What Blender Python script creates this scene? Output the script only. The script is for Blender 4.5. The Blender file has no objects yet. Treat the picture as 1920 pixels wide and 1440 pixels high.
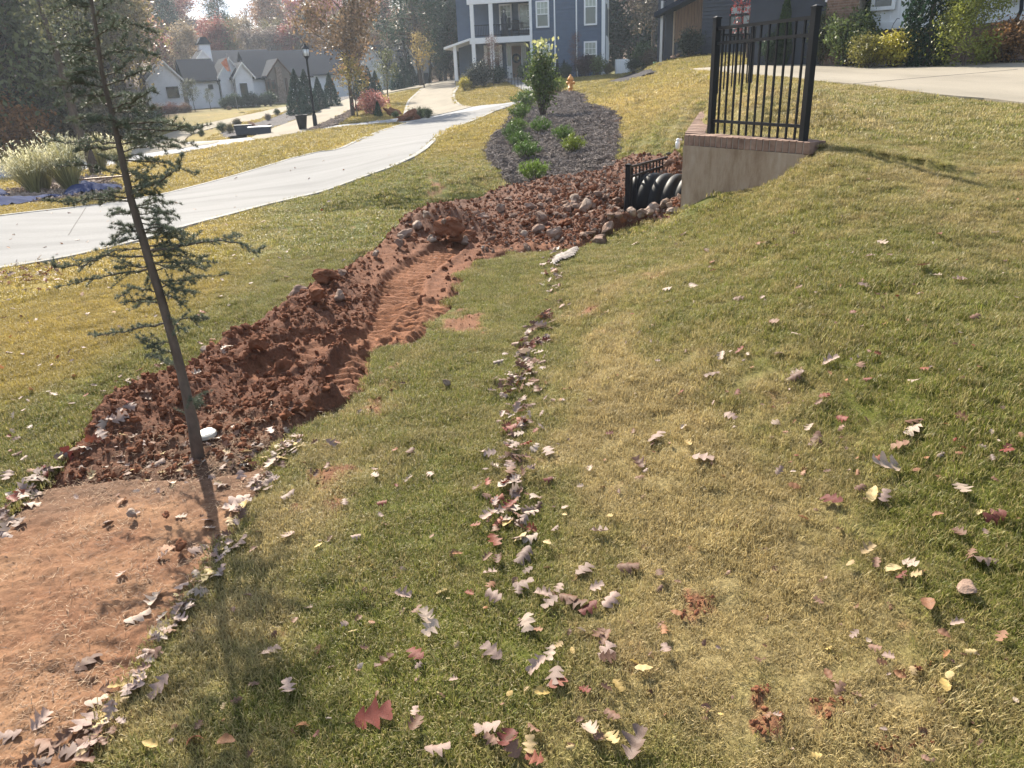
import bpy, bmesh, math, random
import numpy as np
from mathutils import Vector, Matrix, Euler, noise as mnoise
from mathutils.geometry import delaunay_2d_cdt
random.seed(7); rng = np.random.default_rng(7)
scene = bpy.context.scene
COL = scene.collection
rad = math.radians

# ------------------------------------------------------------------ camera
PITCH, ROLL, FPX = rad(22.2), rad(2.49), 1412.0      # the photo is 1920 x 1440
CF = np.array([0, math.cos(PITCH), -math.sin(PITCH)]); _R0 = np.array([1., 0, 0]); _U0 = np.array([0, math.sin(PITCH), math.cos(PITCH)])
CR = math.cos(ROLL)*_R0 - math.sin(ROLL)*_U0; CU = math.sin(ROLL)*_R0 + math.cos(ROLL)*_U0
CC = np.array([0, 0, 1.6])
cam = bpy.data.cameras.new('camera'); cam_o = bpy.data.objects.new('camera', cam); COL.objects.link(cam_o)
cam.sensor_width = 36; cam.lens = 36*FPX/1920; cam.clip_start = .05; cam.clip_end = 3000
m = Matrix.Identity(4)
for i in range(3):
    m[i][0] = CR[i]; m[i][1] = CU[i]; m[i][2] = -CF[i]; m[i][3] = CC[i]
cam_o.matrix_world = m
scene.camera = cam_o

# ------------------------------------------------------------------ light
SUN_AZ, SUN_EL = rad(-25), rad(37)
sdir = Vector((math.sin(SUN_AZ)*math.cos(SUN_EL), math.cos(SUN_AZ)*math.cos(SUN_EL), math.sin(SUN_EL)))
sl = bpy.data.lights.new('sun', 'SUN'); sl.energy = 5.0; sl.angle = rad(.55); sl.color = (1, .91, .77)
so = bpy.data.objects.new('sun', sl); COL.objects.link(so); so.rotation_euler = sdir.to_track_quat('Z', 'Y').to_euler()
world = bpy.data.worlds.new('World'); scene.world = world; world.use_nodes = True
nt = world.node_tree; nt.nodes.clear()
sky = nt.nodes.new('ShaderNodeTexSky'); sky.sky_type = 'NISHITA'; sky.sun_disc = False
sky.sun_elevation = SUN_EL; sky.sun_rotation = SUN_AZ; sky.dust_density = 1.6; sky.air_density = 1.0; sky.ozone_density = 1.2
wc = nt.nodes.new('ShaderNodeTexCoord'); wm = nt.nodes.new('ShaderNodeMapping'); wm.inputs['Scale'].default_value = (1.3, 1.3, 6)
wn = nt.nodes.new('ShaderNodeTexNoise'); wn.inputs['Scale'].default_value = 1.6; wn.inputs['Detail'].default_value = 7; wn.inputs['Roughness'].default_value = .55
wr = nt.nodes.new('ShaderNodeValToRGB'); wr.color_ramp.elements[0].position = .40; wr.color_ramp.elements[1].position = .62
wx = nt.nodes.new('ShaderNodeMixRGB'); wx.inputs[2].default_value = (3.3, 3.7, 4.3, 1)
bg = nt.nodes.new('ShaderNodeBackground'); bg.inputs['Strength'].default_value = .108
wo = nt.nodes.new('ShaderNodeOutputWorld'); L = nt.links.new
L(wc.outputs['Generated'], wm.inputs[0]); L(wm.outputs[0], wn.inputs[0]); L(wn.outputs[0], wr.inputs[0]); L(wr.outputs[0], wx.inputs[0])
L(sky.outputs[0], wx.inputs[1]); L(wx.outputs[0], bg.inputs[0]); L(bg.outputs[0], wo.inputs[0])
vs = scene.view_settings; vs.view_transform = 'Standard'; vs.look = 'None'; vs.gamma = 1; vs.exposure = 1.46; vs.use_curve_mapping = False
scene.cycles.max_bounces = 6; scene.cycles.transparent_max_bounces = 6; scene.cycles.volume_bounces = 1
HAZE = .0006

# ------------------------------------------------------------------ noise
def vnoise(x, y, seed=0):
    xi = np.floor(x).astype(np.int64); yi = np.floor(y).astype(np.int64); fx = x-xi; fy = y-yi
    fx = fx*fx*(3-2*fx); fy = fy*fy*(3-2*fy)
    def h(a, b):
        n = (a*374761393 + b*668265263 + seed*974711) & 0xffffffff
        n = ((n ^ (n >> 13))*1274126177) & 0xffffffff
        return ((n ^ (n >> 16)) & 0xffff)/65535.
    return (h(xi, yi)*(1-fx)+h(xi+1, yi)*fx)*(1-fy)+(h(xi, yi+1)*(1-fx)+h(xi+1, yi+1)*fx)*fy
def fbm(x, y, s, seed=0, o=4, g=.5):
    t = 0; a = 1; n = 0
    for i in range(o):
        t = t+a*vnoise(x*s, y*s, seed+i*17); n += a; a *= g; s *= 2.03
    return t/n
def billow(x, y, s, seed=0, o=3, g=.55):
    t = 0; a = 1; n = 0
    for i in range(o):
        t = t+a*np.abs(2*vnoise(x*s, y*s, seed+i*31)-1); n += a; a *= g; s *= 2.1
    return t/n
def sstep(a, b, x):
    t = np.clip((x-a)/(b-a), 0, 1); return t*t*(3-2*t)

# ------------------------------------------------------------------ terrain: smooth surface through surveyed points
def ray(u, v): return CF + CR*(u-960)/FPX - CU*(v-720)/FPX
def P(u, v, Y=None, z=None):
    d = ray(u, v); t = (Y/d[1]) if Y is not None else (z-1.6)/d[2]
    return CC + d*t
# (u, v, forward distance, height): one of the last two is given
CP=[
(960,1440,None,0),(500,1440,None,0),(0,1440,None,-.02),(1400,1440,None,.03),(1919,1440,None,.12),
(0,1150,None,-.04),(300,1000,None,-.05),(600,1150,None,-.01),(960,1150,None,0),(1400,1100,None,.05),(1900,1100,None,.22),
(1900,850,None,.34),(1500,850,None,.18),(1150,850,None,.03),(800,850,None,-.03),(500,880,None,-.06),(100,900,None,-.08),
(350,800,None,-.10),(370,858,None,-.07),(600,700,None,-.09),(100,700,None,-.03),(0,800,None,-.02),
(300,640,None,0.0),(0,600,None,-.05),(550,520,None,0.0),(750,560,None,-.10),(900,640,None,-.03),(1020,640,None,-.05),
(1200,640,None,.12),(1400,640,None,.28),(1650,640,None,.42),(1900,680,None,.46),
(1900,500,4,None),(1650,500,None,.55),(1400,500,None,.35),(1200,520,None,.12),(1050,500,None,-.06),(900,500,None,-.09),
(1100,462,None,-.04),(1000,400,None,-.12),(850,440,None,-.10),(740,440,None,-.02),(1000,345,12.3,None),(900,370,None,-.12),
(1180,400,9.6,None),(1160,330,11.5,None),(1270,385,9.0,None),(1250,327,10.6,None),(1250,290,11.2,None),(1225,350,10.2,None),
(1272,395,8.3,None),(1380,362,7.6,None),(1480,330,7.1,None),(1520,290,6.8,None),(1700,290,6.6,None),(1900,280,6.5,None),
(1400,225,8.6,None),(1320,225,9.8,None),(1250,250,12,None),(1330,180,14,None),(1220,200,17,None),(1600,200,10.3,None),(1800,230,8.3,None),
(1920,195,10,None),(1700,180,11.5,None),(1500,160,15,None),(1320,132,25,None),(1900,118,19,None),(1600,117,24,None),(1420,112,30,None),
(905,285,15.5,None),(950,230,20,None),(1000,290,14.8,None),(1080,250,17,None),(1150,260,15,None),(1110,190,30,None),(1070,172,37,None),(1170,200,20,None),
(1240,118,40,None),(1200,140,44,None),(1130,150,44,None),
(0,500,None,-.22),(0,405,None,-.3),(150,470,None,-.2),(300,425,None,-.2),(500,385,None,-.2),(600,360,None,-.22),(700,375,11.3,None),(800,350,12.5,None),(880,330,13,None),
(760,300,15.4,None),(590,283,21,None),(300,365,17,None),(850,240,25,None),(760,255,23,None),(960,200,36,None),(880,200,38,None),
(100,380,15.5,None),(0,370,17,None),(0,330,24,None),(300,285,30,None),(270,330,21,None),(550,248,34,None),(760,222,37,None),(300,300,27,None),
(30,295,34,None),(200,270,38,None),(250,285,33,None),(420,235,46,None),(545,205,58,None),(350,205,68,None),(270,215,66,None),(600,195,64,None),
(600,225,42,None),(700,190,55,None),(770,162,70,None),(805,157,82,None),(650,215,44,None),
(860,150,64,None),(820,200,43,None),(900,180,44,None),(1000,155,50,None),(1135,140,54,None),(1160,142,60,None),
]
X=[]
for u,v,Y,z in CP: X.append(P(u,v,Y,z))
EX=[(-3,-2,-.05),(0,-3,0),(3,-2,.3),(-6,2,-.1),(-10,4,-.25),(6,2,.9),(10,3,1.3),(-6,-6,-.2),(6,-6,.8),(16,8,1.6),(20,16,1.7),(-20,12,-.6),(-30,20,-1.2),
(-40,40,-1.4),(-45,65,-1.2),(30,30,2.2),(30,50,2.6),(12,60,2.2),(40,80,3),(-50,100,-.5),(-25,100,.6),(0,100,2.),(20,100,3),(0,-30,0),(-30,-20,-1),(30,-20,1.5)]
X=np.array(X+[np.array(e,float) for e in EX])
def warp(xy):
    # log-radial warp so near detail and far both smooth
    x,y=xy[...,0],xy[...,1]; rr=np.hypot(x,y+1.5)+.5; s=np.log(rr)/rr*6
    return np.stack([x*s,(y+1.5)*s],-1)
def _K(d2): return .5*d2*np.log(d2+1e-9)
WCP=warp(X[:,:2]);NCP=n=len(WCP)
D2=((WCP[:,None]-WCP[None])**2).sum(-1)
A=np.zeros((n+3,n+3));A[:n,:n]=_K(D2)+np.eye(n)*.06;A[:n,n]=1;A[:n,n+1:]=WCP;A[n,:n]=1;A[n+1:,:n]=WCP.T
_sol=np.linalg.solve(A,np.r_[X[:,2],0,0,0])
def height0(xy):
    xy=np.asarray(xy,float);sh=xy.shape[:-1];q=xy.reshape(-1,2)
    out=np.empty(len(q))
    for i in range(0,len(q),20000):
        c=q[i:i+20000].copy(); rr=np.hypot(c[:,0],c[:,1]); k=np.minimum(1,115/np.maximum(rr,1e-6)); c*=k[:,None]
        w=warp(c); d=((w[:,None]-WCP[None])**2).sum(-1)
        out[i:i+20000]=_K(d)@_sol[:NCP]+_sol[NCP]+w@_sol[NCP+1:]
    return out.reshape(sh)
# the retaining wall: front face from A to B, second leg from A back to Lg
WA = np.array([1.93, 8.3]); WB = np.array([2.70, 6.9]); WL = np.array([3.28, 13.0]); CAPZ = .96
def sd_line(xy, a, b):   # signed distance, positive on the right of a->b
    d = (b-a)/np.linalg.norm(b-a); return (xy[..., 0]-a[0])*d[1]-(xy[..., 1]-a[1])*d[0]
def height(xy):
    xy = np.asarray(xy, float); h = height0(xy); h = h+sstep(98, 175, np.hypot(xy[..., 0], xy[..., 1]))*9
    f = -sd_line(xy, WA, WB)      # behind the front face
    l = sd_line(xy, WA, WL)       # right of the leg
    ins = (f > .1) & (l > .1) & (xy[..., 1] < 14.5)
    dd = np.minimum(f, l); dB = (xy[..., 0]-WB[0])
    t = .93+.0*dd
    w = ins*sstep(1.0, .2, dB)*sstep(14.5, 12.6, xy[..., 1])
    h = np.where(h < t, h*(1-w)+t*w, h)
    # ground outside the wall stays below the cap
    h = h-.34*np.exp(-(((xy[..., 0]+1.7)/1.25)**2+((xy[..., 1]-11.6)/.75)**2))   # grassy hollow beside the driveway
    out = (f > -.7) & (f < .1) & (xy[..., 0] > 1.7) & (xy[..., 0] < 2.75)
    h = np.where(out, np.minimum(h, .90), h)
    l2 = (l > -1.0) & (l < .1) & (xy[..., 1] > 8.2) & (xy[..., 1] < 13)
    h = np.where(l2, np.minimum(h, .16+np.clip(xy[..., 1]-9.5, 0, 9)*.25), h)
    return h
def hz(x, y): return float(height(np.array([[x, y]]))[0])
_ts = np.exp(np.linspace(math.log(.5), math.log(170), 500))
def hit(u, v):
    """point where the sight line meets the ground"""
    d = ray(u, v)
    if d[1] <= 0: d = d.copy(); d[1] = 1e-3
    d = d/d[1]; p = CC+_ts[:, None]*d; g = height(p[:, :2]); b = p[:, 2] < g
    if not b.any(): return None
    i = max(1, int(b.argmax())); a0 = p[i-1, 2]-g[i-1]; a1 = g[i]-p[i, 2]
    t = _ts[i-1]+(_ts[i]-_ts[i-1])*a0/(a0+a1+1e-9); q = CC+t*d
    q[2] = hz(q[0], q[1]); return q
def shit(u, v):
    """like hit, but on the heaped soil where there is some"""
    q = hit(u, v)
    for _ in range(5):
        s1 = sdf(soil_p, np.array([q[:2]]))
        if s1[0] < .03: return q
        z = float(soil_z(q[:1], q[1:2], height(np.array([q[:2]])), s1)[0]); q2 = P(u, v, z=z); q = np.array([*(q[:2]*.4+q2[:2]*.6), z])
    return q
def poly(pts):
    out = []
    for u, v in pts:
        q = hit(u, v)
        if q is not None: out.append(q[:2])
    return np.array(out)
def dens(pl, n=3, closed=True):
    """smooth a world polygon (Catmull-Rom)"""
    N = len(pl); out = []
    for i in range(N):
        p0, p1, p2, p3 = pl[(i-1) % N], pl[i], pl[(i+1) % N], pl[(i+2) % N]
        if not closed and i == N-1: out.append(p1); break
        if not closed: p0 = pl[max(i-1, 0)]; p3 = pl[min(i+2, N-1)]
        for k in range(n):
            t = k/n; c = .5*((2*p1)+(-p0+p2)*t+(2*p0-5*p1+4*p2-p3)*t*t+(-p0+3*p1-3*p2+p3)*t**3)
            lim = (p1*(1-t)+p2*t); out.append(lim*.35+c*.65)
    return np.array(out)
def sdf(pl, xy):
    """signed distance to a polygon, positive inside"""
    x, y = xy[:, 0], xy[:, 1]; best = np.full(len(xy), 1e9); ins = np.zeros(len(xy), bool)
    lo = pl.min(0)-2; hi = pl.max(0)+2
    sel = (x > lo[0]) & (x < hi[0]) & (y > lo[1]) & (y < hi[1])
    xs, ys = x[sel], y[sel]; b = np.full(len(xs), 1e9); k = np.zeros(len(xs), bool); N = len(pl)
    for i in range(N):
        a = pl[i]; c = pl[(i+1) % N]; e = c-a; L2 = e@e+1e-12
        t = np.clip(((xs-a[0])*e[0]+(ys-a[1])*e[1])/L2, 0, 1)
        b = np.minimum(b, (xs-a[0]-t*e[0])**2+(ys-a[1]-t*e[1])**2)
        c1 = (a[1] > ys) != (c[1] > ys)
        k ^= c1 & (xs < (c[0]-a[0])*(ys-a[1])/(c[1]-a[1]+1e-12)+a[0])
    d = np.sqrt(b); d = np.where(k, d, -d); best[:] = -9; best[sel] = d
    return best

# ------------------------------------------------------------------ object helpers
def tag(o, label=None, cat=None, group=None, kind=None):
    if label: o['label'] = label
    if cat: o['category'] = cat
    if group: o['group'] = group
    if kind: o['kind'] = kind
    return o
def empty(name, loc, rz=0, label=None, cat=None, group=None):
    o = bpy.data.objects.new(name, None); COL.objects.link(o); o.location = loc; o.rotation_euler = (0, 0, rz); o.empty_display_size = .2
    return tag(o, label, cat, group)
def mk(name, me, parent=None, mat=None, loc=None, rot=None, scale=None, link=True):
    o = bpy.data.objects.new(name, me)
    if link: COL.objects.link(o)
    if mat is not None:
        for mm in (mat if isinstance(mat, (list, tuple)) else [mat]):
            if len(me.materials) < (len(mat) if isinstance(mat, (list, tuple)) else 1): me.materials.append(mm)
    if parent: o.parent = parent
    if loc is not None: o.location = loc
    if rot is not None: o.rotation_euler = rot
    if scale is not None: o.scale = scale if hasattr(scale, '__len__') else (scale,)*3
    return o
def npmesh(name, V, Fq, smooth=False, col=None, k=4):
    V = np.asarray(V, np.float32); Fq = np.asarray(Fq, np.int32); me = bpy.data.meshes.new(name)
    me.vertices.add(len(V)); me.vertices.foreach_set('co', V.ravel())
    me.loops.add(Fq.size); me.loops.foreach_set('vertex_index', Fq.ravel())
    me.polygons.add(len(Fq)); me.polygons.foreach_set('loop_start', np.arange(0, Fq.size, k, dtype=np.int32)); 
    if smooth: me.polygons.foreach_set('use_smooth', np.ones(len(Fq), bool))
    if col is not None:
        a = me.color_attributes.new('gcol', 'FLOAT_COLOR', 'POINT'); c = np.ones((len(V), 4), np.float32); c[:, :3] = col; a.data.foreach_set('color', c.ravel())
    me.update(calc_edges=True); me.validate(); return me
class MB:
    """collects plain shapes into one mesh"""
    def __init__(s): s.v = []; s.f = []; s.m = []; s.mi = 0
    def add(s, vs, fs):
        b = len(s.v); s.v += [tuple(q) for q in vs]; s.f += [tuple(i+b for i in f) for f in fs]; s.m += [s.mi]*len(fs)
    def box(s, x0, x1, y0, y1, z0, z1, M=None):
        vs = [Vector((x, y, z)) for z in (z0, z1) for y in (y0, y1) for x in (x0, x1)]
        if M is not None: vs = [M @ q for q in vs]
        s.add(vs, [(0, 2, 3, 1), (4, 5, 7, 6), (0, 1, 5, 4), (1, 3, 7, 5), (3, 2, 6, 7), (2, 0, 4, 6)])
    def bar(s, a, b, w, d=None, up=(0, 0, 1)):
        a = Vector(a); b = Vector(b); d = d or w; z = (b-a); ln = z.length; z.normalize(); x = z.cross(Vector(up))
        if x.length < 1e-4: x = z.cross(Vector((0, 1, 0)))
        x.normalize(); y = z.cross(x); M = Matrix(((x.x, y.x, z.x, a.x), (x.y, y.y, z.y, a.y), (x.z, y.z, z.z, a.z), (0, 0, 0, 1)))
        s.box(-w/2, w/2, -d/2, d/2, 0, ln, M)
    def tube(s, pts, rs, n=8, cap=True):
        pts = [Vector(q) for q in pts]; rings = []; b = len(s.v); vs = []; fs = []
        if not hasattr(rs, '__len__'): rs = [rs]*len(pts)
        ref = Vector((.3, .9, .1))
        for i, q in enumerate(pts):
            t = (pts[min(i+1, len(pts)-1)]-pts[max(i-1, 0)]); t.normalize(); x = t.cross(ref)
            if x.length < .05: x = t.cross(Vector((1, 0, 0)))
            x.normalize(); y = t.cross(x)
            for k in range(n):
                a = 2*math.pi*k/n; vs.append(q+(x*math.cos(a)+y*math.sin(a))*rs[i])
        for i in range(len(pts)-1):
            for k in range(n): fs.append((i*n+k, i*n+(k+1) % n, (i+1)*n+(k+1) % n, (i+1)*n+k))
        if cap: fs += [tuple(range(n))[::-1], tuple(range((len(pts)-1)*n, len(pts)*n))]
        s.add(vs, fs)
    def lathe(s, prof, n=16, M=None):
        vs = []; fs = []
        for r_, z in prof:
            for k in range(n):
                a = 2*math.pi*k/n; q = Vector((r_*math.cos(a), r_*math.sin(a), z)); vs.append(M @ q if M is not None else q)
        for i in range(len(prof)-1):
            for k in range(n): fs.append((i*n+k, i*n+(k+1) % n, (i+1)*n+(k+1) % n, (i+1)*n+k))
        fs += [tuple(range(n))[::-1], tuple(range((len(prof)-1)*n, len(prof)*n))]
        s.add(vs, fs)
    def prism(s, pts, y0, y1):
        """polygon in x,z extruded along y"""
        n = len(pts); vs = [(x, y0, z) for x, z in pts]+[(x, y1, z) for x, z in pts]
        fs = [tuple(range(n)), tuple(range(n, 2*n))[::-1]]+[(i, (i+1) % n, (i+1) % n+n, i+n) for i in range(n)]
        s.add(vs, fs)
    def mesh(s, name, smooth=False):
        me = bpy.data.meshes.new(name); me.from_pydata(s.v, [], s.f)
        if smooth: me.polygons.foreach_set('use_smooth', [True]*len(s.f))
        if any(s.m): me.polygons.foreach_set('material_index', s.m)
        bm = bmesh.new(); bm.from_mesh(me); bmesh.ops.recalc_face_normals(bm, faces=bm.faces); bm.to_mesh(me); bm.free()
        me.update(); return me
    def build(s, name, mat, parent=None, smooth=False, **k):
        return mk(name, s.mesh(name, smooth), parent, mat, **k)
def copy_tree(o, parent=None):
    c = o.copy(); COL.objects.link(c); c.parent = parent
    for ch in list(o.children): copy_tree(ch, c)
    return c

# ------------------------------------------------------------------ materials
def newmat(name):
    mt = bpy.data.materials.new(name); mt.use_nodes = True; t = mt.node_tree; b = t.nodes['Principled BSDF']; return mt, t, b
def nz(t, scale, detail=4, rough=.55, vec=None, coord='Object', stretch=None):
    n = t.nodes.new('ShaderNodeTexNoise'); n.inputs['Scale'].default_value = scale; n.inputs['Detail'].default_value = detail; n.inputs['Roughness'].default_value = rough
    if coord == 'World': g = t.nodes.new('ShaderNodeNewGeometry'); src = g.outputs['Position']
    else: g = t.nodes.new('ShaderNodeTexCoord'); src = g.outputs[coord]
    if stretch:
        mp = t.nodes.new('ShaderNodeMapping'); mp.inputs['Scale'].default_value = stretch; t.links.new(src, mp.inputs[0]); src = mp.outputs[0]
    t.links.new(src, n.inputs[0]); return n
def ramp(t, src, stops):
    r_ = t.nodes.new('ShaderNodeValToRGB'); e = r_.color_ramp.elements
    e[0].position = stops[0][0]; e[0].color = (*stops[0][1], 1); e[1].position = stops[-1][0]; e[1].color = (*stops[-1][1], 1)
    for p_, c in stops[1:-1]: q = e.new(p_); q.color = (*c, 1)
    t.links.new(src, r_.inputs[0]); return r_
def simple(name, col, rough=.7, var=.18, scale=6., bump=.15, bscale=None, metal=0, coord='Object', spec=.4, stretch=None, col2=None, bdist=.01):
    mt, t, b = newmat(name); n = nz(t, scale, 6, .6, coord=coord, stretch=stretch)
    c = np.array(col); c2 = np.array(col2) if col2 is not None else c*(1+var)
    r_ = ramp(t, n.outputs[0], [(.3, tuple(c*(1-var))), (.7, tuple(np.minimum(c2, 1)))])
    t.links.new(r_.outputs[0], b.inputs['Base Color']); b.inputs['Roughness'].default_value = rough; b.inputs['Metallic'].default_value = metal
    b.inputs['Specular IOR Level'].default_value = spec
    if bump:
        n2 = nz(t, bscale or scale*6, 5, .65, coord=coord, stretch=stretch); bp = t.nodes.new('ShaderNodeBump'); bp.inputs['Strength'].default_value = bump; bp.inputs['Distance'].default_value = bdist
        t.links.new(n2.outputs[0], bp.inputs['Height']); t.links.new(bp.outputs[0], b.inputs['Normal'])
    return mt
def leafmat(name, rough=.55, trans=.35, island=.35, usecol='OBJECT', vein=False, spec=.3):
    """leaf / blade: the colour comes from the object or the instance; part of the light passes through"""
    mt, t, b = newmat(name); out = t.nodes['Material Output']
    if usecol == 'OBJECT': oi = t.nodes.new('ShaderNodeObjectInfo'); csrc = oi.outputs['Color']
    elif usecol == 'INST':
        at = t.nodes.new('ShaderNodeAttribute'); at.attribute_type = 'INSTANCER'; at.attribute_name = 'gc'; csrc = at.outputs['Color']
    else:
        at = t.nodes.new('ShaderNodeAttribute'); at.attribute_name = 'gcol'; csrc = at.outputs['Color']
    g = t.nodes.new('ShaderNodeNewGeometry'); mr = t.nodes.new('ShaderNodeMapRange'); mr.inputs[3].default_value = 1-island; mr.inputs[4].default_value = 1+island
    t.links.new(g.outputs['Random Per Island'], mr.inputs[0])
    mul = t.nodes.new('ShaderNodeVectorMath'); mul.operation = 'SCALE'; t.links.new(csrc, mul.inputs[0]); t.links.new(mr.outputs[0], mul.inputs['Scale'])
    cs = mul.outputs[0]
    if vein:
        n = nz(t, 55, 4, .6, coord='Object'); r_ = ramp(t, n.outputs[0], [(.35, (.72, .68, .64)), (.6, (1.06, 1.04, 1.02))])
        m2 = t.nodes.new('ShaderNodeVectorMath'); m2.operation = 'MULTIPLY'; t.links.new(cs, m2.inputs[0]); t.links.new(r_.outputs[0], m2.inputs[1]); cs = m2.outputs[0]
        bp = t.nodes.new('ShaderNodeBump'); bp.inputs['Strength'].default_value = .35; bp.inputs['Distance'].default_value = .002; t.links.new(n.outputs[0], bp.inputs['Height']); t.links.new(bp.outputs[0], b.inputs['Normal'])
    if usecol == 'INST':
        rp = t.nodes.new('ShaderNodeMath'); rp.operation = 'FRACT'; mu = t.nodes.new('ShaderNodeMath'); mu.operation = 'MULTIPLY'; mu.inputs[1].default_value = 13.7; t.links.new(g.outputs['Random Per Island'], mu.inputs[0]); t.links.new(mu.outputs[0], rp.inputs[0])
        rs = ramp(t, rp.outputs[0], [(.62, (0, 0, 0)), (.82, (.75, .75, .75))]); mxc = t.nodes.new('ShaderNodeMixRGB'); mxc.inputs[2].default_value = (.42, .33, .155, 1); t.links.new(rs.outputs[0], mxc.inputs[0]); t.links.new(cs, mxc.inputs[1]); cs = mxc.outputs[0]
    t.links.new(cs, b.inputs['Base Color']); b.inputs['Roughness'].default_value = rough; b.inputs['Specular IOR Level'].default_value = spec
    tr = t.nodes.new('ShaderNodeBsdfTranslucent'); t.links.new(cs, tr.inputs[0]); mx = t.nodes.new('ShaderNodeMixShader'); mx.inputs[0].default_value = trans
    t.links.new(b.outputs[0], mx.inputs[1]); t.links.new(tr.outputs[0], mx.inputs[2]); t.links.new(mx.outputs[0], out.inputs[0]); return mt
def groundmat(name, stops, fine=90, bump=.6, bdist=.012, far=12, sp=.2, rough=.95):
    """vertex colour x fine noise + relief"""
    mt, t, b = newmat(name); at = t.nodes.new('ShaderNodeAttribute'); at.attribute_name = 'gcol'
    n1 = nz(t, fine, 5, .7, coord='World'); r1 = ramp(t, n1.outputs[0], stops)
    n2 = nz(t, far, 6, .65, coord='World'); r2 = ramp(t, n2.outputs[0], [(.3, (.72, .72, .72)), (.7, (1.25, 1.25, 1.25))])
    m1 = t.nodes.new('ShaderNodeVectorMath'); m1.operation = 'MULTIPLY'; t.links.new(at.outputs['Color'], m1.inputs[0]); t.links.new(r1.outputs[0], m1.inputs[1])
    m2 = t.nodes.new('ShaderNodeVectorMath'); m2.operation = 'MULTIPLY'; t.links.new(m1.outputs[0], m2.inputs[0]); t.links.new(r2.outputs[0], m2.inputs[1])
    t.links.new(m2.outputs[0], b.inputs['Base Color']); b.inputs['Roughness'].default_value = rough; b.inputs['Specular IOR Level'].default_value = sp
    ad = t.nodes.new('ShaderNodeMath'); ad.operation = 'ADD'; t.links.new(n1.outputs[0], ad.inputs[0]); t.links.new(n2.outputs[0], ad.inputs[1])
    bp = t.nodes.new('ShaderNodeBump'); bp.inputs['Strength'].default_value = bump; bp.inputs['Distance'].default_value = bdist
    t.links.new(ad.outputs[0], bp.inputs['Height']); t.links.new(bp.outputs[0], b.inputs['Normal']); return mt
M = {}
M['lawn'] = groundmat('lawn_ground', [(.3, (.55, .55, .5)), (.7, (1.35, 1.35, 1.3))], 85, .8, .02, 9)
M['soil'] = groundmat('soil', [(.3, (.6, .58, .56)), (.72, (1.3, 1.3, 1.3))], 70, .9, .012, 14)
M['clay'] = groundmat('clay', [(.3, (.72, .7, .68)), (.7, (1.2, 1.2, 1.2))], 120, .7, .006, 16)
M['mulch'] = groundmat('mulch', [(.3, (.35, .34, .33)), (.7, (1.7, 1.68, 1.66))], 38, 1., .03, 11)
M['grass'] = leafmat('grass_blade', .5, .38, .38, 'INST')
M['leaf'] = leafmat('dead_leaf', .6, .22, .0, 'OBJECT', vein=True)
M['leafv'] = leafmat('dead_leaf_litter', .6, .22, .25, 'VERT')
M['foliage'] = leafmat('foliage', .5, .35, .45, 'OBJECT')
M['needle'] = leafmat('needle', .5, .2, .3, 'OBJECT')
M['bark'] = simple('bark', (.075, .055, .042), .9, .45, 9, .6, 45, stretch=(1, 1, .35))
M['barkc'] = simple('young_bark', (.11, .085, .068), .85, .4, 20, .5, 120, stretch=(1, 1, .4))
M['black'] = simple('black_powder_coat', (.006, .0065, .009), .5, .15, 40, .03, 200, spec=.2)
M['pipe'] = simple('black_corrugated_plastic', (.008, .008, .009), .5, .3, 12, .05, 100, spec=.15)
M['white'] = simple('white_paint', (.78, .78, .77), .55, .04, 4, .05)
M['whites'] = simple('white_siding', (.80, .81, .83), .6, .05, 3, .05)
M['blue'] = simple('slate_blue_siding', (.075, .105, .158), .6, .08, 3, .06)
M['roof'] = simple('charcoal_shingle', (.012, .019, .036), .95, .3, 14, .3, 30, spec=.08)
M['dark'] = simple('charcoal_siding', (.03, .036, .05), .65, .12, 4, .08)
M['wood'] = simple('stained_wood', (.20, .12, .07), .65, .35, 5, .15, 40, stretch=(4, 4, .3))
M['woodd'] = simple('brown_wood', (.10, .06, .042), .7, .3, 5, .15, 40, stretch=(4, 4, .3))
M['glass'] = simple('window_glass', (.035, .045, .05), .06, .3, 1.2, 0, spec=.9)
M['glassl'] = simple('window_glass_with_blind', (.30, .33, .28), .15, .25, 3, 0, spec=.9)
M['metal'] = simple('galvanised_metal', (.4, .41, .42), .4, .1, 20, .02, metal=.8)
M['asphalt'] = simple('pale_asphalt', (.21, .214, .222), .9, .12, 1.2, .2, 60, coord='World')
M['asphaltd'] = simple('dark_joint', (.09, .085, .08), .95, .2, 9, 0, coord='World')
def concrete(name, c, streak=(.6, 3, 1)):
    mt, t, b = newmat(name); c = np.array(c)
    n = nz(t, .55, 7, .62, coord='World', stretch=streak); r_ = ramp(t, n.outputs[0], [(.28, tuple(c*.78)), (.5, tuple(c)), (.72, tuple(c*1.12))])
    n3 = nz(t, 35, 4, .6, coord='World'); r3 = ramp(t, n3.outputs[0], [(.3, (.9, .9, .9)), (.7, (1.06, 1.06, 1.05))])
    mm = t.nodes.new('ShaderNodeVectorMath'); mm.operation = 'MULTIPLY'; t.links.new(r_.outputs[0], mm.inputs[0]); t.links.new(r3.outputs[0], mm.inputs[1])
    t.links.new(mm.outputs[0], b.inputs['Base Color']); b.inputs['Roughness'].default_value = .95; b.inputs['Specular IOR Level'].default_value = .12
    bp = t.nodes.new('ShaderNodeBump'); bp.inputs['Strength'].default_value = .25; bp.inputs['Distance'].default_value = .004; t.links.new(n3.outputs[0], bp.inputs['Height']); t.links.new(bp.outputs[0], b.inputs['Normal']); return mt
M['conc'] = concrete('broomed_concrete', (.205, .203, .20)); M['conc2'] = concrete('warm_concrete', (.245, .218, .174), (1.5, .5, 1)); M['edge'] = concrete('concrete_edge', (.30, .29, .27))
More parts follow.
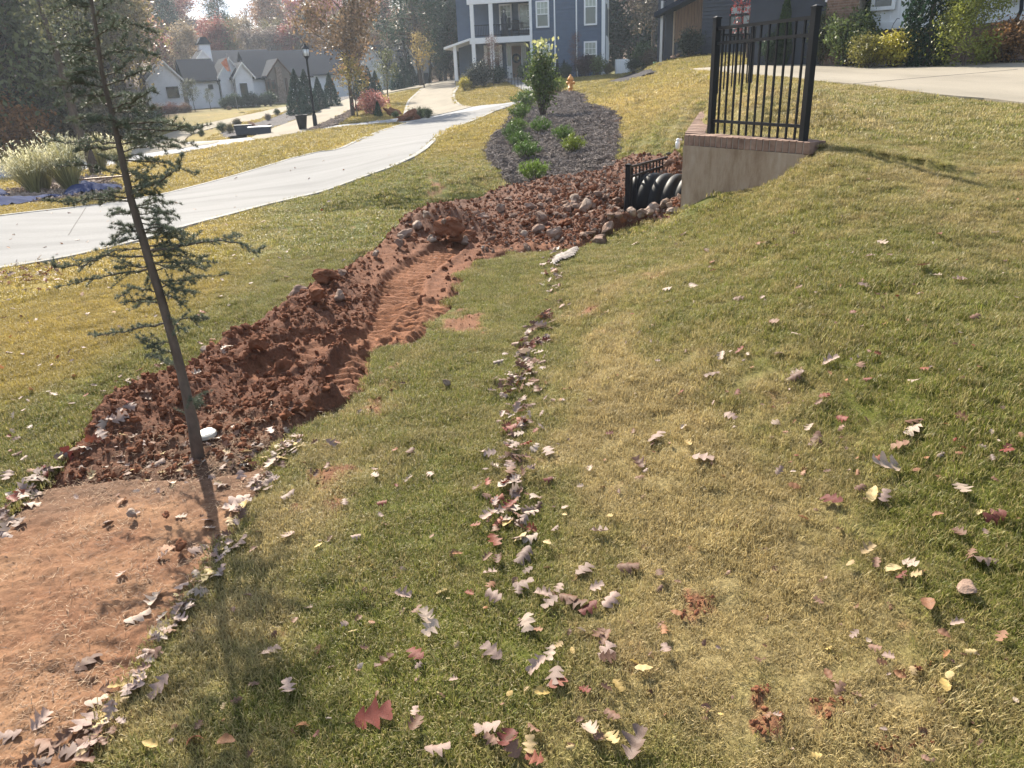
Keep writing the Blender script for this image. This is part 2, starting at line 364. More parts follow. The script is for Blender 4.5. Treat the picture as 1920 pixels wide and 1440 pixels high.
def wallmat():
    mt, t, b = newmat('stained_stucco'); n = nz(t, 2.4, 8, .68, coord='World', stretch=(2.2, 2.2, .75)); r_ = ramp(t, n.outputs[0], [(.28, (.17, .105, .06)), (.5, (.29, .215, .145)), (.75, (.38, .31, .235))])
    t.links.new(r_.outputs[0], b.inputs['Base Color']); b.inputs['Roughness'].default_value = .92
    n2 = nz(t, 60, 5, .6, coord='World'); bp = t.nodes.new('ShaderNodeBump'); bp.inputs['Strength'].default_value = .5; bp.inputs['Distance'].default_value = .006; t.links.new(n2.outputs[0], bp.inputs['Height']); t.links.new(bp.outputs[0], b.inputs['Normal']); return mt
M['stucco'] = wallmat()
M['brick'] = simple('weathered_brick', (.20, .115, .078), .9, .35, 9, .5, 70, col2=(.29, .19, .14), coord='World')
M['mortar'] = simple('mortar', (.28, .24, .20), .95, .1, 20, .3)
M['rock'] = simple('clay_stained_rock', (.17, .10, .07), .92, .4, 7, .6, 30, coord='World', bdist=.02, col2=(.31, .22, .17), spec=.1)
M['rockp'] = simple('pale_quarry_rock', (.20, .14, .105), .92, .3, 9, .6, 40, coord='World', bdist=.02, col2=(.38, .30, .24), spec=.1)
M['rockr'] = simple('red_clay_lump', (.165, .068, .036), .95, .35, 9, .7, 60, coord='World', bdist=.02, spec=.1)
# ------------------------------------------------------------------ outlines on the ground
soil_p = dens(poly([(70,905),(112,862),(150,800),(205,765),(255,742),(305,722),(362,685),(420,640),(500,597),(545,565),(600,528),(640,505),(690,470),(735,440),(748,424),(800,398),(890,374),(950,352),(1010,347),(1100,340),(1140,325),(1165,305),(1200,296),(1262,288),(1290,300),(1290,350),(1275,392),(1200,418),(1140,440),(1100,463),(1040,474),(960,478),(905,498),(870,522),(852,568),(800,615),(795,648),(700,662),(690,722),(640,762),(590,790),(540,832),(500,856),(470,885),(380,893),(250,898),(150,910)]), 3)
clay_p = dens(poly([(-60,1010),(0,975),(40,930),(80,908),(150,900),(250,890),(380,886),(470,876),(560,830),(525,865),(480,932),(440,1000),(385,1090),(322,1180),(268,1270),(205,1370),(165,1440),(130,1560),(-100,1600),(-300,1500),(-300,1150)]), 3)
mulch_p = dens(poly([(1040,177),(1072,171),(1098,178),(1112,198),(1150,206),(1170,222),(1168,262),(1160,310),(1130,332),(1098,348),(1010,356),(960,356),(938,330),(912,302),(904,284),(922,255),(945,232),(958,210),(975,200),(1000,186)]), 3)
drive_far = [(-260,440),(-100,418),(0,407),(130,392),(250,375),(350,355),(450,328),(540,301),(600,286),(644,278),(718,245),(777,228),(860,213)]
drive_near = [(975,191),(925,210),(865,235),(797,281),(740,312),(700,327),(620,356),(560,372),(470,394),(350,426),(250,456),(130,484),(0,506),(-120,528),(-260,555)]
drive_p = dens(poly(drive_far+drive_near), 2)
street_p = dens(poly([(-200,328),(0,311),(100,301),(200,286),(267,272),(330,268),(400,264),(480,256.5),(573,243),(619,237),(698,228),(770,219),(860,205),(902,198),(994,187),(1060,181),(1062,187),(975,194),(865,217),(777,229),(658,237),(559,250),(480,263),(380,279),(280,298),(180,316),(50,328),(0,336),(-200,357)]), 2)
driveA_p = dens(poly([(240,284),(300,256),(350,240),(415,226),(480,212),(541,199),(556,203),(480,225),(410,238),(362,251),(347,262),(350,272),(410,264.5),(400,270),(300,284),(240,292)]), 2)
driveB_p = dens(poly([(470,259),(512,241),(548,228),(585,215),(640,190),(658,184),(717,170),(767,162),(805,158),(806,163),(773,166),(717,177),(678,196),(648,211),(620,226),(593,238),(573,245),(500,262)]), 2)
driveC_p = dens(poly([(759,219),(762,202),(768,188),(789,168),(817,154),(845,147),(873,144),(872,149),(860,160),(852,173),(852,187),(863,197),(885,201),(840,212),(790,222)]), 2)
walk_p = poly([(946,150),(970,149.5),(1005,167),(1003,174),(985,171),(960,159)])
drvR_p = dens(poly([(1290,131),(1350,136),(1410,142),(1466,147),(1522,153),(1590,159),(1650,166),(1762,181),(1845,188),(1920,197),(2150,222),(2500,240),(2500,112),(2150,116),(1920,120),(1760,119.5),(1600,119),(1500,118),(1425,121),(1350,127)]), 2)
mulchR_p = poly([(1440,118),(1500,116.5),(1600,117.5),(1760,118),(1920,118.5),(2150,114.5),(2150,96),(1900,99),(1700,100),(1560,100),(1470,106)])
mulchD_p = poly([(1136,154),(1165,143),(1194,134),(1225,127),(1234,137),(1210,144),(1180,152),(1155,156)])
gravel_p = poly([(574,246),(593,238),(620,227),(648,212),(672,199),(686,196),(672,206),(655,222),(630,236),(600,243)])
isl_p = poly([(408,250),(430,240),(470,232),(505,222),(545,206),(565,190),(640,176),(700,168),(658,183),(640,189),(612,203),(585,214),(548,227),(512,240),(470,258),(430,262)])
bedL_p = dens(poly([(-150,392),(0,388),(120,374),(225,362),(232,352),(215,340),(190,328),(120,335),(60,346),(0,360),(-150,372)]), 2)
CONC = [drive_p, street_p, driveA_p, driveB_p, driveC_p, walk_p, drvR_p]

# ------------------------------------------------------------------ lawn colour field
def blobs(items, x, y):
    t = np.zeros(len(x))
    for u, v, r_, s, w in items:
        q = hit(u, v)
        if q is None: continue
        R_ = r_*(np.hypot(q[0], q[1])*1.05)/FPX; d2 = ((x-q[0])/R_)**2+((y-q[1])/(R_*s))**2; t += w*np.exp(-d2)
    return t
TAN = [(1200,770,120,2.2,1.0),(1260,900,170,2,.95),(1330,1060,220,2,.85),(1150,700,70,2.5,.7),(1450,1000,150,1.5,.4),(1300,1250,260,1.3,.6),(1650,1330,230,1,.6),(1100,1350,150,1,.35),
       (620,880,120,2,.6),(520,1050,120,2,.6),(380,1200,140,1.4,.6),(250,1400,160,1,.5),(460,1250,150,1.2,.45),(800,1080,150,1.2,.2),(1110,600,80,3,.7),(1180,520,100,2.5,.4),(1500,700,180,2,.2),(1700,500,240,2.5,.2),(1600,330,250,3,.12),(1250,170,200,4,.6),(1130,210,80,4,.5),(1420,180,120,4,.5),(1750,1200,200,1,.2)]
GRN = [(980,560,110,3,.7),(870,740,100,2,.7),(760,950,160,1.3,.5),(700,1250,200,1,.45),(900,1000,90,1.5,.6),(1800,750,250,2,.6),(1850,1000,200,1.4,.6),(1300,450,200,3,.55),(1750,620,250,2.5,.4),(150,860,150,1.2,.9),(330,690,110,1.4,.8),(480,600,80,1.6,.8),(600,500,70,2,.8),(690,430,60,2,.7),(680,375,110,2.6,1.3),(930,350,50,4,.6),(1900,1250,180,1,.4),(880,1350,160,1,.4),(1240,290,50,3,.5)]
SOILB = [(870,612,45,2.6,1.2),(730,745,50,2,.8),(720,690,50,2,.8),(610,890,70,1.6,.9),(640,920,50,1.3,.7),(1220,525,28,2.5,.9),(1120,590,32,2.5,.8),(1320,1130,38,1,1.0),(1290,1158,28,1,1.0),(1425,1300,42,.8,1.3),(1430,1360,42,.8,1.4),(1560,1330,60,.6,.7),(1720,1260,45,.7,.6),(1760,1380,60,.8,.6),(820,350,22,5,.8),(1650,1400,50,.6,.5),(560,860,40,1.2,.6),(690,800,35,2,.5)]
def lawnfields(x, y):
    r_ = np.hypot(x, y); n1 = fbm(x, y, .9, 3); n2 = fbm(x, y, 5, 9); n3 = fbm(x, y, .22, 5)
    bg_ = blobs(GRN, x, y); tan = .13+blobs(TAN, x, y)*.85-bg_*.42+(n1-.5)*.7+(n2-.5)*1.25
    sd_ = sdf(soil_p, np.c_[x, y])
    # the drying lawn left of the trench and beyond turns golden
    gold = sstep(-.2, -1.9, x-(-.28*y+.5))*sstep(2.8, 4.6, y)
    gold = np.maximum(gold, sstep(12, 18, y)*(.75-.3*sstep(2, 4, x)))*sstep(.1, .9, np.clip(-sd_, 0, 9))
    gold = gold*(.85+.6*(n1-.4))-bg_*.42
    gold = gold*sstep(75, 55, r_*.0+y)
    n4 = fbm(x, y, 13, 19); soil = np.clip((blobs(SOILB, x, y)*1.1+(n2-.5)*1.7+(n4-.5)*2.6-.62)*1.6, 0, 1)
    return np.clip(tan, 0, 1), np.clip(gold, 0, 1), soil
cG = np.array((.142, .153, .027)); cT = np.array((.37, .29, .135)); cO = np.array((.36, .255, .055)); cS = np.array((.19, .09, .05))
def lawncol(x, y, f=None):
    t, g, s = f if f is not None else lawnfields(x, y)
    c = cG*(1-t)[:, None]+cT*t[:, None]; c = c*(1-g)[:, None]+(cO*(.75+.25*t)[:, None]+cG*.25)*g[:, None]; c = c*(1-s)[:, None]+cS*s[:, None]
    return c

# ------------------------------------------------------------------ ground sheet
az = np.r_[np.arange(-180, -48, 6.), np.arange(-48, 48, .15), np.arange(48, 180, 6.)]
rr_ = [.5]
while rr_[-1] < 900: rr_.append(rr_[-1]*1.0125+.0)
rr_ = np.array(rr_)
A_, R_ = np.meshgrid(np.radians(az), rr_); gx = (R_*np.sin(A_)).ravel(); gy = (R_*np.cos(A_)).ravel()
gh = height(np.c_[gx, gy]); XY = np.c_[gx, gy]; rad_ = np.hypot(gx, gy)
fl = lawnfields(gx, gy); gc = lawncol(gx, gy, fl)
near = sstep(26, 10, rad_)
gh = gh+near*((billow(gx, gy, 9, 2)-.4)*.028+(fbm(gx, gy, 2.2, 4)-.5)*.05)+sstep(8, 20, rad_)*(fbm(gx, gy, .8, 12)-.5)*.09+near*fl[2]*(billow(gx, gy, 22, 7)-.3)*.05
for pl, dz in [(soil_p, .14), (clay_p, .06), (mulch_p, .12), (bedL_p, .12), (mulchR_p, .1), (isl_p, .1), (gravel_p, .08), (mulchD_p, .1)]:
    s_ = sdf(pl, XY); gh = gh-dz*(s_ > .01); gc[s_ > 0] = (.12, .06, .035) if pl is soil_p or pl is clay_p else (.06, .055, .055)
for pl in CONC:
    s_ = sdf(pl, XY); gh = gh-.14*(s_ > .02)
gc[:] = np.where((fl[2] < .5)[:, None], gc*np.where(rad_ > 14, .56, .6)[:, None]*(.72+.56*fbm(gx, gy, .7, 44)*1.0)[:, None], gc)  # lawn ground darkened to stand in for the blades' missing self-shadow
# forest floor of brown leaf litter
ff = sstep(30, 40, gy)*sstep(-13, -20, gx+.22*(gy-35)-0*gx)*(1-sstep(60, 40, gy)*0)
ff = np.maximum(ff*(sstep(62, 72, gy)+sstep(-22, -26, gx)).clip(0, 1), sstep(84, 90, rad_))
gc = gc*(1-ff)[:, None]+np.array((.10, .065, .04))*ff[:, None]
dk = blobs([(420,275,10,8,0)], gx, gy)
nA = len(az); nR = len(rr_); idx = np.arange(nR*nA).reshape(nR, nA); nx = np.roll(idx, -1, 1)
q = np.stack([idx[:-1], nx[:-1], nx[1:], idx[1:]], -1).reshape(-1, 4)[:, ::-1]
V = np.c_[gx, gy, gh]; ctr = len(V); V = np.vstack([V, [[0, 0, hz(0, .1)]]]); gc = np.vstack([gc, gc[:1]])
cq = np.stack([np.full(nA//2, ctr), idx[0][0::2][:nA//2], idx[0][1::2][:nA//2], np.roll(idx[0], -2)[0::2][:nA//2]], -1)
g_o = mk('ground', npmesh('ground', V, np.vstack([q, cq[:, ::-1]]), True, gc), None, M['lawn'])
tag(g_o, 'sloping lawn ground of mixed green and straw-coloured turf', kind='structure')

# ------------------------------------------------------------------ patches with their own relief
def patch(name, pl, rr, azr, zf, cf, mat, margin=.09, smooth=False):
    lo, hi, st = rr; rs = [lo]
    while rs[-1] < hi: rs.append(rs[-1]*st)
    a0, a1, da = azr; aa = np.radians(np.arange(a0, a1, da)); A2, R2 = np.meshgrid(aa, np.array(rs))
    x = (R2*np.sin(A2)).ravel(); y = (R2*np.cos(A2)).ravel(); s_ = sdf(pl, np.c_[x, y]); keep = s_ > -margin
    n_a = len(aa); id_ = np.arange(len(x)).reshape(-1, n_a); qq = np.stack([id_[:-1, :-1], id_[:-1, 1:], id_[1:, 1:], id_[1:, :-1]], -1).reshape(-1, 4)
    qq = qq[keep[qq].all(1)][:, ::-1]; used = np.unique(qq); mp = np.full(len(x), -1); mp[used] = np.arange(len(used)); x = x[used]; y = y[used]; s_ = s_[used]
    h = height(np.c_[x, y]); z, c = zf(x, y, h, s_), None; c = cf(x, y, z-h, s_)
    return mk(name, npmesh(name, np.c_[x, y, z], mp[qq], smooth, c), None, mat)
TRK = [([(845,468),(800,492),(762,520),(748,560),(737,610),(720,628),(678,640)], .20, .036), ([(812,575),(790,600),(770,640),(700,652),(668,690),(646,728)], .17, .03), ([(790,488),(728,560),(700,640)], .15, .012), ([(605,662),(560,684),(505,700)], .17, .024), ([(590,640),(540,655)], .14, .016)]
TRKW = [(dens(poly(t[0]), 6, False), t[1], t[2]) for t in TRK]
def tracks(x, y):
    """tread print: returns relief and how much the print covers each point"""
    dz = np.zeros(len(x)); cov = np.zeros(len(x))
    for pl, w, a in TRKW:
        best = np.full(len(x), 9.); ss = np.zeros(len(x)); acc = 0
        for i in range(len(pl)-1):
            e = pl[i+1]-pl[i]; L_ = np.hypot(*e)+1e-9; t = np.clip(((x-pl[i, 0])*e[0]+(y-pl[i, 1])*e[1])/L_**2, 0, 1)
            d = np.hypot(x-pl[i, 0]-t*e[0], y-pl[i, 1]-t*e[1]); b = d < best; best = np.where(b, d, best); ss = np.where(b, acc+t*L_, ss); acc += L_
        k = sstep(w, w*.8, best+(fbm(x, y, 9, 77)-.5)*.05)
        r_ = np.abs(((ss/.105+best*.25+(fbm(x, y, 5, 47)-.5)*.5) % 1.)-.5)*2; ridge = sstep(.42, .72, r_)*np.clip(fbm(x, y, 5, 41)*1.5, .55, 1.15)
        berm = np.exp(-((best-w*1.12)/.035)**2)*.022
        dz = dz+k*(ridge*a-.006)+berm*(a > .02); cov = np.maximum(cov, k*(a/.036))
    return dz, np.clip(cov, 0, 1)
pilec = [(*hit(u, v)[:2], r_, h_) for u, v, r_, h_ in [(862,440,.42,.24),(815,436,.36,.12),(1000,425,.5,.10),(1100,395,.5,.16),(1060,372,.7,.12),(1140,430,.35,.14),(1190,330,.6,.05),(590,590,.3,.05),(1050,350,.6,.05),(250,800,.3,.05),(350,740,.3,.05),(1230,400,.3,.06),(940,400,.4,.07)]]
def soil_z(x, y, h, s_):
    tz, cov = tracks(x, y); far = sstep(7.0, 8.4, y); smth = sstep(.0, 1, fbm(x, y, 1.1, 55)*1.6-.4)
    left = sstep(.9, .05, sdf(soil_p, np.c_[x, y])*1.0)  # clods pile up along the cut edge
    rightness = sstep(-.2, .5, (x+.30*y-.70))             # smoother, driven-over side
    amp = (1-cov)*(1-.75*rightness*(1-far))*(.55+.7*left)
    amp = amp*(.15+.85*sstep(0, .5, -sdf(clay_p, np.c_[x, y])))
    d = (fbm(x, y, 3.2, 21)*.09+billow(x, y, 8, 22)*.045+fbm(x, y, 22, 24)*.03+billow(x, y, 40, 23)*.02)*amp + (billow(x, y, 34, 29)-.3)*.012
    for cx, cy, r_, hh in pilec: d = d+hh*np.exp(-((x-cx)**2+(y-cy)**2)/r_**2)
    d = d-.22*np.exp(-(((x-2.05)/.55)**2+((y-9.65)/.5)**2))
    k = sstep(-.03, .12, s_+(fbm(x, y, 7, 61)-.5)*.12)
    return h-.075+k*(.045+d+tz)
def soil_c(x, y, dz, s_):
    tz, cov = tracks(x, y); n = fbm(x, y, 2.5, 71); far = sstep(7.5, 9.2, y); rightness = sstep(-.3, .5, (x+.30*y-.70))
    a = np.array((.115, .048, .027)); b = np.array((.20, .086, .043)); f_ = np.array((.13, .068, .046)); k = np.clip(cov*.8+rightness*.55*(1-far)+(n-.5)*.9, 0, 1)
    c = a*(1-k)[:, None]+b*k[:, None]; g = np.clip(far*(.75+(n-.5)), 0, 1); c = c*(1-g)[:, None]+f_*g[:, None]
    tb = np.exp(-(((x+1.35)/.55)**2+((y-3.25)/.45)**2)); c = c*(1-.6*tb)[:, None]+np.array((.12, .085, .055))*(.6*tb)[:, None]
    return c
so_ = patch('soil_trench', soil_p, (2.2, 13.6, 1.0034), (-44, 18, .11), soil_z, soil_c, M['soil'])
tag(so_, 'freshly dug red clay trench with broken clods and tread prints', kind='structure')
def clay_z(x, y, h, s_):
    foot = sum(-.018*np.exp(-(((x-hx)/.05)**2+((y-hy)/.03)**2)) for hx, hy in [hit(u, v)[:2] for u, v in [(200,1205),(225,1212),(240,1240),(165,1280),(95,1255),(330,1020),(240,1110)]])
    return h-.045+sstep(-.02, .06, s_)*(.04+(fbm(x, y, 6, 81)-.5)*.03+(billow(x, y, 30, 82)-.3)*.014+(billow(x, y, 75, 83)-.3)*.010)+foot
def clay_c(x, y, dz, s_):
    n = fbm(x, y, 5, 91); n2 = fbm(x, y, 26, 92); a = np.array((.155, .075, .04)); b = np.array((.225, .125, .068)); d_ = np.array((.10, .055, .032)); k = np.clip((n-.3)*2.2, 0, 1)
    c = a*(1-k)[:, None]+b*k[:, None]; k2 = np.clip((n2-.62)*5, 0, 1)*.8; c = c*(1-k2)[:, None]+d_*k2[:, None]; k3 = np.clip(sstep(.42, .02, -sdf(soil_p, np.c_[x, y])+(n-.5)*.5)*1.1, 0, 1); return c*(1-k3)[:, None]+np.array((.125, .07, .042))*k3[:, None]
cl_ = patch('bare_clay', clay_p, (.75, 4.2, 1.004), (-60, -8, .18), clay_z, clay_c, M['clay'], .05, True)
tag(cl_, 'packed orange clay ground with footprints in the lower left', kind='structure')
def mul_z(x, y, h, s_): return h-.09+sstep(-.02, .12, s_)*(.10+(billow(x, y, 7, 101)-.3)*.05+(billow(x, y, 24, 102)-.3)*.045)+(fbm(x, y, .9, 103)-.5)*.10
def mul_c(x, y, dz, s_):
    n = fbm(x, y, 9, 111); a = np.array((.105, .088, .080)); c = a*(.55+n)[:, None]*1.15
    rd = np.clip(sstep(.75, .0, s_)*sstep(.5, 2.0, x-.05*y)*1.3*(fbm(x, y, 1.2, 113)*2-.35), 0, 1); return c*(1-rd)[:, None]+np.array((.25, .12, .065))*rd[:, None]
mu_ = patch('mulch_bed', mulch_p, (11, 40, 1.005), (-6, 14, .075), mul_z, mul_c, M['mulch'])
tag(mu_, 'grey-brown mulch bed on the bank planted with low evergreen shrubs', kind='structure')
def dk_z(x, y, h, s_): return h-.06+sstep(-.02, .3, s_)*.07+(billow(x, y, 6, 121)-.3)*.05
def dk_c(c0):
    return lambda x, y, dz, s_: np.array(c0)*(.5+fbm(x, y, 5, 131))[:, None]
tag(patch('mulch_bed', mulchR_p, (14, 42, 1.008), (18, 46, .12), dk_z, dk_c((.045, .033, .032)), M['mulch']), 'dark mulch bed under the shrubs of the brick and white house', kind='structure')
tag(patch('mulch_bed', isl_p, (38, 75, 1.006), (-24, -8, .12), dk_z, dk_c((.075, .07, .075)), M['mulch']), 'dark planting bed under the row of cone-shaped evergreens', kind='structure')
tag(patch('mulch_bed', mulchD_p, (34, 60, 1.006), (5, 14, .1), dk_z, dk_c((.03, .026, .028)), M['mulch']), 'black mulch strip beside the lawn between the two far houses', kind='structure')
tag(patch('gravel_strip', gravel_p, (34, 60, 1.006), (-20, -8, .1), dk_z, dk_c((.24, .20, .17)), M['mulch']), 'strip of pale gravel along the driveway edge below the lamp post', kind='structure')
tag(patch('stone_bed', bedL_p, (12, 30, 1.006), (-48, -22, .12), dk_z, dk_c((.14, .105, .085)), M['mulch']), 'stony planting bed under the pale ornamental grasses', kind='structure')

def slab(name, pl, mat, off, label, step=(.6, 1.03), th=.16):
    lo, hi = pl.min(0), pl.max(0); rmin = max(.6, np.hypot(pl[:, 0], pl[:, 1]).min()); rmax = np.hypot(pl[:, 0], pl[:, 1]).max(); rs = [rmin]
    while rs[-1] < rmax: rs.append(rs[-1]*step[1])
    an = np.degrees(np.arctan2(pl[:, 0], pl[:, 1])); A2, R2 = np.meshgrid(np.radians(np.arange(an.min(), an.max(), step[0])), rs)
    pts = np.c_[(R2*np.sin(A2)).ravel(), (R2*np.cos(A2)).ravel()]; s_ = sdf(pl, pts); pts = pts[s_ > .02*np.hypot(pts[:, 0], pts[:, 1])]
    n = len(pl); allp = [Vector(p_) for p_ in pl]+[Vector(p_) for p_ in pts]
    r = delaunay_2d_cdt(allp, [(i, (i+1) % n) for i in range(n)], [list(range(n))], 1, 1e-5)
    v2 = np.array([list(p_) for p_ in r[0]]); z = height(v2)+off; V = [(a[0], a[1], c) for a, c in zip(v2, z)]; F_ = [tuple(f) for f in r[2]]
    V += [(a[0], a[1], c-th) for a, c in zip(v2, z)]; nn = len(v2); cnt = {}
    for f in F_:
        for i in range(len(f)): e = (f[i], f[(i+1) % len(f)]); cnt[e] = 1
    for (a, b) in list(cnt):
        if (b, a) not in cnt: F_.append((b, a, a+nn, b+nn))
    me = bpy.data.meshes.new(name); me.from_pydata(V, [], F_); bm = bmesh.new(); bm.from_mesh(me); bmesh.ops.delete(bm, geom=[q_ for q_ in bm.verts if not q_.link_faces], context='VERTS'); bmesh.ops.recalc_face_normals(bm, faces=bm.faces)
    up = sum(f.normal.z*f.calc_area() for f in bm.faces)
    if up < 0: bmesh.ops.reverse_faces(bm, faces=bm.faces)
    bm.to_mesh(me); bm.free(); o = mk(name, me, None, mat); return tag(o, label, kind='structure')
slab('street', street_p, M['asphalt'], .012, 'pale grey street crossing behind the middle lawn')
slab('driveway', drive_p, M['conc'], .022, 'long pale concrete driveway curving across the lawn')
slab('driveway', driveA_p, M['conc2'], .024, 'narrow driveway leading to the low white house')
slab('driveway', driveB_p, M['conc2'], .028, 'pale driveway running behind the lamp post to the white gables')
slab('driveway', driveC_p, M['conc2'], .032, 'curved cream driveway beside the blue house')
slab('walkway', walk_p, M['conc'], .03, 'short concrete walkway to the blue house door')
slab('driveway', drvR_p, M['conc2'], .03, 'wide cream concrete driveway at the upper right')
def strip(name, px_, w, mat, off, label, par=None):
    pl = dens(poly(px_), 3, False); V = []; F_ = []
    for i in range(len(pl)):
        t = pl[min(i+1, len(pl)-1)]-pl[max(i-1, 0)]; t = t/np.hypot(*t); n = np.array([-t[1], t[0]])
        for s_ in (-.5, .5): q_ = pl[i]+n*w*s_; V.append((*q_, hz(*pl[i])+off))
        for s_ in (-.5, .5): q_ = pl[i]+n*w*s_; V.append((*q_, hz(*pl[i])+off-.1))
    for i in range(len(pl)-1):
        a = i*4; b = a+4; F_ += [(a, a+1, b+1, b), (a, b, b+2, a+2), (a+1, a+3, b+3, b+1)]
    mb = MB(); mb.add(V, F_); o = mb.build(name, mat); tag(o, label, kind='structure'); return o
strip('concrete_edging', drive_near[1:-2], .10, M['edge'], .034, 'bright smooth edge band on the near side of the long driveway')
strip('concrete_edging', drive_far[2:], .10, M['edge'], .034, 'bright smooth edge band on the far side of the long driveway')
strip('concrete_edging', [(873,144),(860,160),(852,173),(852,187),(863,198)], .14, M['edge'], .045, 'kerb band round the lawn island by the blue house')
strip('concrete_edging', [(759,216),(762,202),(768,188),(789,168),(817,154)], .14, M['edge'], .045, 'kerb band on the left of the curved cream driveway')
# shrinkage joints in the big driveway
strip('driveway_crack', [(161,392),(150,410),(141,424),(129,444)], .012, M['asphaltd'], .026, 'thin dark crack across the long driveway')
strip('control_joint', [(1600,160.5),(1637,157),(1760,146),(1907,133)], .014, M['asphaltd'], .034, 'control joint line across the upper right driveway')
# ================================================================== retaining wall, fences, pipe
def v3(q): return Vector((float(q[0]), float(q[1]), float(q[2])))
wall = empty('retaining_wall', (WA[0], WA[1], 0), 0, 'tan stucco retaining wall with a weathered brick cap, set in the lawn bank', 'wall')
def wl(p): return Vector((p[0]-WA[0], p[1]-WA[1], 0))
def wseg(mb, a, b, th, z0, z1, side):
    a = np.array(a); b = np.array(b); d = (b-a)/np.linalg.norm(b-a); n = np.array([d[1], -d[0]])*side
    c = [a, b, b+n*th, a+n*th]; vs = [(p[0]-WA[0], p[1]-WA[1], z) for z in (z0, z1) for p in c]
    mb.add(vs, [(0, 1, 2, 3), (4, 5, 6, 7), (0, 1, 5, 4), (1, 2, 6, 5), (2, 3, 7, 6), (3, 0, 4, 7)])
dF = (WB-WA)/np.linalg.norm(WB-WA); nF = np.array([-dF[1], dF[0]])      # away from the camera
dL = (WL-WA)/np.linalg.norm(WL-WA); nL = np.array([dL[1], -dL[0]])
CZ0 = .855
# bevelled body: subdivided slightly uneven face
bm = bmesh.new(); nx_, nz_ = 26, 14; grid = []
for j in range(nz_+1):
    row = []
    for i in range(nx_+1):
        p = WA+dF*(1.585*i/nx_); z = -.35+(CZ0+.35)*j/nz_; o_ = (vnoise(np.array([i*.7]), np.array([j*.8]), 3)[0]-.5)*.012
        row.append(bm.verts.new((p[0]-WA[0]-nF[0]*(.012+o_), p[1]-WA[1]-nF[1]*(.012+o_), z)))
    grid.append(row)
for j in range(nz_):
    for i in range(nx_): bm.faces.new((grid[j][i], grid[j][i+1], grid[j+1][i+1], grid[j+1][i]))
me = bpy.data.meshes.new('stucco_face'); bm.to_mesh(me); bm.free()
mk('stucco_face', me, wall, M['stucco'])
mb = MB(); wseg(mb, WA, WB-dF*.0, .2, -.35, CZ0, -1); wseg(mb, WA+nL*.0+dL*.02, WL, .2, -.35, CZ0, 1); mb.build('wall_core', M['stucco'], wall)
mb = MB(); wseg(mb, WA-nF*.004, WB-nF*.004, .204, CZ0, CAPZ-.012, -1); wseg(mb, WA+dL*.22, WL, .2, CZ0, CAPZ-.012, 1); mb.build('mortar_bed', M['mortar'], wall)
bmb = MB(); bmb.box(-.0335, .0335, -.011, .205, 0, CAPZ-CZ0+.002)
bme = bmb.mesh('brick'); bm = bmesh.new(); bm.from_mesh(bme); bmesh.ops.bevel(bm, geom=bm.edges[:], offset=.005, segments=1, affect='EDGES'); bm.to_mesh(bme); bm.free(); bme.materials.append(M['brick'])
def brick(p, ang, s=1):
    o = mk('brick', bme, wall); o.location = (p[0]-WA[0], p[1]-WA[1], CZ0+.001+random.uniform(-.003, .003)); o.rotation_euler = (random.uniform(-.015, .015), random.uniform(-.01, .01), ang+random.uniform(-.02, .02))
aF = math.atan2(dF[1], dF[0])
nb = 21
for i in range(nb): brick(WA+dF*(.04+1.55*i/(nb-1)), aF)
aL = math.atan2(dL[1], dL[0])+math.pi    # bricks of the leg lie across it
nb2 = 58
for i in range(nb2):
    p = WA+dL*(.26+(np.linalg.norm(WL-WA)-.3)*i/(nb2-1)); brick(p+nL*.0, aL+math.pi if False else math.atan2(-nL[0], nL[1])+0)
# broken brick corner and the stones at the right end
def rockmesh(seed, sub=2, rough=.35, flat=.75, sharp=True):
    r = random.Random(seed); bm = bmesh.new(); bmesh.ops.create_icosphere(bm, subdivisions=sub, radius=.5); of = Vector((r.random()*50, r.random()*50, seed))
    cuts = [(Vector((r.uniform(-1, 1), r.uniform(-1, 1), r.uniform(-1, 1))).normalized(), r.uniform(.22, .42)) for _ in range(9)]
    sx, sy = r.uniform(.8, 1.25), r.uniform(.7, 1)
    for v in bm.verts:
        for n, d in cuts:
            k = v.co.dot(n)-d
            if k > 0: v.co -= n*k*.92
        nn = mnoise.noise(v.co*2.6+of)*rough*.28+mnoise.noise(v.co*7+of)*rough*.12; v.co += v.co.normalized()*nn; v.co = Vector((v.co.x*sx, v.co.y*sy, v.co.z*flat))
    me = bpy.data.meshes.new('rock'); bm.to_mesh(me); bm.free(); return me
RK = {}
for k, mt in (('c', 'rock'), ('p', 'rockp'), ('r', 'rockr')):
    RK[k] = []
    for i in range(6):
        me = rockmesh(i*7+ord(k), 3 if k != 'x' else 2, .5 if k != 'r' else .9); me.materials.append(M[mt]); RK[k].append(me)
def rock(u, v, spx, k, label, group=None, name='rock', sink=.12, flat=None, Y=None):
    q = shit(u, v+spx*.28) if Y is None else P(u, v, Y)
    dep = float((q-CC)@CF); s = spx*dep/FPX*1.15
    o = mk(name, random.choice(RK[k])); o.location = (q[0], q[1], q[2]+s*(.30-sink)+.02); o.scale = (s*random.uniform(.9, 1.2), s*random.uniform(.8, 1.1), s*(flat or random.uniform(.8, 1.1)))
    o.rotation_euler = (random.uniform(-.5, .5), random.uniform(-.5, .5), random.uniform(0, 6.28)); tag(o, label, 'rock', group); return o
q = v3((WB[0]+.10, WB[1]+.12, .72)); o = mk('rock', RK['c'][1], None, None, q, (0.3, .2, .4), (.30, .30, .40)); tag(o, 'leaning brown stone wedged against the right end of the retaining wall', 'rock')

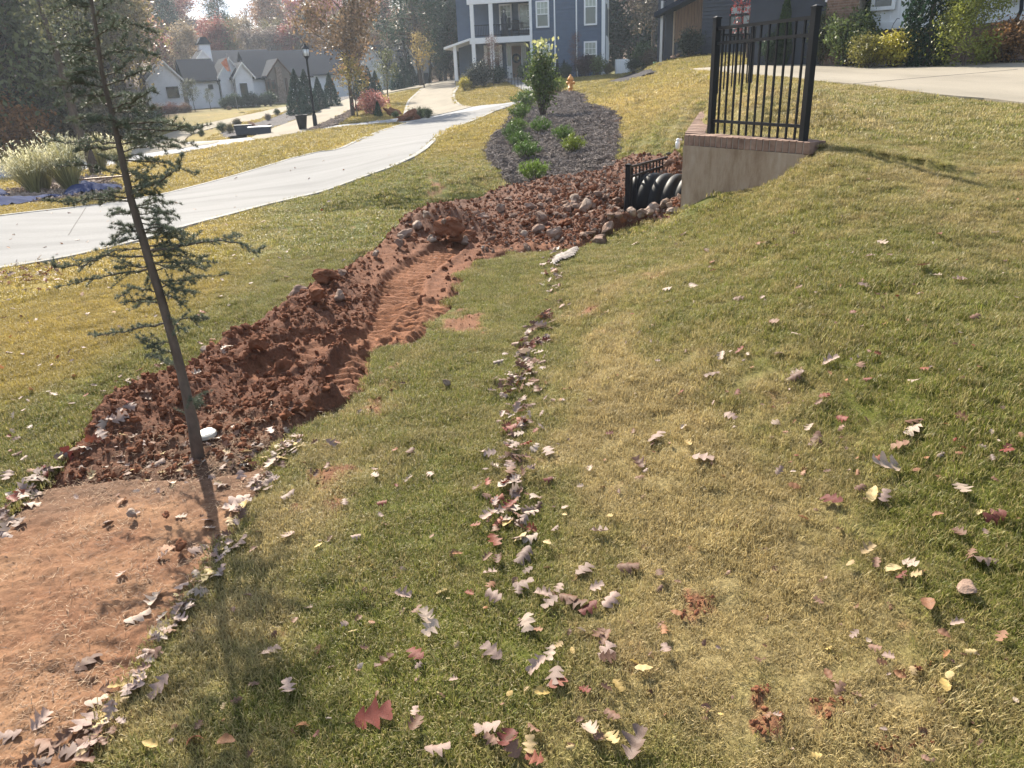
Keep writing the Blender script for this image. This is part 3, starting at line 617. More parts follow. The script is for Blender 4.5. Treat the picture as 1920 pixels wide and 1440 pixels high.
def post(mb, p, z0, z1, w=.058):
    mb.box(p[0]-w/2, p[0]+w/2, p[1]-w/2, p[1]+w/2, z0, z1); mb.box(p[0]-w/2-.005, p[0]+w/2+.005, p[1]-w/2-.005, p[1]+w/2+.005, z1, z1+.014)
    mb.add([(p[0]-w/2, p[1]-w/2, z1+.014), (p[0]+w/2, p[1]-w/2, z1+.014), (p[0]+w/2, p[1]+w/2, z1+.014), (p[0]-w/2, p[1]+w/2, z1+.014), (p[0], p[1], z1+.03)], [(0, 1, 4), (1, 2, 4), (2, 3, 4), (3, 0, 4)])
def fence_panel(name, label, a, b, posts, zr, zb, n, rail_w=.028, pk=.017, pw=.058, wp=None):
    """a, b: post feet (x, y); posts: (z0, z1) for each; zr: rail heights at a and at b; zb: picket foot below the lowest rail"""
    e = empty(name, (a[0], a[1], 0), 0, label, 'fence'); A = Vector((0, 0, 0)); B = Vector((b[0]-a[0], b[1]-a[1], 0)); ang = math.atan2(B.y, B.x); d = B.normalized()
    for pz, p in zip(posts, (A, B)):
        if pz is None: continue
        mb = MB(); post(mb, (0, 0), pz[0], pz[1], pw); mb.build('post', M['black'], e, loc=(p.x, p.y, 0), rot=(0, 0, ang))
    for za, zb_ in zr:
        mb = MB(); mb.bar((A.x, A.y, za), (B.x, B.y, zb_), rail_w*.9, rail_w); mb.build('rail', M['black'], e)
    mb = MB(); mb.box(-pk/2, pk/2, -pk/2, pk/2, 0, 1); pm = mb.mesh('picket'); pm.materials.append(M['black'])
    for i in range(1, n+1):
        t = i/(n+1); top = zr[0][0]*(1-t)+zr[0][1]*t; bot = (zr[-1][0]*(1-t)+zr[-1][1]*t)-zb; p = A+B*t
        mk('picket', pm, e, None, (p.x, p.y, bot), (0, 0, ang), (1, 1, top-bot))
    return e
fence_panel('iron_fence', 'tall black fence panel of eleven pickets standing on the brick-capped wall', (2.21, 8.32), (2.69, 7.0), [(.90, 2.05), (.80, 2.03)], [(1.96, 1.96), (1.825, 1.825), (1.085, 1.085)], .12, 11)
fence_panel('iron_fence', 'black fence panel standing behind the tall one on the lawn, seen through its pickets', (3.33, 12.4), (4.10, 13.2), [(1.0, 2.16), (1.1, 2.16)], [(2.05, 2.07), (1.93, 1.95), (1.19, 1.2)], .06, 8)
fence_panel('iron_fence', 'short black fence in the rubble beside the corrugated pipe', (1.505, 9.3), (2.345, 11.0), [(-.35, .56), (.0, .50)], [(.535, .46), (.42, .36)], .75, 11)
# corrugated culvert pipe
pipe = empty('culvert_pipe', (1.74, 10.0, -.0), rad(-38), 'black corrugated plastic culvert pipe lying between the short fence and the wall', 'pipe')
prof = []; Lp = 1.0; nr = 6; 
for i in range(nr):
    x0 = i*Lp/nr; wd = Lp/nr
    for t, r_ in ((0, .352), (.10, .378), (.25, .392), (.60, .392), (.76, .378), (.88, .352)): prof.append((r_, x0+t*wd))
mb = MB(); n = 48; vs = []; fs = []
for r_, x in prof:
    for k in range(n): a = 2*math.pi*k/n; vs.append((x, r_*math.cos(a), r_*math.sin(a)))
for i in range(len(prof)-1):
    for k in range(n): fs.append((i*n+k, i*n+(k+1) % n, (i+1)*n+(k+1) % n, (i+1)*n+k))
mb.add(vs, fs); mb.build('corrugated_shell', M['pipe'], pipe, True)
mb = MB(); vs = []; fs = []
for x in (0, Lp-.02):
    for k in range(n): a = 2*math.pi*k/n; vs.append((x, .31*math.cos(a), .31*math.sin(a)))
for k in range(n): fs.append((k, (k+1) % n, (k+1) % n+n, k+n))
b_ = len(vs)
for k in range(n): a = 2*math.pi*k/n; vs.append((0, .336*math.cos(a), .336*math.sin(a)))
for k in range(n): fs.append((k, (k+1) % n, b_+(k+1) % n, b_+k))
mb.add(vs, fs); mb.build('inner_liner', M['pipe'], pipe, True)
# little wall lamp beside the wall corner
e = empty('utility_light', v3(P(1271, 268, 8.6)), 0, 'small white plastic outdoor light fixed beside the top left corner of the wall', 'lamp')
mb = MB(); mb.lathe([(.016, -.06), (.024, -.055), (.027, -.0), (.024, .012), (.010, .02)], 14); mb.build('globe', simple('frosted_plastic', (.75, .76, .76), .3, .05, 5, 0), e, True)
mb = MB(); mb.lathe([(.02, .02), (.022, .03), (.015, .045), (.006, .05)], 14); mb.bar((.0, 0, .03), (.045, .03, .03), .018); mb.build('bracket', M['white'], e)

# sewer clean-out cap in the trench
q = shit(389, 820); e = empty('cleanout_cap', (q[0], q[1], q[2]+.022), 0, 'round white plastic clean-out cap set in the red clay beside the young cedar', 'lid'); e.rotation_euler = (rad(6), rad(-3), 0); e.scale = (.62, .62, .42)
mb = MB(); mb.lathe([(.078, -.03), (.078, .0), (.078, .010), (.07, .02)], 36); mb.build('rim', simple('cream_plastic', (.40, .385, .33), .45, .12, 30, .05), e, False)
mb = MB(); mb.lathe([(.062, .018), (.062, .026), (.058, .029), (.0, .031)], 36); mb.build('lid_plate', simple('cream_plastic_lid', (.42, .405, .35), .4, .1, 30, .05), e)
for a in range(6): mb = MB(); mb.lathe([(.006, .026), (.006, .032), (.003, .033)], 8, Matrix.Translation((.048*math.cos(a*1.047), .048*math.sin(a*1.047), 0))); mb.build('screw', M['metal'], e)

# ================================================================== rocks of the trench
sp = [(842,418,66,'r','large crumbling red clay block on top of the rock pile'),(868,436,58,'r','grooved red clay block leaning at the right of the rock pile'),(806,400,20,'c','small dark brown stone at the top left of the rock pile'),(800,412,20,'p','pale grey stone near the top of the rock pile'),(828,404,22,'p','pale grey stone under the big clay block'),(782,424,26,'p','flat pale grey stone on the left side of the rock pile'),(803,415,20,'p','rounded white-grey stone in the middle of the rock pile'),(812,449,26,'p','pale mottled stone low on the left of the rock pile'),(873,452,26,'c','tan stone at the right foot of the rock pile'),(920,450,16,'c','tan stone right of the rock pile'),(748,458,20,'c','red-brown stone at the left foot of the rock pile'),(705,478,18,'p','grey stone on the lawn edge of the trench'),(760,440,22,'c','brown stone between the lawn and the rock pile'),
 (612,520,38,'r','upright red-brown rock at the back of the group on the lawn edge'),(558,550,38,'c','dark wedge-shaped rock at the left of the group on the lawn edge'),(596,556,42,'r','big square red rock at the front of the group on the lawn edge'),(638,556,34,'c','flat tan slab right of the red rock group'),(642,514,22,'c','small brown rock behind the red rock group'),(486,647,40,'r','flat-topped clay boulder in the middle of the clods'),(530,697,36,'r','squat clay boulder beside the small tread print'),(392,660,26,'p','tan stone at the lawn edge right of the young cedar'),
 (1098,388,34,'p','pale angular stone on top of the rubble near the short fence'),(1075,372,24,'p','white-tan stone high on the rubble'),(1110,402,20,'c','orange stone below the pale angular stone'),(1127,398,26,'c','brown stone right of the pale angular stone'),(1064,392,26,'c','tan flat stone left of the pale angular stone'),(1015,410,30,'c','pale flat stone in the middle of the rubble'),(1060,420,30,'r','dark red clay lump at the front of the rubble'),(1042,438,34,'c','tan rounded stone at the front edge of the rubble'),(1140,432,40,'c','dark brown boulder at the grass edge of the rubble'),(1124,449,30,'c','rounded brown boulder nearest the grass by the rubble'),(1010,432,22,'c','light brown stone near the front of the rubble'),(985,440,18,'p','small grey stone in front of the rubble'),(1150,398,20,'c','brown stone near the foot of the fence post'),(1186,402,26,'p','cream stone at the foot of the short fence post'),(1222,392,36,'p','large pale stone in front of the culvert pipe'),(1245,383,26,'p','white pointed stone in front of the culvert pipe'),(1262,398,24,'p','cream stone at the bottom left corner of the wall'),(1205,405,22,'p','tan stone left of the culvert pipe'),(1262,318,26,'p','pale flat stone above the pipe by the wall'),(1254,306,18,'c','orange-tan stone behind the fence post by the wall'),(905,405,22,'c','brown stone at the back of the trench'),(940,392,20,'p','pale flat fragment at the back of the trench'),(955,376,16,'c','small tan stone below the mulch bed'),
 (1810,1106,34,'c','smooth tan pebble lying in the grass at the right'),(252,968,20,'p','small grey stone on the bare orange clay'),(314,973,18,'r','small dark clay lump on the bare clay'),(343,1030,24,'r','dark clay lump by a leaf on the bare clay'),(838,996,16,'p','small white stone in the grass right of the tread print')]
sp[-1] = (838, 722, 16, 'p', 'small white stone in the grass right of the tread print')
for a in sp: rock(*a[:4], a[4], sink=.30 if a[2] > 50 else .10 if a[0] != 1810 else .25, flat=.62 if a[2] > 50 else None)
gl = {'c': 'brown stones in the rubble', 'p': 'pale stones in the rubble', 'r': 'clay lumps in the trench'}
lb = {'c': 'brown clay-stained stone lying in the dug rubble', 'p': 'pale quarry stone lying in the dug rubble', 'r': 'rough red clay lump lying in the dug trench'}
for i in range(175):
    if i < 110: u, v = random.gauss(1080, 62), random.gauss(398, 28); s = random.uniform(8, 17); k = random.choice('ccrrrc')
    elif i < 135: u, v = random.gauss(835, 38), random.gauss(440, 16); s = random.uniform(9, 18); k = random.choice('cprr')
    elif i < 150: u, v = random.uniform(1180, 1270), random.uniform(385, 410); s = random.uniform(9, 16); k = 'p'
    else: u, v = random.uniform(300, 640), random.uniform(560, 830); s = random.uniform(12, 24); k = 'r'; v = max(v, 1010-.78*u)
    q = hit(u, v)
    if sdf(soil_p, np.array([q[:2]]))[0] < .05: continue
    pl_ = 'at the culvert end of the rubble' if u > 1150 else 'on top of the rubble' if u > 950 and v < 385 else 'in the middle of the rubble' if u > 950 and v < 412 else 'near the grass edge of the rubble' if u > 950 else 'around the rock pile' if u > 740 else 'among the clods behind the young cedar' if u < 450 else 'among the clods halfway along the trench'
    rock(u, v, s, k, ('small ' if s < 13 else 'mid-sized ')+{'c': 'brown stone ', 'p': 'pale stone ', 'r': 'red clay lump '}[k]+pl_, gl[k])

# ================================================================== clods and gravel (countless): instances
def instancer(name, pts, protos, rots, scl, cols, label, mat=None):
    me = bpy.data.meshes.new(name); me.vertices.add(len(pts)); me.vertices.foreach_set('co', np.asarray(pts, np.float32).ravel())
    for nm, ty, dat in (('rot', 'FLOAT_VECTOR', rots), ('scl', 'FLOAT', scl)):
        a = me.attributes.new(nm, ty, 'POINT'); a.data.foreach_set('vector' if ty == 'FLOAT_VECTOR' else 'value', np.asarray(dat, np.float32).ravel())
    if cols is not None:
        a = me.attributes.new('gc', 'FLOAT_COLOR', 'POINT'); c = np.ones((len(pts), 4), np.float32); c[:, :3] = cols; a.data.foreach_set('color', c.ravel())
    cl = bpy.data.collections.new(name+'_kinds')
    for p_ in protos: cl.objects.link(p_)
    ng = bpy.data.node_groups.new(name, 'GeometryNodeTree'); ng.interface.new_socket('Geometry', in_out='INPUT', socket_type='NodeSocketGeometry'); ng.interface.new_socket('Geometry', in_out='OUTPUT', socket_type='NodeSocketGeometry')
    N = ng.nodes.new; gi = N('NodeGroupInput'); go = N('NodeGroupOutput'); io = N('GeometryNodeInstanceOnPoints'); ci = N('GeometryNodeCollectionInfo'); ci.inputs[0].default_value = cl
    ci.inputs['Separate Children'].default_value = True; ci.inputs['Reset Children'].default_value = True; io.inputs['Pick Instance'].default_value = True
    ar = N('GeometryNodeInputNamedAttribute'); ar.data_type = 'FLOAT_VECTOR'; ar.inputs[0].default_value = 'rot'; as_ = N('GeometryNodeInputNamedAttribute'); as_.data_type = 'FLOAT'; as_.inputs[0].default_value = 'scl'
    rv = N('FunctionNodeRandomValue'); rv.data_type = 'INT'; rv.inputs[4].default_value = 0; rv.inputs[5].default_value = len(protos)-1
    ng.links.new(gi.outputs[0], io.inputs['Points']); ng.links.new(ci.outputs[0], io.inputs['Instance']); ng.links.new(rv.outputs[2], io.inputs['Instance Index'])
    er = N('FunctionNodeEulerToRotation'); ng.links.new(ar.outputs[0], er.inputs[0]); ng.links.new(er.outputs[0], io.inputs['Rotation']); ng.links.new(as_.outputs[0], io.inputs['Scale']); ng.links.new(io.outputs[0], go.inputs[0])
    o = mk(name, me); md = o.modifiers.new('scatter', 'NODES'); md.node_group = ng; tag(o, label, kind='stuff'); return o
def tris(me):
    return me
clod_me = []
for i in range(5):
    me = rockmesh(100+i, 2, .9, .7); me.materials.append(M['rockr']); clod_me.append(mk('clod_kind', me, link=False))
clod_p = []
for i in range(4):
    me = rockmesh(140+i, 2, .6, .7); me.materials.append(M['rock']); clod_p.append(mk('gravel_kind', me, link=False))
def sample_in(pl, n, wfun):
    lo, hi = pl.min(0), pl.max(0); out = []
    while sum(map(len, out)) < n:
        p = rng.uniform(lo, hi, (n*3, 2)); r2 = np.hypot(p[:, 0], p[:, 1]); w = wfun(p[:, 0], p[:, 1])*(sdf(pl, p) > .02); out.append(p[rng.random(len(p)) < w])
    return np.vstack(out)[:n]
def surf(pl, zf, p):
    s_ = sdf(pl, p); return zf(p[:, 0], p[:, 1], height(p), s_)
def rrot(n, t=3.14): return np.c_[rng.uniform(-t, t, n), rng.uniform(-t, t, n), rng.uniform(0, 6.28, n)]
def wcl(x, y): 
    tz, cov = tracks(x, y); rightness = sstep(-.3, .4, (x+.30*y-.70)); return np.clip((1-cov)*(1-.85*rightness*(y < 8)), .02, 1)*np.clip(5/np.maximum(y, 2.5), .25, 1)**1.2
lidp = shit(389, 820)[:2]; p = sample_in(soil_p, 16000, wcl); p = p[np.hypot(*(p-lidp).T) > .09]; s = .006+.04*rng.random(len(p))**5; z = surf(soil_p, soil_z, p)+s*.15
instancer('clay_clods', np.c_[p, z], clod_me, rrot(len(p)), s*(1+.05*p[:, 1]), None, 'countless small red clay clods covering the dug trench')
pb = []
for u, v, r_, s_, w_ in SOILB:
    qh = hit(u, v); R_b = r_*np.hypot(qh[0], qh[1])*1.05/FPX
    pb.append(qh[:2]+rng.normal(size=(22, 2))*np.array([R_b*.5, R_b*s_*.5]))
pb = np.vstack(pb); lf_ = lawnfields(pb[:, 0], pb[:, 1])[2]; pb = pb[(lf_ > .25) & (sdf(soil_p, pb) < 0)]; s = .005+.017*rng.random(len(pb))**2
instancer('soil_crumbs', np.c_[pb, height(pb)+.012], clod_me, rrot(len(pb)), s, None, 'red soil crumbs dropped on the turf beside the trench')
p = sample_in(soil_p, 4200, lambda x, y: ((y > 7.3)*np.clip((x+.9-.25*np.abs(y-9.3))/1.1, .06, 1)*(.35+.65*(fbm(x, y, 1.6, 8) > .5)))); s = .010+.06*rng.random(len(p))**4; z = surf(soil_p, soil_z, p)+s*.2
instancer('rubble', np.c_[p, z], clod_p+clod_me[:3], rrot(len(p)), s, None, 'small broken stone rubble heaped between the mulch and the trench')
pale_me = []
for i in range(3):
    me = rockmesh(160+i, 2, .6, .7); me.materials.append(M['rockp']); pale_me.append(mk('pale_stone_kind', me, link=False))
p = sample_in(soil_p, 800, lambda x, y: ((y > 7.6)*np.clip((x-.5)/1.0, 0, 1))); s = .012+.055*rng.random(len(p))**2.5; z = surf(soil_p, soil_z, p)+s*.3
instancer('pale_rubble', np.c_[p, z], pale_me, rrot(len(p)), s, None, 'broken pale stones lying over the dark rubble near the culvert')
chip_me = []
for i in range(3):
    mb = MB(); 
    for k in range(9):
        c = Vector((random.uniform(-.05, .05), random.uniform(-.05, .05), random.uniform(0, .02))); d = Vector((random.uniform(-1, 1), random.uniform(-1, 1), random.uniform(-.3, .5))).normalized()*random.uniform(.012, .035)
        mb.bar(c-d, c+d, random.uniform(.004, .010), .004)
    me = mb.mesh('chip'); me.materials.append(simple('mulch_chip_%d' % i, [(.14, .115, .10), (.085, .07, .065), (.20, .165, .145)][i], .95, .3, 20, .2)); chip_me.append(mk('mulch_chip_kind', me, link=False))
p = sample_in(mulch_p, 9000, lambda x, y: np.clip(14/y, .2, 1)**1.5); z = surf(mulch_p, mul_z, p)+.008
instancer('mulch_chips', np.c_[p, z], chip_me, rrot(len(p), .4), .9+.05*p[:, 1]*rng.random(len(p)), None, 'countless shredded bark chips on the mulch bed')
p = sample_in(bedL_p, 1500, lambda x, y: .5+0*x); s = .04+.12*rng.random(len(p))**2; z = height(p)+.02
stone_me = []
for i in range(3):
    me = rockmesh(180+i, 1, .5, .7); me.materials.append(M['rockp']); stone_me.append(mk('stone_kind', me, link=False))
instancer('bed_stones', np.c_[p, z], stone_me, rrot(len(p)), s, None, 'small stones covering the planting bed by the ornamental grasses')
p = sample_in(gravel_p, 900, lambda x, y: .5+0*x); s = .08+.12*rng.random(len(p)); z = height(p)+.03
instancer('gravel', np.c_[p, z], stone_me, rrot(len(p)), s, None, 'pale gravel stones along the driveway below the lamp post')
# dry clippings and straw on the bare clay
straw = []
for i in range(4):
    mb = MB()
    for k in range(7):
        c = Vector((random.uniform(-.06, .06), random.uniform(-.06, .06), random.uniform(.001, .006))); a = random.uniform(0, 6.28); l_ = random.uniform(.004, .018); d = Vector((math.cos(a), math.sin(a), random.uniform(-.15, .25)))*l_; w = Vector((-math.sin(a), math.cos(a), 0))*.0008
        m_ = c+Vector((random.uniform(-.004, .004), random.uniform(-.004, .004), random.uniform(.001, .006)))
        mb.add([c-d-w, c-d+w, m_+w, m_-w, c+d], [(0, 1, 2, 3), (3, 2, 4)])
    me = mb.mesh('straw'); me.materials.append(simple('dry_straw_%d' % i, [(.30, .19, .11), (.20, .12, .07), (.34, .23, .14), (.12, .07, .045)][i], .8, .2, 30, 0)); straw.append(mk('straw_kind', me, link=False))
p = sample_in(clay_p, 800, lambda x, y: .3+.7*(fbm(x, y, 2.2, 5) > .45)); z = surf(clay_p, clay_z, p)+.002
p2 = sample_in(soil_p, 260, lambda x, y: np.exp(-(((x+1.35)/.6)**2+((y-3.2)/.45)**2))); z2 = surf(soil_p, soil_z, p2)+.006
pp = np.vstack([np.c_[p, z], np.c_[p2, z2]])
instancer('dry_straw', pp, straw, np.c_[rng.uniform(-.1, .1, len(pp)), rng.uniform(-.1, .1, len(pp)), rng.uniform(0, 6.28, len(pp))], rng.uniform(.7, 1.4, len(pp)), None, 'dry grass clippings strewn over the bare clay')

# ================================================================== turf
def tuft(i, nbl, R_, h0, h1, w, kind):
    r = np.random.default_rng(500+i); n = nbl; a = r.uniform(0, 6.283, n); rd = R_*np.sqrt(r.random(n)); bx = rd*np.cos(a); by = rd*np.sin(a); ln = r.uniform(h0, h1, n); d = r.uniform(0, 6.283, n)
    lean = r.uniform(.25, 1.25, n); curl = r.uniform(-.4, .9, n); wd = w*r.uniform(.7, 1.3, n); V = []; F_ = []
    side = np.c_[-np.sin(d), np.cos(d), np.zeros(n)]; base = np.c_[bx, by, np.full(n, -.006)]
    def dirv(l): return np.c_[np.cos(d)*np.sin(l), np.sin(d)*np.sin(l), np.cos(l)]
    p1 = base+dirv(lean*.5)*(ln*.5)[:, None]; p2 = p1+dirv(lean+curl*.6)*(ln*.5)[:, None]; b = 0
    V = np.concatenate([base-side*wd[:, None]*.5, base+side*wd[:, None]*.5, p1+side*wd[:, None]*.5, p1-side*wd[:, None]*.5, p2], 0)
    k = np.arange(n); q_ = np.stack([k, k+n, k+2*n, k+3*n], -1); t_ = np.stack([k+3*n, k+2*n, k+4*n, k+4*n], -1)
    me = bpy.data.meshes.new('turf'); me.from_pydata([tuple(v) for v in V], [], [tuple(f) for f in q_]+[tuple(f[:3]) for f in t_]); me.materials.append(M['grass']); return mk('turf_kind', me, link=False)
TF = [tuft(i, 85, .055, .016, .036, .0019, 0) for i in range(6)]
TFf = [tuft(20+i, 70, .075, .015, .03, .0035, 0) for i in range(4)]
def turf(name, r0, r1, n, protos, s0, s1, label, amax=47):
    k = int(n*1.0); th = np.radians(rng.uniform(-amax, amax, k)); R2 = np.sqrt(rng.uniform(r0*r0, r1*r1, k)); x = R2*np.sin(th); y = R2*np.cos(th); p = np.c_[x, y]
    t, g, s = lawnfields(x, y); ok = (rng.random(k) > s*1.05) & ~((y > 34) & (x < -13-.22*(y-35)) & (y < 62)) & ~((y > 53) & (x > -3) & (x < 12)) & ~((y > 60) & (x < -6))
    edge = (fbm(x, y, 12, 15)-.5)*.08
    ok &= sdf(soil_p, p) < (fbm(x, y, 4.5, 16)-.5)*.5*sstep(-.6, .3, x+.30*y-.70)+edge*.5
    for pl in (clay_p, mulch_p): ok &= sdf(pl, p) < .0+edge*.6+(.012 if pl is clay_p else 0.0)
    for pl in CONC+[bedL_p, mulchR_p, isl_p, gravel_p, mulchD_p]: ok &= sdf(pl, p) < -.0
    ok &= ~((np.abs(sd_line(p, WA, WB)+.1) < .115) & (x > 1.9) & (x < 2.78)); ok &= ~((sd_line(p, WA, WL) > -.02) & (sd_line(p, WA, WL) < .2) & (y > 8.2) & (y < 13))
    p = p[ok]; t = t[ok]; g = g[ok]; s = s[ok]; x, y = p.T; n_ = len(p)
    c = lawncol(x, y, (np.clip(t+rng.normal(0, .16, n_), 0, 1), g, s*.3)); c = c*rng.uniform(.6, 1.45, n_)[:, None]
    nr = sstep(26, 10, np.hypot(x, y)); z = height(p)+nr*((billow(x, y, 9, 2)-.4)*.028+(fbm(x, y, 2.2, 4)-.5)*.05)+sstep(8, 20, np.hypot(x, y))*(fbm(x, y, .8, 12)-.5)*.09
    hgt = .45+.55*fbm(x, y, 1.7, 33)+.65*fbm(x, y, 7, 34)
    return instancer(name, np.c_[p, z], protos, np.c_[rng.uniform(-.15, .15, n_), rng.uniform(-.15, .15, n_), rng.uniform(0, 6.28, n_)], rng.uniform(s0, s1, n_)*hgt, c, label)
turf('near_turf', .85, 3.4, 17000, TF, .72, 1.15, 'short curly turf of green and straw-coloured blades nearest the camera', 90)
turf('middle_turf', 3.35, 8, 50000, TF, .8, 1.2, 'short turf covering the middle of the slope', 62)
turf('far_turf', 7.8, 20, 38000, TFf, 1.2, 1.9, 'fine turf on the far lawns')
turf('distant_turf', 19.5, 62, 60000, TFf, 2.2, 3.6, 'turf of the distant lawns around the houses')
# ================================================================== fallen leaves
def leafmesh(kind, seed):
    r = random.Random(seed); n = 20; side = []
    for i in range(n+1):
        t = i/n
        if kind == 'oak':
            env = math.sin(math.pi*min(1, t*1.02)**.8)**.6*.37; ph = (t*3.0+.12) % 1.; lob = max(0, 1-abs(ph-.6)/.52)**.9; w = env*(.30+.95*lob)*r.uniform(.88, 1.12) if 0 < i < n else 0.004
            side.append((t+(.13*lob if 1 < i < n-1 else 0), w))
        else: side.append((t, .30*math.sin(math.pi*t**.85)**.8*(1+r.uniform(-.08, .08)) if 0 < i < n else .003))
    cu, cv, tw = r.uniform(-1.3, 1.5), r.uniform(.05, .95)*r.choice((1, 1, -1)), r.uniform(-.9, .9); V = []; F_ = []
    def warp_(x, y):
        z = cv*y*y*1.9+cu*.22*(x-.5)**2+tw*(x-.5)*y*.5+.03*math.sin(x*17+seed)*abs(y)*3; return (x-.5, y*(1-.25*abs(cv)*abs(y)), z)
    for i, (x, w) in enumerate(side):
        t = i/n; wr = w*r.uniform(.85, 1.12) if 0 < i < n else w
        V += [warp_(t, 0), warp_((t+x)/2, w*.55), warp_(x, w), warp_((t+x)/2, -wr*.55), warp_(x, -wr)]
    for i in range(n):
        a = i*5; b = a+5; F_ += [(a, a+1, b+1, b), (a+1, a+2, b+2, b+1), (a, b, b+3, a+3), (a+3, b+3, b+4, a+4)]
    b = len(V); V += [(-.5, -.006, 0), (-.5, .006, 0), (-.68, .004, .02), (-.68, -.004, .02)]; F_.append((b, b+1, b+2, b+3))
    me = bpy.data.meshes.new('leaf'); me.from_pydata(V, [], F_); me.polygons.foreach_set('use_smooth', [True]*len(F_)); me.materials.append(M['leaf']); return me
OAK = [leafmesh('oak', i) for i in range(12)]; OVL = [leafmesh('oval', 50+i) for i in range(5)]
LC = {'P': [(.28, .20, .17), (.34, .25, .21), (.21, .15, .125), (.38, .30, .24)], 'B': [(.15, .08, .05), (.20, .115, .08), (.12, .065, .045)], 'R': [(.16, .035, .022), (.20, .06, .032), (.12, .03, .022)], 'O': [(.27, .13, .06), (.22, .11, .06)], 'Y': [(.40, .29, .10), (.34, .25, .13), (.42, .33, .16)]}
NM = {'P': 'pale oak leaf', 'B': 'brown oak leaf', 'R': 'dark red oak leaf', 'O': 'orange dry leaf', 'Y': 'yellow dry leaf'}
LEAFS = []
def ground_z(x, y):
    p = np.array([[x, y]]); h = height(p); s1 = sdf(soil_p, p)[0]; s2 = sdf(clay_p, p)[0]
    if s1 > .03: return float(soil_z(p[:, 0], p[:, 1], h, np.array([s1]))[0])
    if s2 > .03: return float(clay_z(p[:, 0], p[:, 1], h, np.array([s2]))[0])
    if sdf(drive_p, p)[0] > 0: return float(h[0])+.024
    r_ = math.hypot(x, y); nr = float(sstep(26, 10, np.array(r_)))
    return float(h[0])+nr*float(((billow(p[:, 0], p[:, 1], 9, 2)-.4)*.028+(fbm(p[:, 0], p[:, 1], 2.2, 4)-.5)*.05)[0])+.016
def norm_at(x, y):
    e = .12; h = height(np.array([[x+e, y], [x-e, y], [x, y+e], [x, y-e]])); return Vector((-(h[0]-h[1])/(2*e), -(h[2]-h[3])/(2*e), 1)).normalized()
def leaf_xform(x, y, s, lift=0, tilt=.35):
    n = norm_at(x, y); q = n.to_track_quat('Z', 'Y').to_matrix().to_4x4()
    return Matrix.Translation((x, y, ground_z(x, y)+.006+lift+s*.04)) @ q @ Euler((random.gauss(0, tilt), random.gauss(0, tilt), random.uniform(0, 6.28))).to_matrix().to_4x4() @ Matrix.Diagonal((s, s, s, 1))
def leaf(u, v, spx, k, place, group, lift=0, tilt=.24):
    q = shit(u, v); dep = float((q-CC)@CF); s = min(.21, spx*dep/FPX*1.0); oval = k in 'YO' and random.random() < .6
    o = mk('fallen_leaf', random.choice(OVL if oval else OAK)); o.matrix_world = leaf_xform(q[0], q[1], s, lift, tilt); c = random.choice(LC[k]); j = random.uniform(.85, 1.15); o.color = (c[0]*j, c[1]*j, c[2]*j, 1)
    sz = 'large' if s > .135 else 'small' if s < .07 else 'mid-sized'; nm = NM[k] if not oval else {'Y': 'yellow oval leaf', 'O': 'orange oval leaf'}[k]
    LEAFS.append((o, q, sz, nm, place, group, u, v)); return o
C2 = [(280,685,80,'P'),(310,35,60,'B'),(400,130,50,'P'),(155,145,45,'P'),(305,165,45,'P'),(250,190,30,'R'),(185,270,50,'R'),(20,270,50,'P'),(180,325,35,'P'),(70,420,50,'P'),(670,60,60,'P'),(780,30,60,'P'),(830,10,60,'R'),(640,50,50,'P'),(930,40,80,'P'),(760,145,90,'B'),(740,190,90,'P'),(790,180,60,'P'),(855,130,40,'P'),(760,290,80,'R'),(780,240,60,'P'),(670,340,100,'P'),(750,365,70,'Y'),(800,355,60,'P'),(855,315,70,'P'),(605,375,50,'R'),(1005,290,40,'P'),(960,385,50,'P'),(1005,325,35,'Y'),(1075,205,35,'P'),(1120,120,50,'P'),(930,170,50,'R'),(1340,100,80,'B'),(1160,400,90,'P'),(1210,330,40,'Y'),(690,440,90,'R'),(800,430,80,'Y'),(850,430,80,'P'),(925,455,50,'Y'),(525,510,50,'O'),(660,515,60,'B'),(710,525,70,'B'),(820,510,110,'P'),(840,570,50,'P'),(670,590,70,'P'),(675,640,60,'O'),(820,640,100,'P'),(800,660,70,'P'),(580,690,50,'R'),(685,710,95,'P'),(650,750,30,'O'),(910,690,90,'P'),(940,730,90,'P'),(1020,700,90,'B'),(1060,720,100,'B'),(1110,740,100,'R'),(1210,700,110,'P'),(980,655,60,'P'),(1090,560,100,'P'),(1150,640,70,'P'),(1290,550,105,'B'),(1430,590,60,'B'),(1440,620,40,'Y'),(340,750,60,'B'),(385,785,100,'P'),(405,840,100,'P'),(835,820,110,'P'),(885,850,50,'O'),(1160,860,80,'B'),(1190,880,90,'B'),(1190,940,105,'P'),(1200,970,80,'B'),(980,915,50,'Y'),(945,955,80,'P'),(1040,935,40,'Y'),(680,950,110,'P'),(200,985,105,'B'),(340,960,95,'R'),(350,1010,40,'P'),(880,1010,110,'P'),(960,1060,120,'P'),(975,1090,90,'R'),(905,1130,80,'Y'),(760,1140,45,'Y'),(835,1115,40,'Y'),(1095,1110,60,'R'),(1245,1100,75,'Y'),(1360,1020,85,'Y'),(1190,1110,60,'B'),(150,1245,180,'R'),(335,1230,60,'P'),(340,1290,95,'B'),(440,1400,120,'P'),(510,1090,45,'P'),(20,810,45,'P'),(140,800,40,'O'),(660,1290,125,'P'),(750,1350,125,'R'),(850,1370,90,'Y'),(680,1350,80,'B'),(770,1380,105,'B'),(870,1420,90,'R'),(1030,1375,40,'Y'),(870,1290,80,'B'),(1120,1300,105,'P'),(1220,1220,80,'B'),(1220,1330,90,'Y'),(1330,1350,160,'P'),(1160,1320,70,'B'),(1460,930,70,'P'),(1450,850,60,'O'),(1510,765,60,'O')]
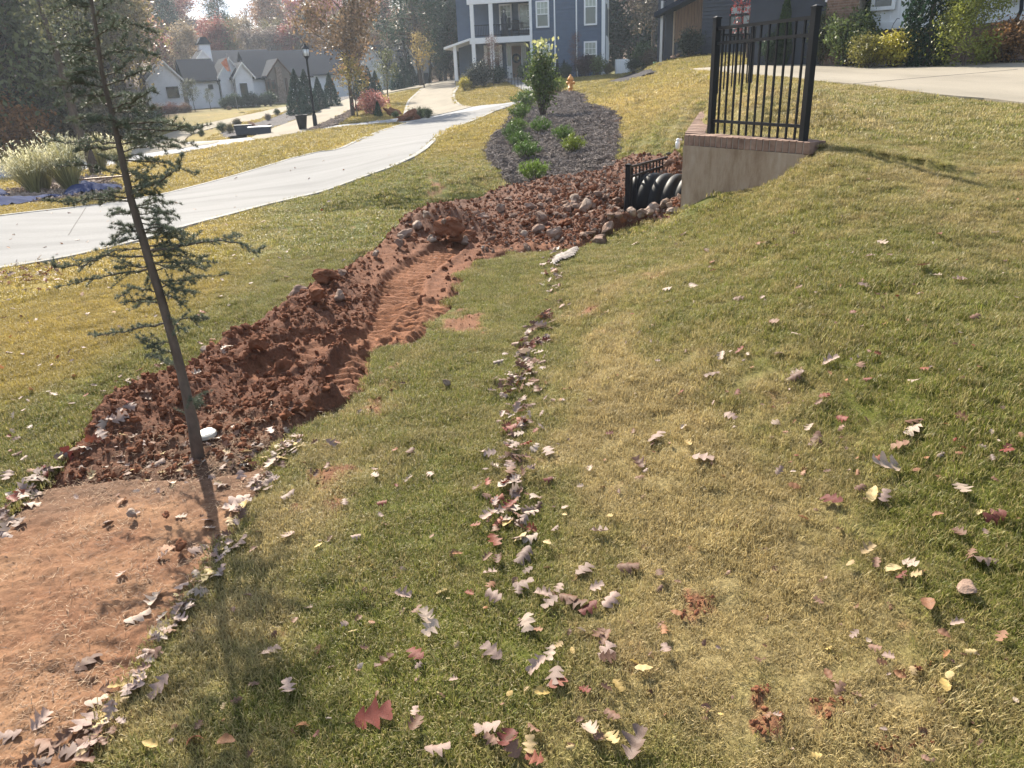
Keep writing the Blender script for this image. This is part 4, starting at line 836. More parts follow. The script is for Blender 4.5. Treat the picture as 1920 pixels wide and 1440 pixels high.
C3 = [(90,85,100,'P'),(430,145,50,'P'),(500,210,60,'O'),(665,275,105,'R'),(905,125,145,'P'),(880,80,60,'R'),(850,250,90,'Y'),(900,260,80,'P'),(790,215,60,'B'),(1250,215,95,'P'),(1450,45,60,'R'),(1045,130,40,'O'),(1400,335,95,'R'),(1140,340,50,'O'),(1240,410,70,'B'),(1355,405,40,'P'),(830,480,80,'Y'),(750,540,60,'Y'),(870,530,60,'B'),(940,560,80,'Y'),(1020,550,80,'P'),(1045,600,60,'Y'),(980,590,60,'R'),(1290,500,70,'B'),(1360,520,110,'P'),(1100,730,105,'O'),(1230,810,60,'P'),(1170,860,60,'O'),(610,705,50,'B'),(770,855,50,'P'),(860,920,60,'B'),(1290,940,45,'Y'),(1430,870,70,'O'),(920,975,60,'P'),(890,1000,50,'O'),(970,1050,60,'O'),(1030,1030,50,'Y'),(1190,1060,60,'Y'),(1170,1105,80,'Y'),(650,1050,60,'O'),(700,1110,70,'B'),(770,1190,30,'Y'),(420,1240,40,'P'),(600,1410,45,'Y')]
C1 = [(610,300,45,'P'),(815,310,55,'P'),(485,335,70,'P'),(550,240,60,'O'),(700,80,90,'P'),(730,118,40,'Y'),(810,125,40,'Y'),(935,330,80,'P'),(940,365,60,'P'),(890,460,100,'P'),(740,440,90,'O'),(735,490,60,'P'),(550,580,60,'P'),(700,680,120,'P'),(620,755,120,'P'),(720,810,100,'P'),(830,620,90,'P'),(800,690,60,'B'),(1060,280,110,'P'),(1080,240,100,'P'),(1000,170,70,'P'),(1150,180,80,'P'),(1220,85,70,'P'),(980,440,70,'P'),(1075,435,95,'P'),(1300,235,70,'P'),(1300,410,90,'P'),(395,960,125,'B'),(725,1115,125,'P'),(1225,935,90,'P'),(1300,1100,100,'P'),(190,1240,115,'P'),(385,1250,140,'P'),(40,1300,110,'P'),(220,1340,140,'B'),(440,1150,100,'P'),(530,1080,80,'Y'),(480,1080,80,'B'),(330,1370,120,'P'),(290,1320,100,'B'),(400,1320,100,'B'),(690,1380,80,'Y'),(880,1350,95,'R'),(1030,1370,100,'O'),(1360,1270,80,'O'),(1430,1330,40,'R'),(100,230,90,'P'),(90,260,80,'R'),(140,250,80,'P'),(50,330,90,'P'),(90,340,80,'P'),(160,200,80,'P'),(200,110,80,'P'),(160,160,90,'P'),(20,300,70,'P'),(40,140,70,'P'),(450,1210,80,'Y'),(580,1170,30,'Y'),(190,1410,80,'P'),(380,1400,60,'Y'),(120,1420,80,'B')]
C4 = [(770,190,60,'R'),(800,185,60,'B'),(830,200,50,'P'),(550,275,35,'R'),(555,310,30,'R'),(525,220,35,'B'),(425,150,35,'P'),(210,190,35,'P'),(710,105,25,'P'),(910,150,35,'B'),(1295,190,50,'P'),(1545,150,35,'R'),(1790,140,35,'P'),(1470,300,80,'B'),(1535,345,45,'P'),(1635,355,60,'P'),(1220,380,60,'P'),(1240,255,40,'P'),(350,395,50,'P'),(465,375,50,'P'),(350,450,30,'P'),(770,437,30,'P'),(665,440,50,'B'),(930,390,35,'R'),(1165,497,35,'R'),(820,550,55,'B'),(920,600,50,'P'),(670,670,50,'R'),(590,700,60,'P'),(845,678,60,'P'),(705,685,30,'P'),(550,770,75,'P'),(1070,715,80,'P'),(1200,728,55,'B'),(1275,680,30,'R'),(900,800,90,'B'),(920,770,60,'P'),(1230,795,40,'R'),(1475,765,40,'R'),(1430,815,50,'P'),(410,850,40,'R'),(660,852,40,'R'),(1040,875,50,'R'),(1015,905,40,'B'),(630,950,65,'P'),(830,985,60,'P'),(1120,965,60,'R'),(1430,980,80,'B'),(1430,1015,90,'P'),(1640,975,60,'O'),(975,1010,60,'P'),(300,1050,95,'P'),(100,1018,35,'R'),(1370,1085,80,'O'),(1000,1070,80,'B'),(1840,1110,50,'R'),(445,1080,50,'Y'),(1700,518,50,'B'),(1880,435,30,'P')]
GR = 'leaves fallen on the near grass'
for x, y, s, k in C2:
    u, v = 640+x/2.4, 840+y/2.4; stp = 860 < u < 1010; leaf(u, v, s/2.4, k, 'in the leaf trail' if stp else 'left of the leaf trail' if u < 860 else 'right of the leaf trail', 'leaves in the trail down the lawn' if stp else GR, .006)
for x, y, s, k in C3: leaf(1280+x/2.4, 840+y/2.4, s/2.4, k, 'on the lower right lawn', GR, .008)
for x, y, s, k in C1:
    u, v = x/2.4, 840+y/2.4; q = hit(u, v); onc = sdf(clay_p, np.array([q[:2]]))[0]
    leaf(u, v, s/2.4, k, 'on the bare clay' if onc > .1 else 'by the clay edge' if onc > -.12 else 'right of the clay', 'leaves on and around the bare clay' if onc > -.12 else GR, .002)
for x, y, s, k in C4: leaf(1100+x/2.342, 380+y/2.342, s/2.342, k, 'on the right slope', 'leaves on the right slope', .004)
tr = dens(np.array([(1060,470),(1030,500),(1035,560),(1020,620),(985,660),(985,700),(960,740),(975,800),(960,850),(955,930),(960,1010)], float), 6, False)
def trail(n, fn):
    for _ in range(n):
        i = random.randrange(len(tr)); u, v = tr[i]; w = 7+(v-450)*.036; fn(random.gauss(u, w), random.gauss(v, 12), v)
def tl(u, v, vv):
    if vv > 575: leaf(u, v, random.uniform(18, 33)*(vv/850)**.9, random.choice('PPPBBBRP'), 'in the leaf trail', 'leaves in the trail down the lawn', random.uniform(0, .015), .5)
trail(52, tl)
# unique labels where the look and the neighbours allow it
from collections import defaultdict
rows = ['just below the trench', 'halfway down the slope', 'below the middle of the lawn', 'near the bottom edge of the lawn']
cnt = defaultdict(list)
for it in LEAFS:
    o, q, sz, nm, place, group, u, v = it; dist = 'nearest' if q[1] < 1.75 else 'near' if q[1] < 2.4 else 'further off' if q[1] < 3.6 else 'far up'
    o['category'] = 'leaf'; cnt[(sz, nm, place, dist)].append((u, o))
for (sz, nm, place, dist), lst in cnt.items():
    lst.sort(key=lambda t: t[0]); n = len(lst); g = f'{sz} {nm}s {place}, {dist}'
    for i, (u, o) in enumerate(lst):
        ordn = '' if n == 1 else {2: ['leftmost of two, ', 'rightmost of two, ']}.get(n, ['leftmost, ', ]+['%s from left, ' % w for w in ('second', 'third', 'fourth', 'fifth', 'sixth', 'seventh', 'eighth', 'ninth', 'tenth', 'eleventh', 'twelfth', 'thirteenth', 'fourteenth', 'fifteenth', 'sixteenth', 'seventeenth', 'eighteenth', 'nineteenth', 'twentieth', 'twenty-first', 'twenty-second', 'twenty-third', 'twenty-fourth', 'twenty-fifth', 'twenty-sixth')])[min(i, 25 if n > 2 else 1)]
        o['label'] = f'{ordn}{sz} {nm} {place}, {dist}'; o['group'] = 'fallen leaves'
# the remaining small leaves: one joined litter mesh
Vl = []; Fl = []; Cl = []; nv = 0
def litter(u, v, spx, k, q=None, tilt=.4, lift=0, oak=True):
    global nv
    q = shit(u, v) if q is None else q
    if q is None: return
    dep = float((q-CC)@CF); s = min(.17, spx*dep/FPX); me = random.choice(OAK if oak else OVL); Mx = leaf_xform(q[0], q[1], s, lift, tilt); c = np.array(random.choice(LC[k]))*random.uniform(.8, 1.2)
    co = np.empty(len(me.vertices)*3); me.vertices.foreach_get('co', co); co = co.reshape(-1, 3); X_ = np.array(Mx)
    Vl.append(co @ X_[:3, :3].T+X_[:3, 3]); Fl.extend([tuple(i+nv for i in p_.vertices) for p_ in me.polygons]); Cl.append(np.tile(c, (len(co), 1))); nv += len(co)
trail(230, lambda u, v, vv: litter(u, v, random.uniform(13, 27)*(vv/850)**1.1, random.choice('PPBBBRP'), tilt=.38, lift=.004))
def line_litter(pts, n, w, ks, s0, s1, tilt=.5):
    L_ = dens(np.array(pts, float), 5, False)
    for _ in range(n): u, v = L_[random.randrange(len(L_))]; litter(random.gauss(u, w), random.gauss(v, w*.6), random.uniform(s0, s1)*(v/900), random.choice(ks), tilt=tilt)
line_litter([(0,990),(40,930),(90,890),(180,830),(240,755),(300,725),(360,690),(430,650)], 70, 9, 'PPPBR', 18, 36)
line_litter([(560,825),(520,860),(480,925),(440,990),(390,1080),(330,1160),(270,1260),(200,1360),(150,1430)], 150, 13, 'PPPPBBY', 11, 25, .3)
line_litter([(440,880),(520,840),(590,790),(480,770),(420,850)], 26, 30, 'PPB', 16, 30)
for _ in range(420):
    u, v = random.uniform(0, 760), random.uniform(330, 900); q = hit(u, v)
    if sdf(soil_p, np.array([q[:2]]))[0] < -.05 and v > 880-.95*u-500 and random.random() < (.8 if u < 480 else .45): litter(u, v, random.uniform(10, 20)*max(.4, v/900), random.choice('PPPBBRO'), q)
for _ in range(230):
    u, v = random.uniform(1000, 1920), random.uniform(300, 900); litter(u, v, random.uniform(7, 17)*max(.35, v/900), random.choice('PPBROOB'))
for _ in range(170):
    u, v = random.uniform(300, 1920), random.uniform(900, 1440); litter(u, v, random.uniform(8, 22), random.choice('PBBBOYBB'), oak=random.random() < .5, lift=-.010)
for _ in range(60):
    u, v = random.gauss(300, 90), random.gauss(880, 25); litter(u, v, random.uniform(12, 22), random.choice('PPBY'))
for _ in range(50):
    u, v = random.gauss(60, 40), random.gauss(520, 12); litter(u, v, random.uniform(10, 18), random.choice('BBRP'))
for _ in range(60): litter(random.uniform(0, 900), random.uniform(215, 330), 5, random.choice('PPO'))
Vl = np.vstack(Vl); me = bpy.data.meshes.new('leaf_litter'); me.from_pydata(Vl.tolist(), [], Fl); me.polygons.foreach_set('use_smooth', [True]*len(Fl))
a = me.color_attributes.new('gcol', 'FLOAT_COLOR', 'POINT'); c = np.ones((len(Vl), 4), np.float32); c[:, :3] = np.vstack(Cl); a.data.foreach_set('color', c.ravel())
tag(mk('leaf_litter', me, None, M['leafv']), 'small dead leaves and leaf scraps scattered over the lawns and the trench edges', kind='stuff')
# weathered plastic sheet scrap on the lawn at the end of the trail
def crumple(name, pxs, h, mat, label, cat, seed, res=.05, par=None):
    pl = poly(pxs); lo, hi = pl.min(0), pl.max(0); nx_ = max(3, int((hi[0]-lo[0])/res)); ny_ = max(3, int((hi[1]-lo[1])/res)); X_, Y_ = np.meshgrid(np.linspace(lo[0], hi[0], nx_), np.linspace(lo[1], hi[1], ny_)); p = np.c_[X_.ravel(), Y_.ravel()]; s_ = sdf(pl, p); 
    z = height(p)+.03+np.clip(s_/(.3*h/.1+1e-3), 0, 1)**.5*h*(.35+1.3*billow(p[:, 0], p[:, 1], .55/h*.35, seed, 3)); id_ = np.arange(len(p)).reshape(ny_, nx_); q_ = np.stack([id_[:-1, :-1], id_[:-1, 1:], id_[1:, 1:], id_[1:, :-1]], -1).reshape(-1, 4); q_ = q_[(s_[q_] > -res*.4).all(1)]
    o = mk(name, npmesh(name, np.c_[p, z], q_), None, mat); tag(o, label, cat); return o
crumple('plastic_sheet', [(1032,500),(1036,488),(1060,478),(1082,466),(1085,474),(1076,486),(1052,494),(1040,502)], .03, simple('dusty_clear_plastic', (.19, .165, .145), .6, .6, 30, .6, 50, spec=.12), 'crumpled scrap of dusty clear plastic lying at the lower edge of the rubble', 'plastic sheet', 5, .02)
# young cedar ------------------------------------------------------------
q0 = hit(372, 858); Yc = float(q0[1])
ced = empty('young_cedar', v3(q0), 0, 'thin leaning young blue-green cedar with sparse drooping branches in the foreground', 'tree')
def cp(u, v, dy=0): return v3(P(u, v, Yc+dy)-q0)
TR = [(372,862),(363,800),(350,740),(338,690),(325,640),(312,595),(298,545),(283,500),(270,455),(258,415),(246,375),(236,330),(226,285),(216,240),(207,200),(197,162),(188,115),(181,60),(172,5),(160,-60),(150,-130)]
TW = [13,11.5,11,10.5,10,9.5,9.3,9,8.8,8.3,7.6,7,6.3,5.6,5,4.5,4,3.5,3,2.2,1.2]
tp = [cp(u, v, .0) for u, v in TR]; tp[0] = tp[0]+Vector((0, 0, -.03)); mb = MB(); mb.tube(tp, [w*(3.45 if i < 2 else 2.95)/FPX for i, w in enumerate(TW)], 12)
mb.build('trunk', M['barkc'], ced, True)
def trunk_at(v):
    for (a, b) in zip(TR, TR[1:]):
        if b[1] <= v <= a[1]: t = (a[1]-v)/(a[1]-b[1]); return a[0]+(b[0]-a[0])*t
    return TR[-1][0]
def needles(pts, dens_, ln, seed, r0=0):
    """star-shaped tufts of needles along a twig"""
    r = np.random.default_rng(seed); V = []; 
    for a, b in zip(pts, pts[1:]):
        L_ = (b-a).length; n = max(1, int(L_/dens_+r.random()))
        for k in range(n):
            c = np.array(a.lerp(b, r.random())); m_ = 20; d = r.normal(size=(m_, 3)); d[:, 2] += .45; d /= np.linalg.norm(d, axis=1)[:, None]; c = c+d.mean(0)*.004; L2 = ln*r.uniform(.6, 1.15, m_)
            s_ = np.cross(d, r.normal(size=(m_, 3))); s_ /= np.linalg.norm(s_, axis=1)[:, None]; w = .00095
            V.append(np.stack([c+s_*w, c-s_*w, c+d*L2[:, None]], 1).reshape(-1, 3))
    if not V: return None
    V = np.vstack(V); return npmesh('needles', V, np.arange(len(V)).reshape(-1, 3), k=3)
bseed = [0]
def branch(pts, r0, main=True, dd=.009, ln=.018, sub=True):
    bseed[0] += 1; r = random.Random(bseed[0]*13); P_ = []
    for i in range(len(pts)-1):
        for k in range(5): P_.append(pts[i].lerp(pts[i+1], k/5)+Vector((r.gauss(0, .004), r.gauss(0, .004), r.gauss(0, .003))))
    P_.append(pts[-1]); n = len(P_); mb = MB(); mb.tube(P_, [r0*(1-.8*i/n) for i in range(n)], 6)
    tw = [P_[1:]]
    if sub:
        for i in range(2, n-1):
            if r.random() < .8:
                t = (P_[i+1]-P_[i]).normalized(); sgn = r.choice((-1, 1)); sd = Vector((0, sgn, 0))*r.uniform(.5, 1)+Vector((0, 0, r.uniform(-.6, .5))); L_ = r.uniform(.04, .14)*(1.15-i/n); e_ = P_[i]+(t*.8+sd).normalized()*L_; tw.append([P_[i], P_[i].lerp(e_, .5)+Vector((0, 0, .004)), e_]); mb.tube([P_[i], e_], [.0016, .0008], 4)
    b = mb.build('branch', M['barkc'], ced, True)
    V = []; base = 0; ms = [needles(w, dd, ln, bseed[0]*100+j) for j, w in enumerate(tw)]; bm = bmesh.new()
    for m_ in ms:
        if m_: bm.from_mesh(m_); bpy.data.meshes.remove(m_)
    me = bpy.data.meshes.new('needles'); bm.to_mesh(me); bm.free(); nd = mk('needles', me, b, M['needle']); g = r.uniform(.85, 1.2); nd.color = (.115*g, .135*g, .092*g, 1)
BR = [(800,[(352,775),(372,762)]),(742,[(366,752),(378,748)]),(690,[(312,680),(285,664)]),(664,[(300,656),(262,640)]),(640,[(290,645),(255,632)]),(606,[(250,618),(205,626),(163,628)]),(606,[(352,596),(375,600),(392,597)]),(590,[(335,612),(352,622)]),
 (560,[(262,562),(222,568)]),(548,[(250,540),(215,560)]),(530,[(350,524),(368,530)]),(520,[(330,545),(352,548)]),(540,[(335,565),(350,575)]),(506,[(220,512),(165,525),(100,539)]),(500,[(235,498),(220,505)]),(495,[(340,500),(372,521)]),(484,[(200,478),(150,500),(104,502),(97,494)]),(480,[(340,478),(392,506)]),
 (472,[(340,462),(400,450),(450,455),(478,474),(497,462)]),(468,[(345,458),(420,446),(437,440)]),(462,[(320,455),(352,480),(388,482)]),(447,[(230,452),(187,458)]),(430,[(232,436),(210,450)]),(436,[(310,440),(346,452)]),(425,[(240,425),(222,420)]),(428,[(305,428),(346,433)]),(408,[(290,412),(330,412)]),(400,[(232,398),(218,392)]),
 (385,[(290,395),(322,402)]),(390,[(285,372),(310,380)]),(372,[(190,368),(140,378),(79,377)]),(376,[(170,374),(120,384)]),(368,[(270,352),(292,344),(333,317),(346,288)]),(362,[(275,342),(270,330)]),(350,[(290,345),(312,340)]),(296,[(262,290),(290,307)]),(318,[(250,326),(262,330)]),(300,[(205,300),(190,292)]),
 (270,[(175,266),(120,268),(87,262)]),(278,[(180,278),(135,285)]),(262,[(250,258),(268,262)]),(236,[(280,228),(330,236),(362,242),(398,232)]),(240,[(330,244),(360,246)]),(228,[(190,222),(165,228)]),(213,[(250,206),(262,215)]),(205,[(240,192),(270,182),(292,168)]),(196,[(190,190),(150,200)]),(185,[(230,178),(262,180)]),
 (165,[(150,152),(110,160),(72,157)]),(160,[(240,146),(282,125)]),(175,[(170,180),(140,170)]),(142,[(225,130),(250,105)]),(130,[(160,118),(128,124)]),(110,[(215,92),(240,70)]),(95,[(165,80),(140,82)]),(70,[(205,50),(222,30)]),(60,[(155,45),(130,50)]),(30,[(195,12),(215,0)]),(10,[(150,0),(125,5)]),(-30,[(185,-50)]),(-60,[(140,-80)])]
for i, (v0, pts) in enumerate(BR):
    r = random.Random(i); dy = r.uniform(-.22, .22); a = cp(trunk_at(v0), v0); P_ = [a]
    for j, (u, v) in enumerate(pts): P_.append(cp(u, v, dy*(j+1)/len(pts)))
    L_ = sum((P_[k+1]-P_[k]).length for k in range(len(P_)-1)); branch(P_, .0022+.006*L_, dd=.011 if v0 > 300 else .012)
for i in range(40):     # depth-wise branches towards and away from the viewer
    r = random.Random(900+i); v0 = 570-i*15; a = cp(trunk_at(v0), v0); L_ = r.uniform(.12, .34)*(1 if v0 > 250 else .8); an = r.choice((-1, 1))*r.uniform(.7, 1.9)+math.pi*.5*0; d = Vector((math.sin(an)*.5, math.cos(an), r.uniform(-.12, .15))).normalized()
    e_ = a+d*L_; branch([a, a.lerp(e_, .5)+Vector((0, 0, .012)), e_+Vector((0, 0, -.02))], .002+.005*L_, dd=.011)
# ================================================================== houses
class House:
    def __init__(s, name, label, cat, loc, rot):
        s.o = np.array(loc, float); s.r = rot; s.e = empty(name, loc, rot, label, cat); s.cx = np.array([math.cos(rot), math.sin(rot)]); s.cy = np.array([-math.sin(rot), math.cos(rot)])
    def at(s, u, v, ly=0.):
        """local x and z where a sight line meets the plane local y = ly"""
        d = ray(u, v); c = CC-s.o; a = s.cy@d[:2]; t = (ly-s.cy@c[:2])/a; p = c+t*d; return float(s.cx@p[:2]), float(p[2])
    def part(s, name, mb, mat, par=None, smooth=False): return mb.build(name, mat, par or s.e, smooth)
def siding(mb, x0, x1, z0, z1, y, pitch, fx=None, proud=.05):
    """lap boards on a wall facing -y; fx(z) gives the board's span for gables"""
    z = z0
    while z < z1-1e-3:
        zt = min(z+pitch, z1); a, b = (x0, x1); c, d = (x0, x1)
        if fx: a, b = fx(z); c, d = fx(zt)
        if b-a > .02: mb.add([(a, y-proud, z), (b, y-proud, z), (d, y-.003, zt), (c, y-.003, zt), (a, y, z), (b, y, z)], [(0, 1, 2, 3), (4, 5, 1, 0)])
        z += pitch
def siding_side(mb, x, y0, y1, z0, z1, pitch, sgn=1):
    z = z0
    while z < z1-1e-3:
        zt = min(z+pitch, z1); mb.add([(x+sgn*.018, y0, z), (x+sgn*.018, y1, z), (x+sgn*.003, y1, zt), (x+sgn*.003, y0, zt), (x, y0, z), (x, y1, z)], [(0, 1, 2, 3), (4, 5, 1, 0)]); z += pitch
def window(H, x0, x1, z0, z1, y, fw=.1, grid=(3, 2), trim='white', glass='glass', dbl=True, par=None, upper='glassl', side=0):
    """framed window facing -y (side=1: facing +x at x=y)"""
    def bx(mb, a, b, c, d, e, f):
        if side: mb.box(y-d, y-c, a, b, e, f)
        else: mb.box(a, b, y+c, y+d, e, f)
    mb = MB(); bx(mb, x0, x0+fw, -.05, .02, z0, z1); bx(mb, x1-fw, x1, -.05, .02, z0, z1); bx(mb, x0+fw, x1-fw, -.05, .02, z1-fw, z1); bx(mb, x0+fw, x1-fw, -.06, .02, z0, z0+fw)
    w = H.part('window', mb, M[trim]); zm = (z0+z1)/2; mb = MB()
    if dbl:
        bx(mb, x0+fw, x1-fw, -.035, -.008, zm-.025, zm+.025)
    if grid:
        zb = zm if dbl else z0+fw; n, k = grid
        for i in range(1, n): xx = x0+fw+(x1-x0-2*fw)*i/n; bx(mb, xx-.011, xx+.011, -.028, -.010, zb, z1-fw)
        for j in range(1, k): zz = zb+(z1-fw-zb)*j/k; bx(mb, x0+fw, x1-fw, -.027, -.011, zz-.011, zz+.011)
    if mb.v: mb.build('muntin', M[trim], w)
    if dbl:
        mb = MB(); bx(mb, x0+fw, x1-fw, -.009, .015, z0+fw, zm); mb.build('pane', M[glass], w); mb = MB(); bx(mb, x0+fw, x1-fw, -.009, .015, zm, z1-fw); mb.build('pane', M[upper], w)
    else:
        mb = MB(); bx(mb, x0+fw, x1-fw, -.009, .015, z0+fw, z1-fw); mb.build('pane', M[glass], w)
    return w
Z3 = lambda a, b: (840+a/4.8, b/4.8)
# ---------------- blue two-storey house
BZ = 1.2
H = House('blue_house', 'two-storey slate blue house with white trim and a two-level front porch', 'house', (7.01, 54.0, BZ), rad(-9))
xR = 0; xW = H.at(*Z3(745, 300))[0]; xc = {k: H.at(*Z3(k, 300))[0] for k in (795, 915, 962, 1157, 1225, 1340, 735, 757)}
ZT = 6.6
mb = MB(); mb.box(xW, 0, .0, 10.5, -.6, ZT); H.part('wall', mb, M['blue'])
mb = MB(); 
def zz(a, b, ly=0): return H.at(*Z3(a, b), ly)[1]
wl_ = [(795, 915, 5, 250), (800, 917, 393, 628), (1225, 1342, -110, 228), (1222, 1342, 370, 608)]
WR = [(H.at(*Z3(a, 300))[0], H.at(*Z3(b, 300))[0], zz((a+b)/2, d), zz((a+b)/2, c)) for a, b, c, d in wl_]
xs_ = [xW, xc[962], xc[1157], 0]
siding(mb, xW+.06, -.06,   .12, ZT, 0, .19); o = H.part('siding', mb, M['blue']); o['kind'] = 'stuff'
mb = MB(); siding_side(mb, 0, .08, 10.4, .12, ZT, .17); o = H.part('siding', mb, simple('lit_grey_blue_siding', (.13, .16, .20), .6, .08, 3, .05)); o['kind'] = 'stuff'  # side siding paler than the front: the lit face is painted into its colour
for i, (a, b, c, d) in enumerate(WR): window(H, a, b, c, d, -.065, upper='glassl')
for x_, w_ in ((xW+.02, .17), (xc[962], .09), (xc[1157], .09), (-.09, .18)):
    mb = MB(); mb.box(x_-w_/2, x_+w_/2, -.08, .01, -.1, ZT); H.part('trim_board', mb, M['white'])
mb = MB(); mb.box(-.02, .05, .001, .16, -.1, ZT); mb.box(-.02, .05, 10.34, 10.55, -.1, ZT); H.part('trim_board', mb, M['white'])
for y0, y1, z0, z1 in ((2.2, 2.8, 1.2, 2.7), (3.6, 4.2, 1.2, 2.7), (5, 5.6, 1.2, 2.7), (6.4, 7, 1.2, 2.7), (8.4, 9.2, 1.3, 2.6), (1, 1.7, 4.6, 5.8), (5.2, 5.8, 4.6, 5.4), (6.3, 6.9, 4.6, 5.4)): window(H, y0, y1, z0, z1, .065, .08, (2, 2), side=1, upper='glass', dbl=False)
mb = MB(); mb.box(.06, .16, 2, 2.1, .2, .5); H.part('hose_bib', mb, M['metal'])
# foundation
mb = MB(); mb.box(xW-.02, .03, -.03, 10.5, -.8, .12); H.part('foundation', mb, M['mortar'])
# porch block
xL = H.at(*Z3(200, 200))[0]; PD = 2.4   # recessed wall behind the porch
mb = MB(); mb.box(xL-1.4, xW, PD, 10.5, -.6, ZT); H.part('wall', mb, M['blue'])
mb = MB(); siding(mb, xL+.9, xW-.02, .3, ZT, PD, .17); o = H.part('siding', mb, M['blue']); o['kind'] = 'stuff'
zB0, zB1 = zz(400, 388), zz(400, 335); zF = zB0-.0; zU0 = zz(400, 30)
mb = MB(); mb.box(xL-1.3, xW-.10, -.02, PD, .0, .28); H.part('porch_floor', mb, M['mortar'])
mb = MB(); mb.box(xL-.1, xW-.07, -.1, .12, zB0, zB1); H.part('beam', mb, M['white'])
mb = MB(); mb.box(xL-.1, xW-.07, .12, PD, zB0+.1, zB1-.02); H.part('porch_ceiling', mb, M['white'])
mb = MB(); mb.box(xL-.15, xW-.07, -.12, .14, zU0, zU0+.45); H.part('beam', mb, M['white'])
mb = MB(); mb.box(xL-.15, xW-.07, .14, PD, zU0+.2, zU0+.42); H.part('porch_ceiling', mb, M['white'])
mb = MB(); mb.add([(xL-.1, -.12, zB1), (xL-.1, 10, zB1), (xL-1.9, 10, zB0-.12), (xL-1.9, -.12, zB0-.12), (xL-.1, -.12, zB1-.14), (xL-.1, 10, zB1-.14), (xL-1.9, 10, zB0-.26), (xL-1.9, -.12, zB0-.26)], [(0, 1, 2, 3), (4, 7, 6, 5), (0, 3, 7, 4), (2, 6, 7, 3), (1, 5, 6, 2)]); H.part('shed_roof', mb, M['white'])
for k, z0, z1, wd in ((218, .28, zU0, .24), (388, .28, zU0, .26)):
    x_ = H.at(*Z3(k, 200))[0]
    mb = MB(); mb.box(x_-wd/2, x_+wd/2, -.08, .10, .28, zB0); mb.box(x_-wd/2-.03, x_+wd/2+.03, -.1, .12, .28, .42); H.part('column', mb, M['white'])
    mb = MB(); mb.box(x_-wd/2, x_+wd/2, -.08, .10, zB1, zU0); H.part('column', mb, M['white'])
for x_, y_ in ((xL-1.2, .1), (xL-1.2, 2.6), (xL+.6, 1.9), (xL+1.6, 2.2)):
    mb = MB(); mb.box(x_-.11, x_+.11, y_, y_+.2, .2, zB0-.05); H.part('column', mb, M['white'])
# railing of the upper porch
zr = zz(600, 212); mb = MB(); mb.bar((xL+.05, 0, zr), (xW-.1, 0, zr), .06, .05); mb.bar((xL+.05, 0, zB1+.12), (xW-.1, 0, zB1+.12), .05, .04); H.part('porch_rail', mb, M['black'])
mb = MB(); mb.box(-.012, .012, -.012, .012, zB1+.12, zr); bl = mb.mesh('baluster'); bl.materials.append(M['black'])
for i in range(34): mk('baluster', bl, H.e, None, (xL+.2+(xW-xL-.35)*i/33, 0, 0))
mb = MB(); mb.box(xL+.4, xW-.3, PD-.03, PD-.005, zB1, zr); 
# windows and door under the porch
for a, b, c, d in ((463, 577, 40, 275), (636, 750, 35, 270)):
    x0, x1 = H.at(*Z3(a, 150), PD)[0], H.at(*Z3(b, 150), PD)[0]; window(H, x0, min(x1, xW-.02), H.at(*Z3(a, d), PD)[1], H.at(*Z3(a, c), PD)[1], PD-.065)
dx0, dx1 = H.at(*Z3(575, 500), PD)[0], H.at(*Z3(660, 500), PD)[0]; dzt = H.at(*Z3(615, 412), PD)[1]; sx0, sx1 = H.at(*Z3(527, 500), PD)[0], H.at(*Z3(706, 500), PD)[0]
mb = MB(); mb.box(sx0, sx1, PD-.062, PD-.005, .28, dzt+.18); H.part('door_surround', mb, M['white'])
mb = MB(); mb.box(dx0, dx1, PD-.09, PD-.064, .30, dzt)
for pz0, pz1 in ((.42, .95), (1.1, dzt-.12)):
    for a, b in ((dx0+.07, (dx0+dx1)/2-.03), ((dx0+dx1)/2+.03, dx1-.07)): mb.box(a, b, PD-.10, PD-.091, pz0, pz1)
dr = H.part('door', mb, M['wood']); mb = MB(); mb.box(dx1-.10, dx1-.06, PD-.14, PD-.101, 1.1, 1.22); mb.build('handle', M['black'], dr)
mb = MB(); c = ((dx0+dx1)/2, PD-.15, (dzt)*.62+.1)
mb.tube([(c[0]+.24*math.cos(a), c[1], c[2]+.24*math.sin(a)) for a in np.linspace(0, 6.283, 25)], .07, 7, False); mb.build('wreath', simple('dark_wreath', (.02, .03, .03), .9, .6, 30, .8, 60), dr)
for a, b in ((sx0+.07, dx0-.07), (dx1+.07, sx1-.07)):
    mb = MB(); mb.box(a, b, PD-.075, PD-.063, 1.1, dzt); H.part('sidelight', mb, M['glassl'])
x0 = H.at(*Z3(330, 450), PD)[0]; window(H, x0, x0+1.1, .9, zB0-.1, PD-.065)
mb = MB(); mb.lathe([(.05, 0), (.09, .03), (.09, .3), (.04, .34)], 8, Matrix.Translation((sx1+.25, PD-.12, 1.75))); H.part('porch_lamp', mb, M['black'])
# roof
mb = MB(); mb.prism([(-9.4, ZT+.0), (.5, ZT), (.5, ZT+.15), (-4.4, ZT+3.4), (-9.4, ZT+.15)], -.6, 11); H.part('roof', mb, M['roof'])
mb = MB(); mb.box(-9.5, .55, -.63, -.602, ZT-.05, ZT+.18); H.part('gutter', mb, M['white'])
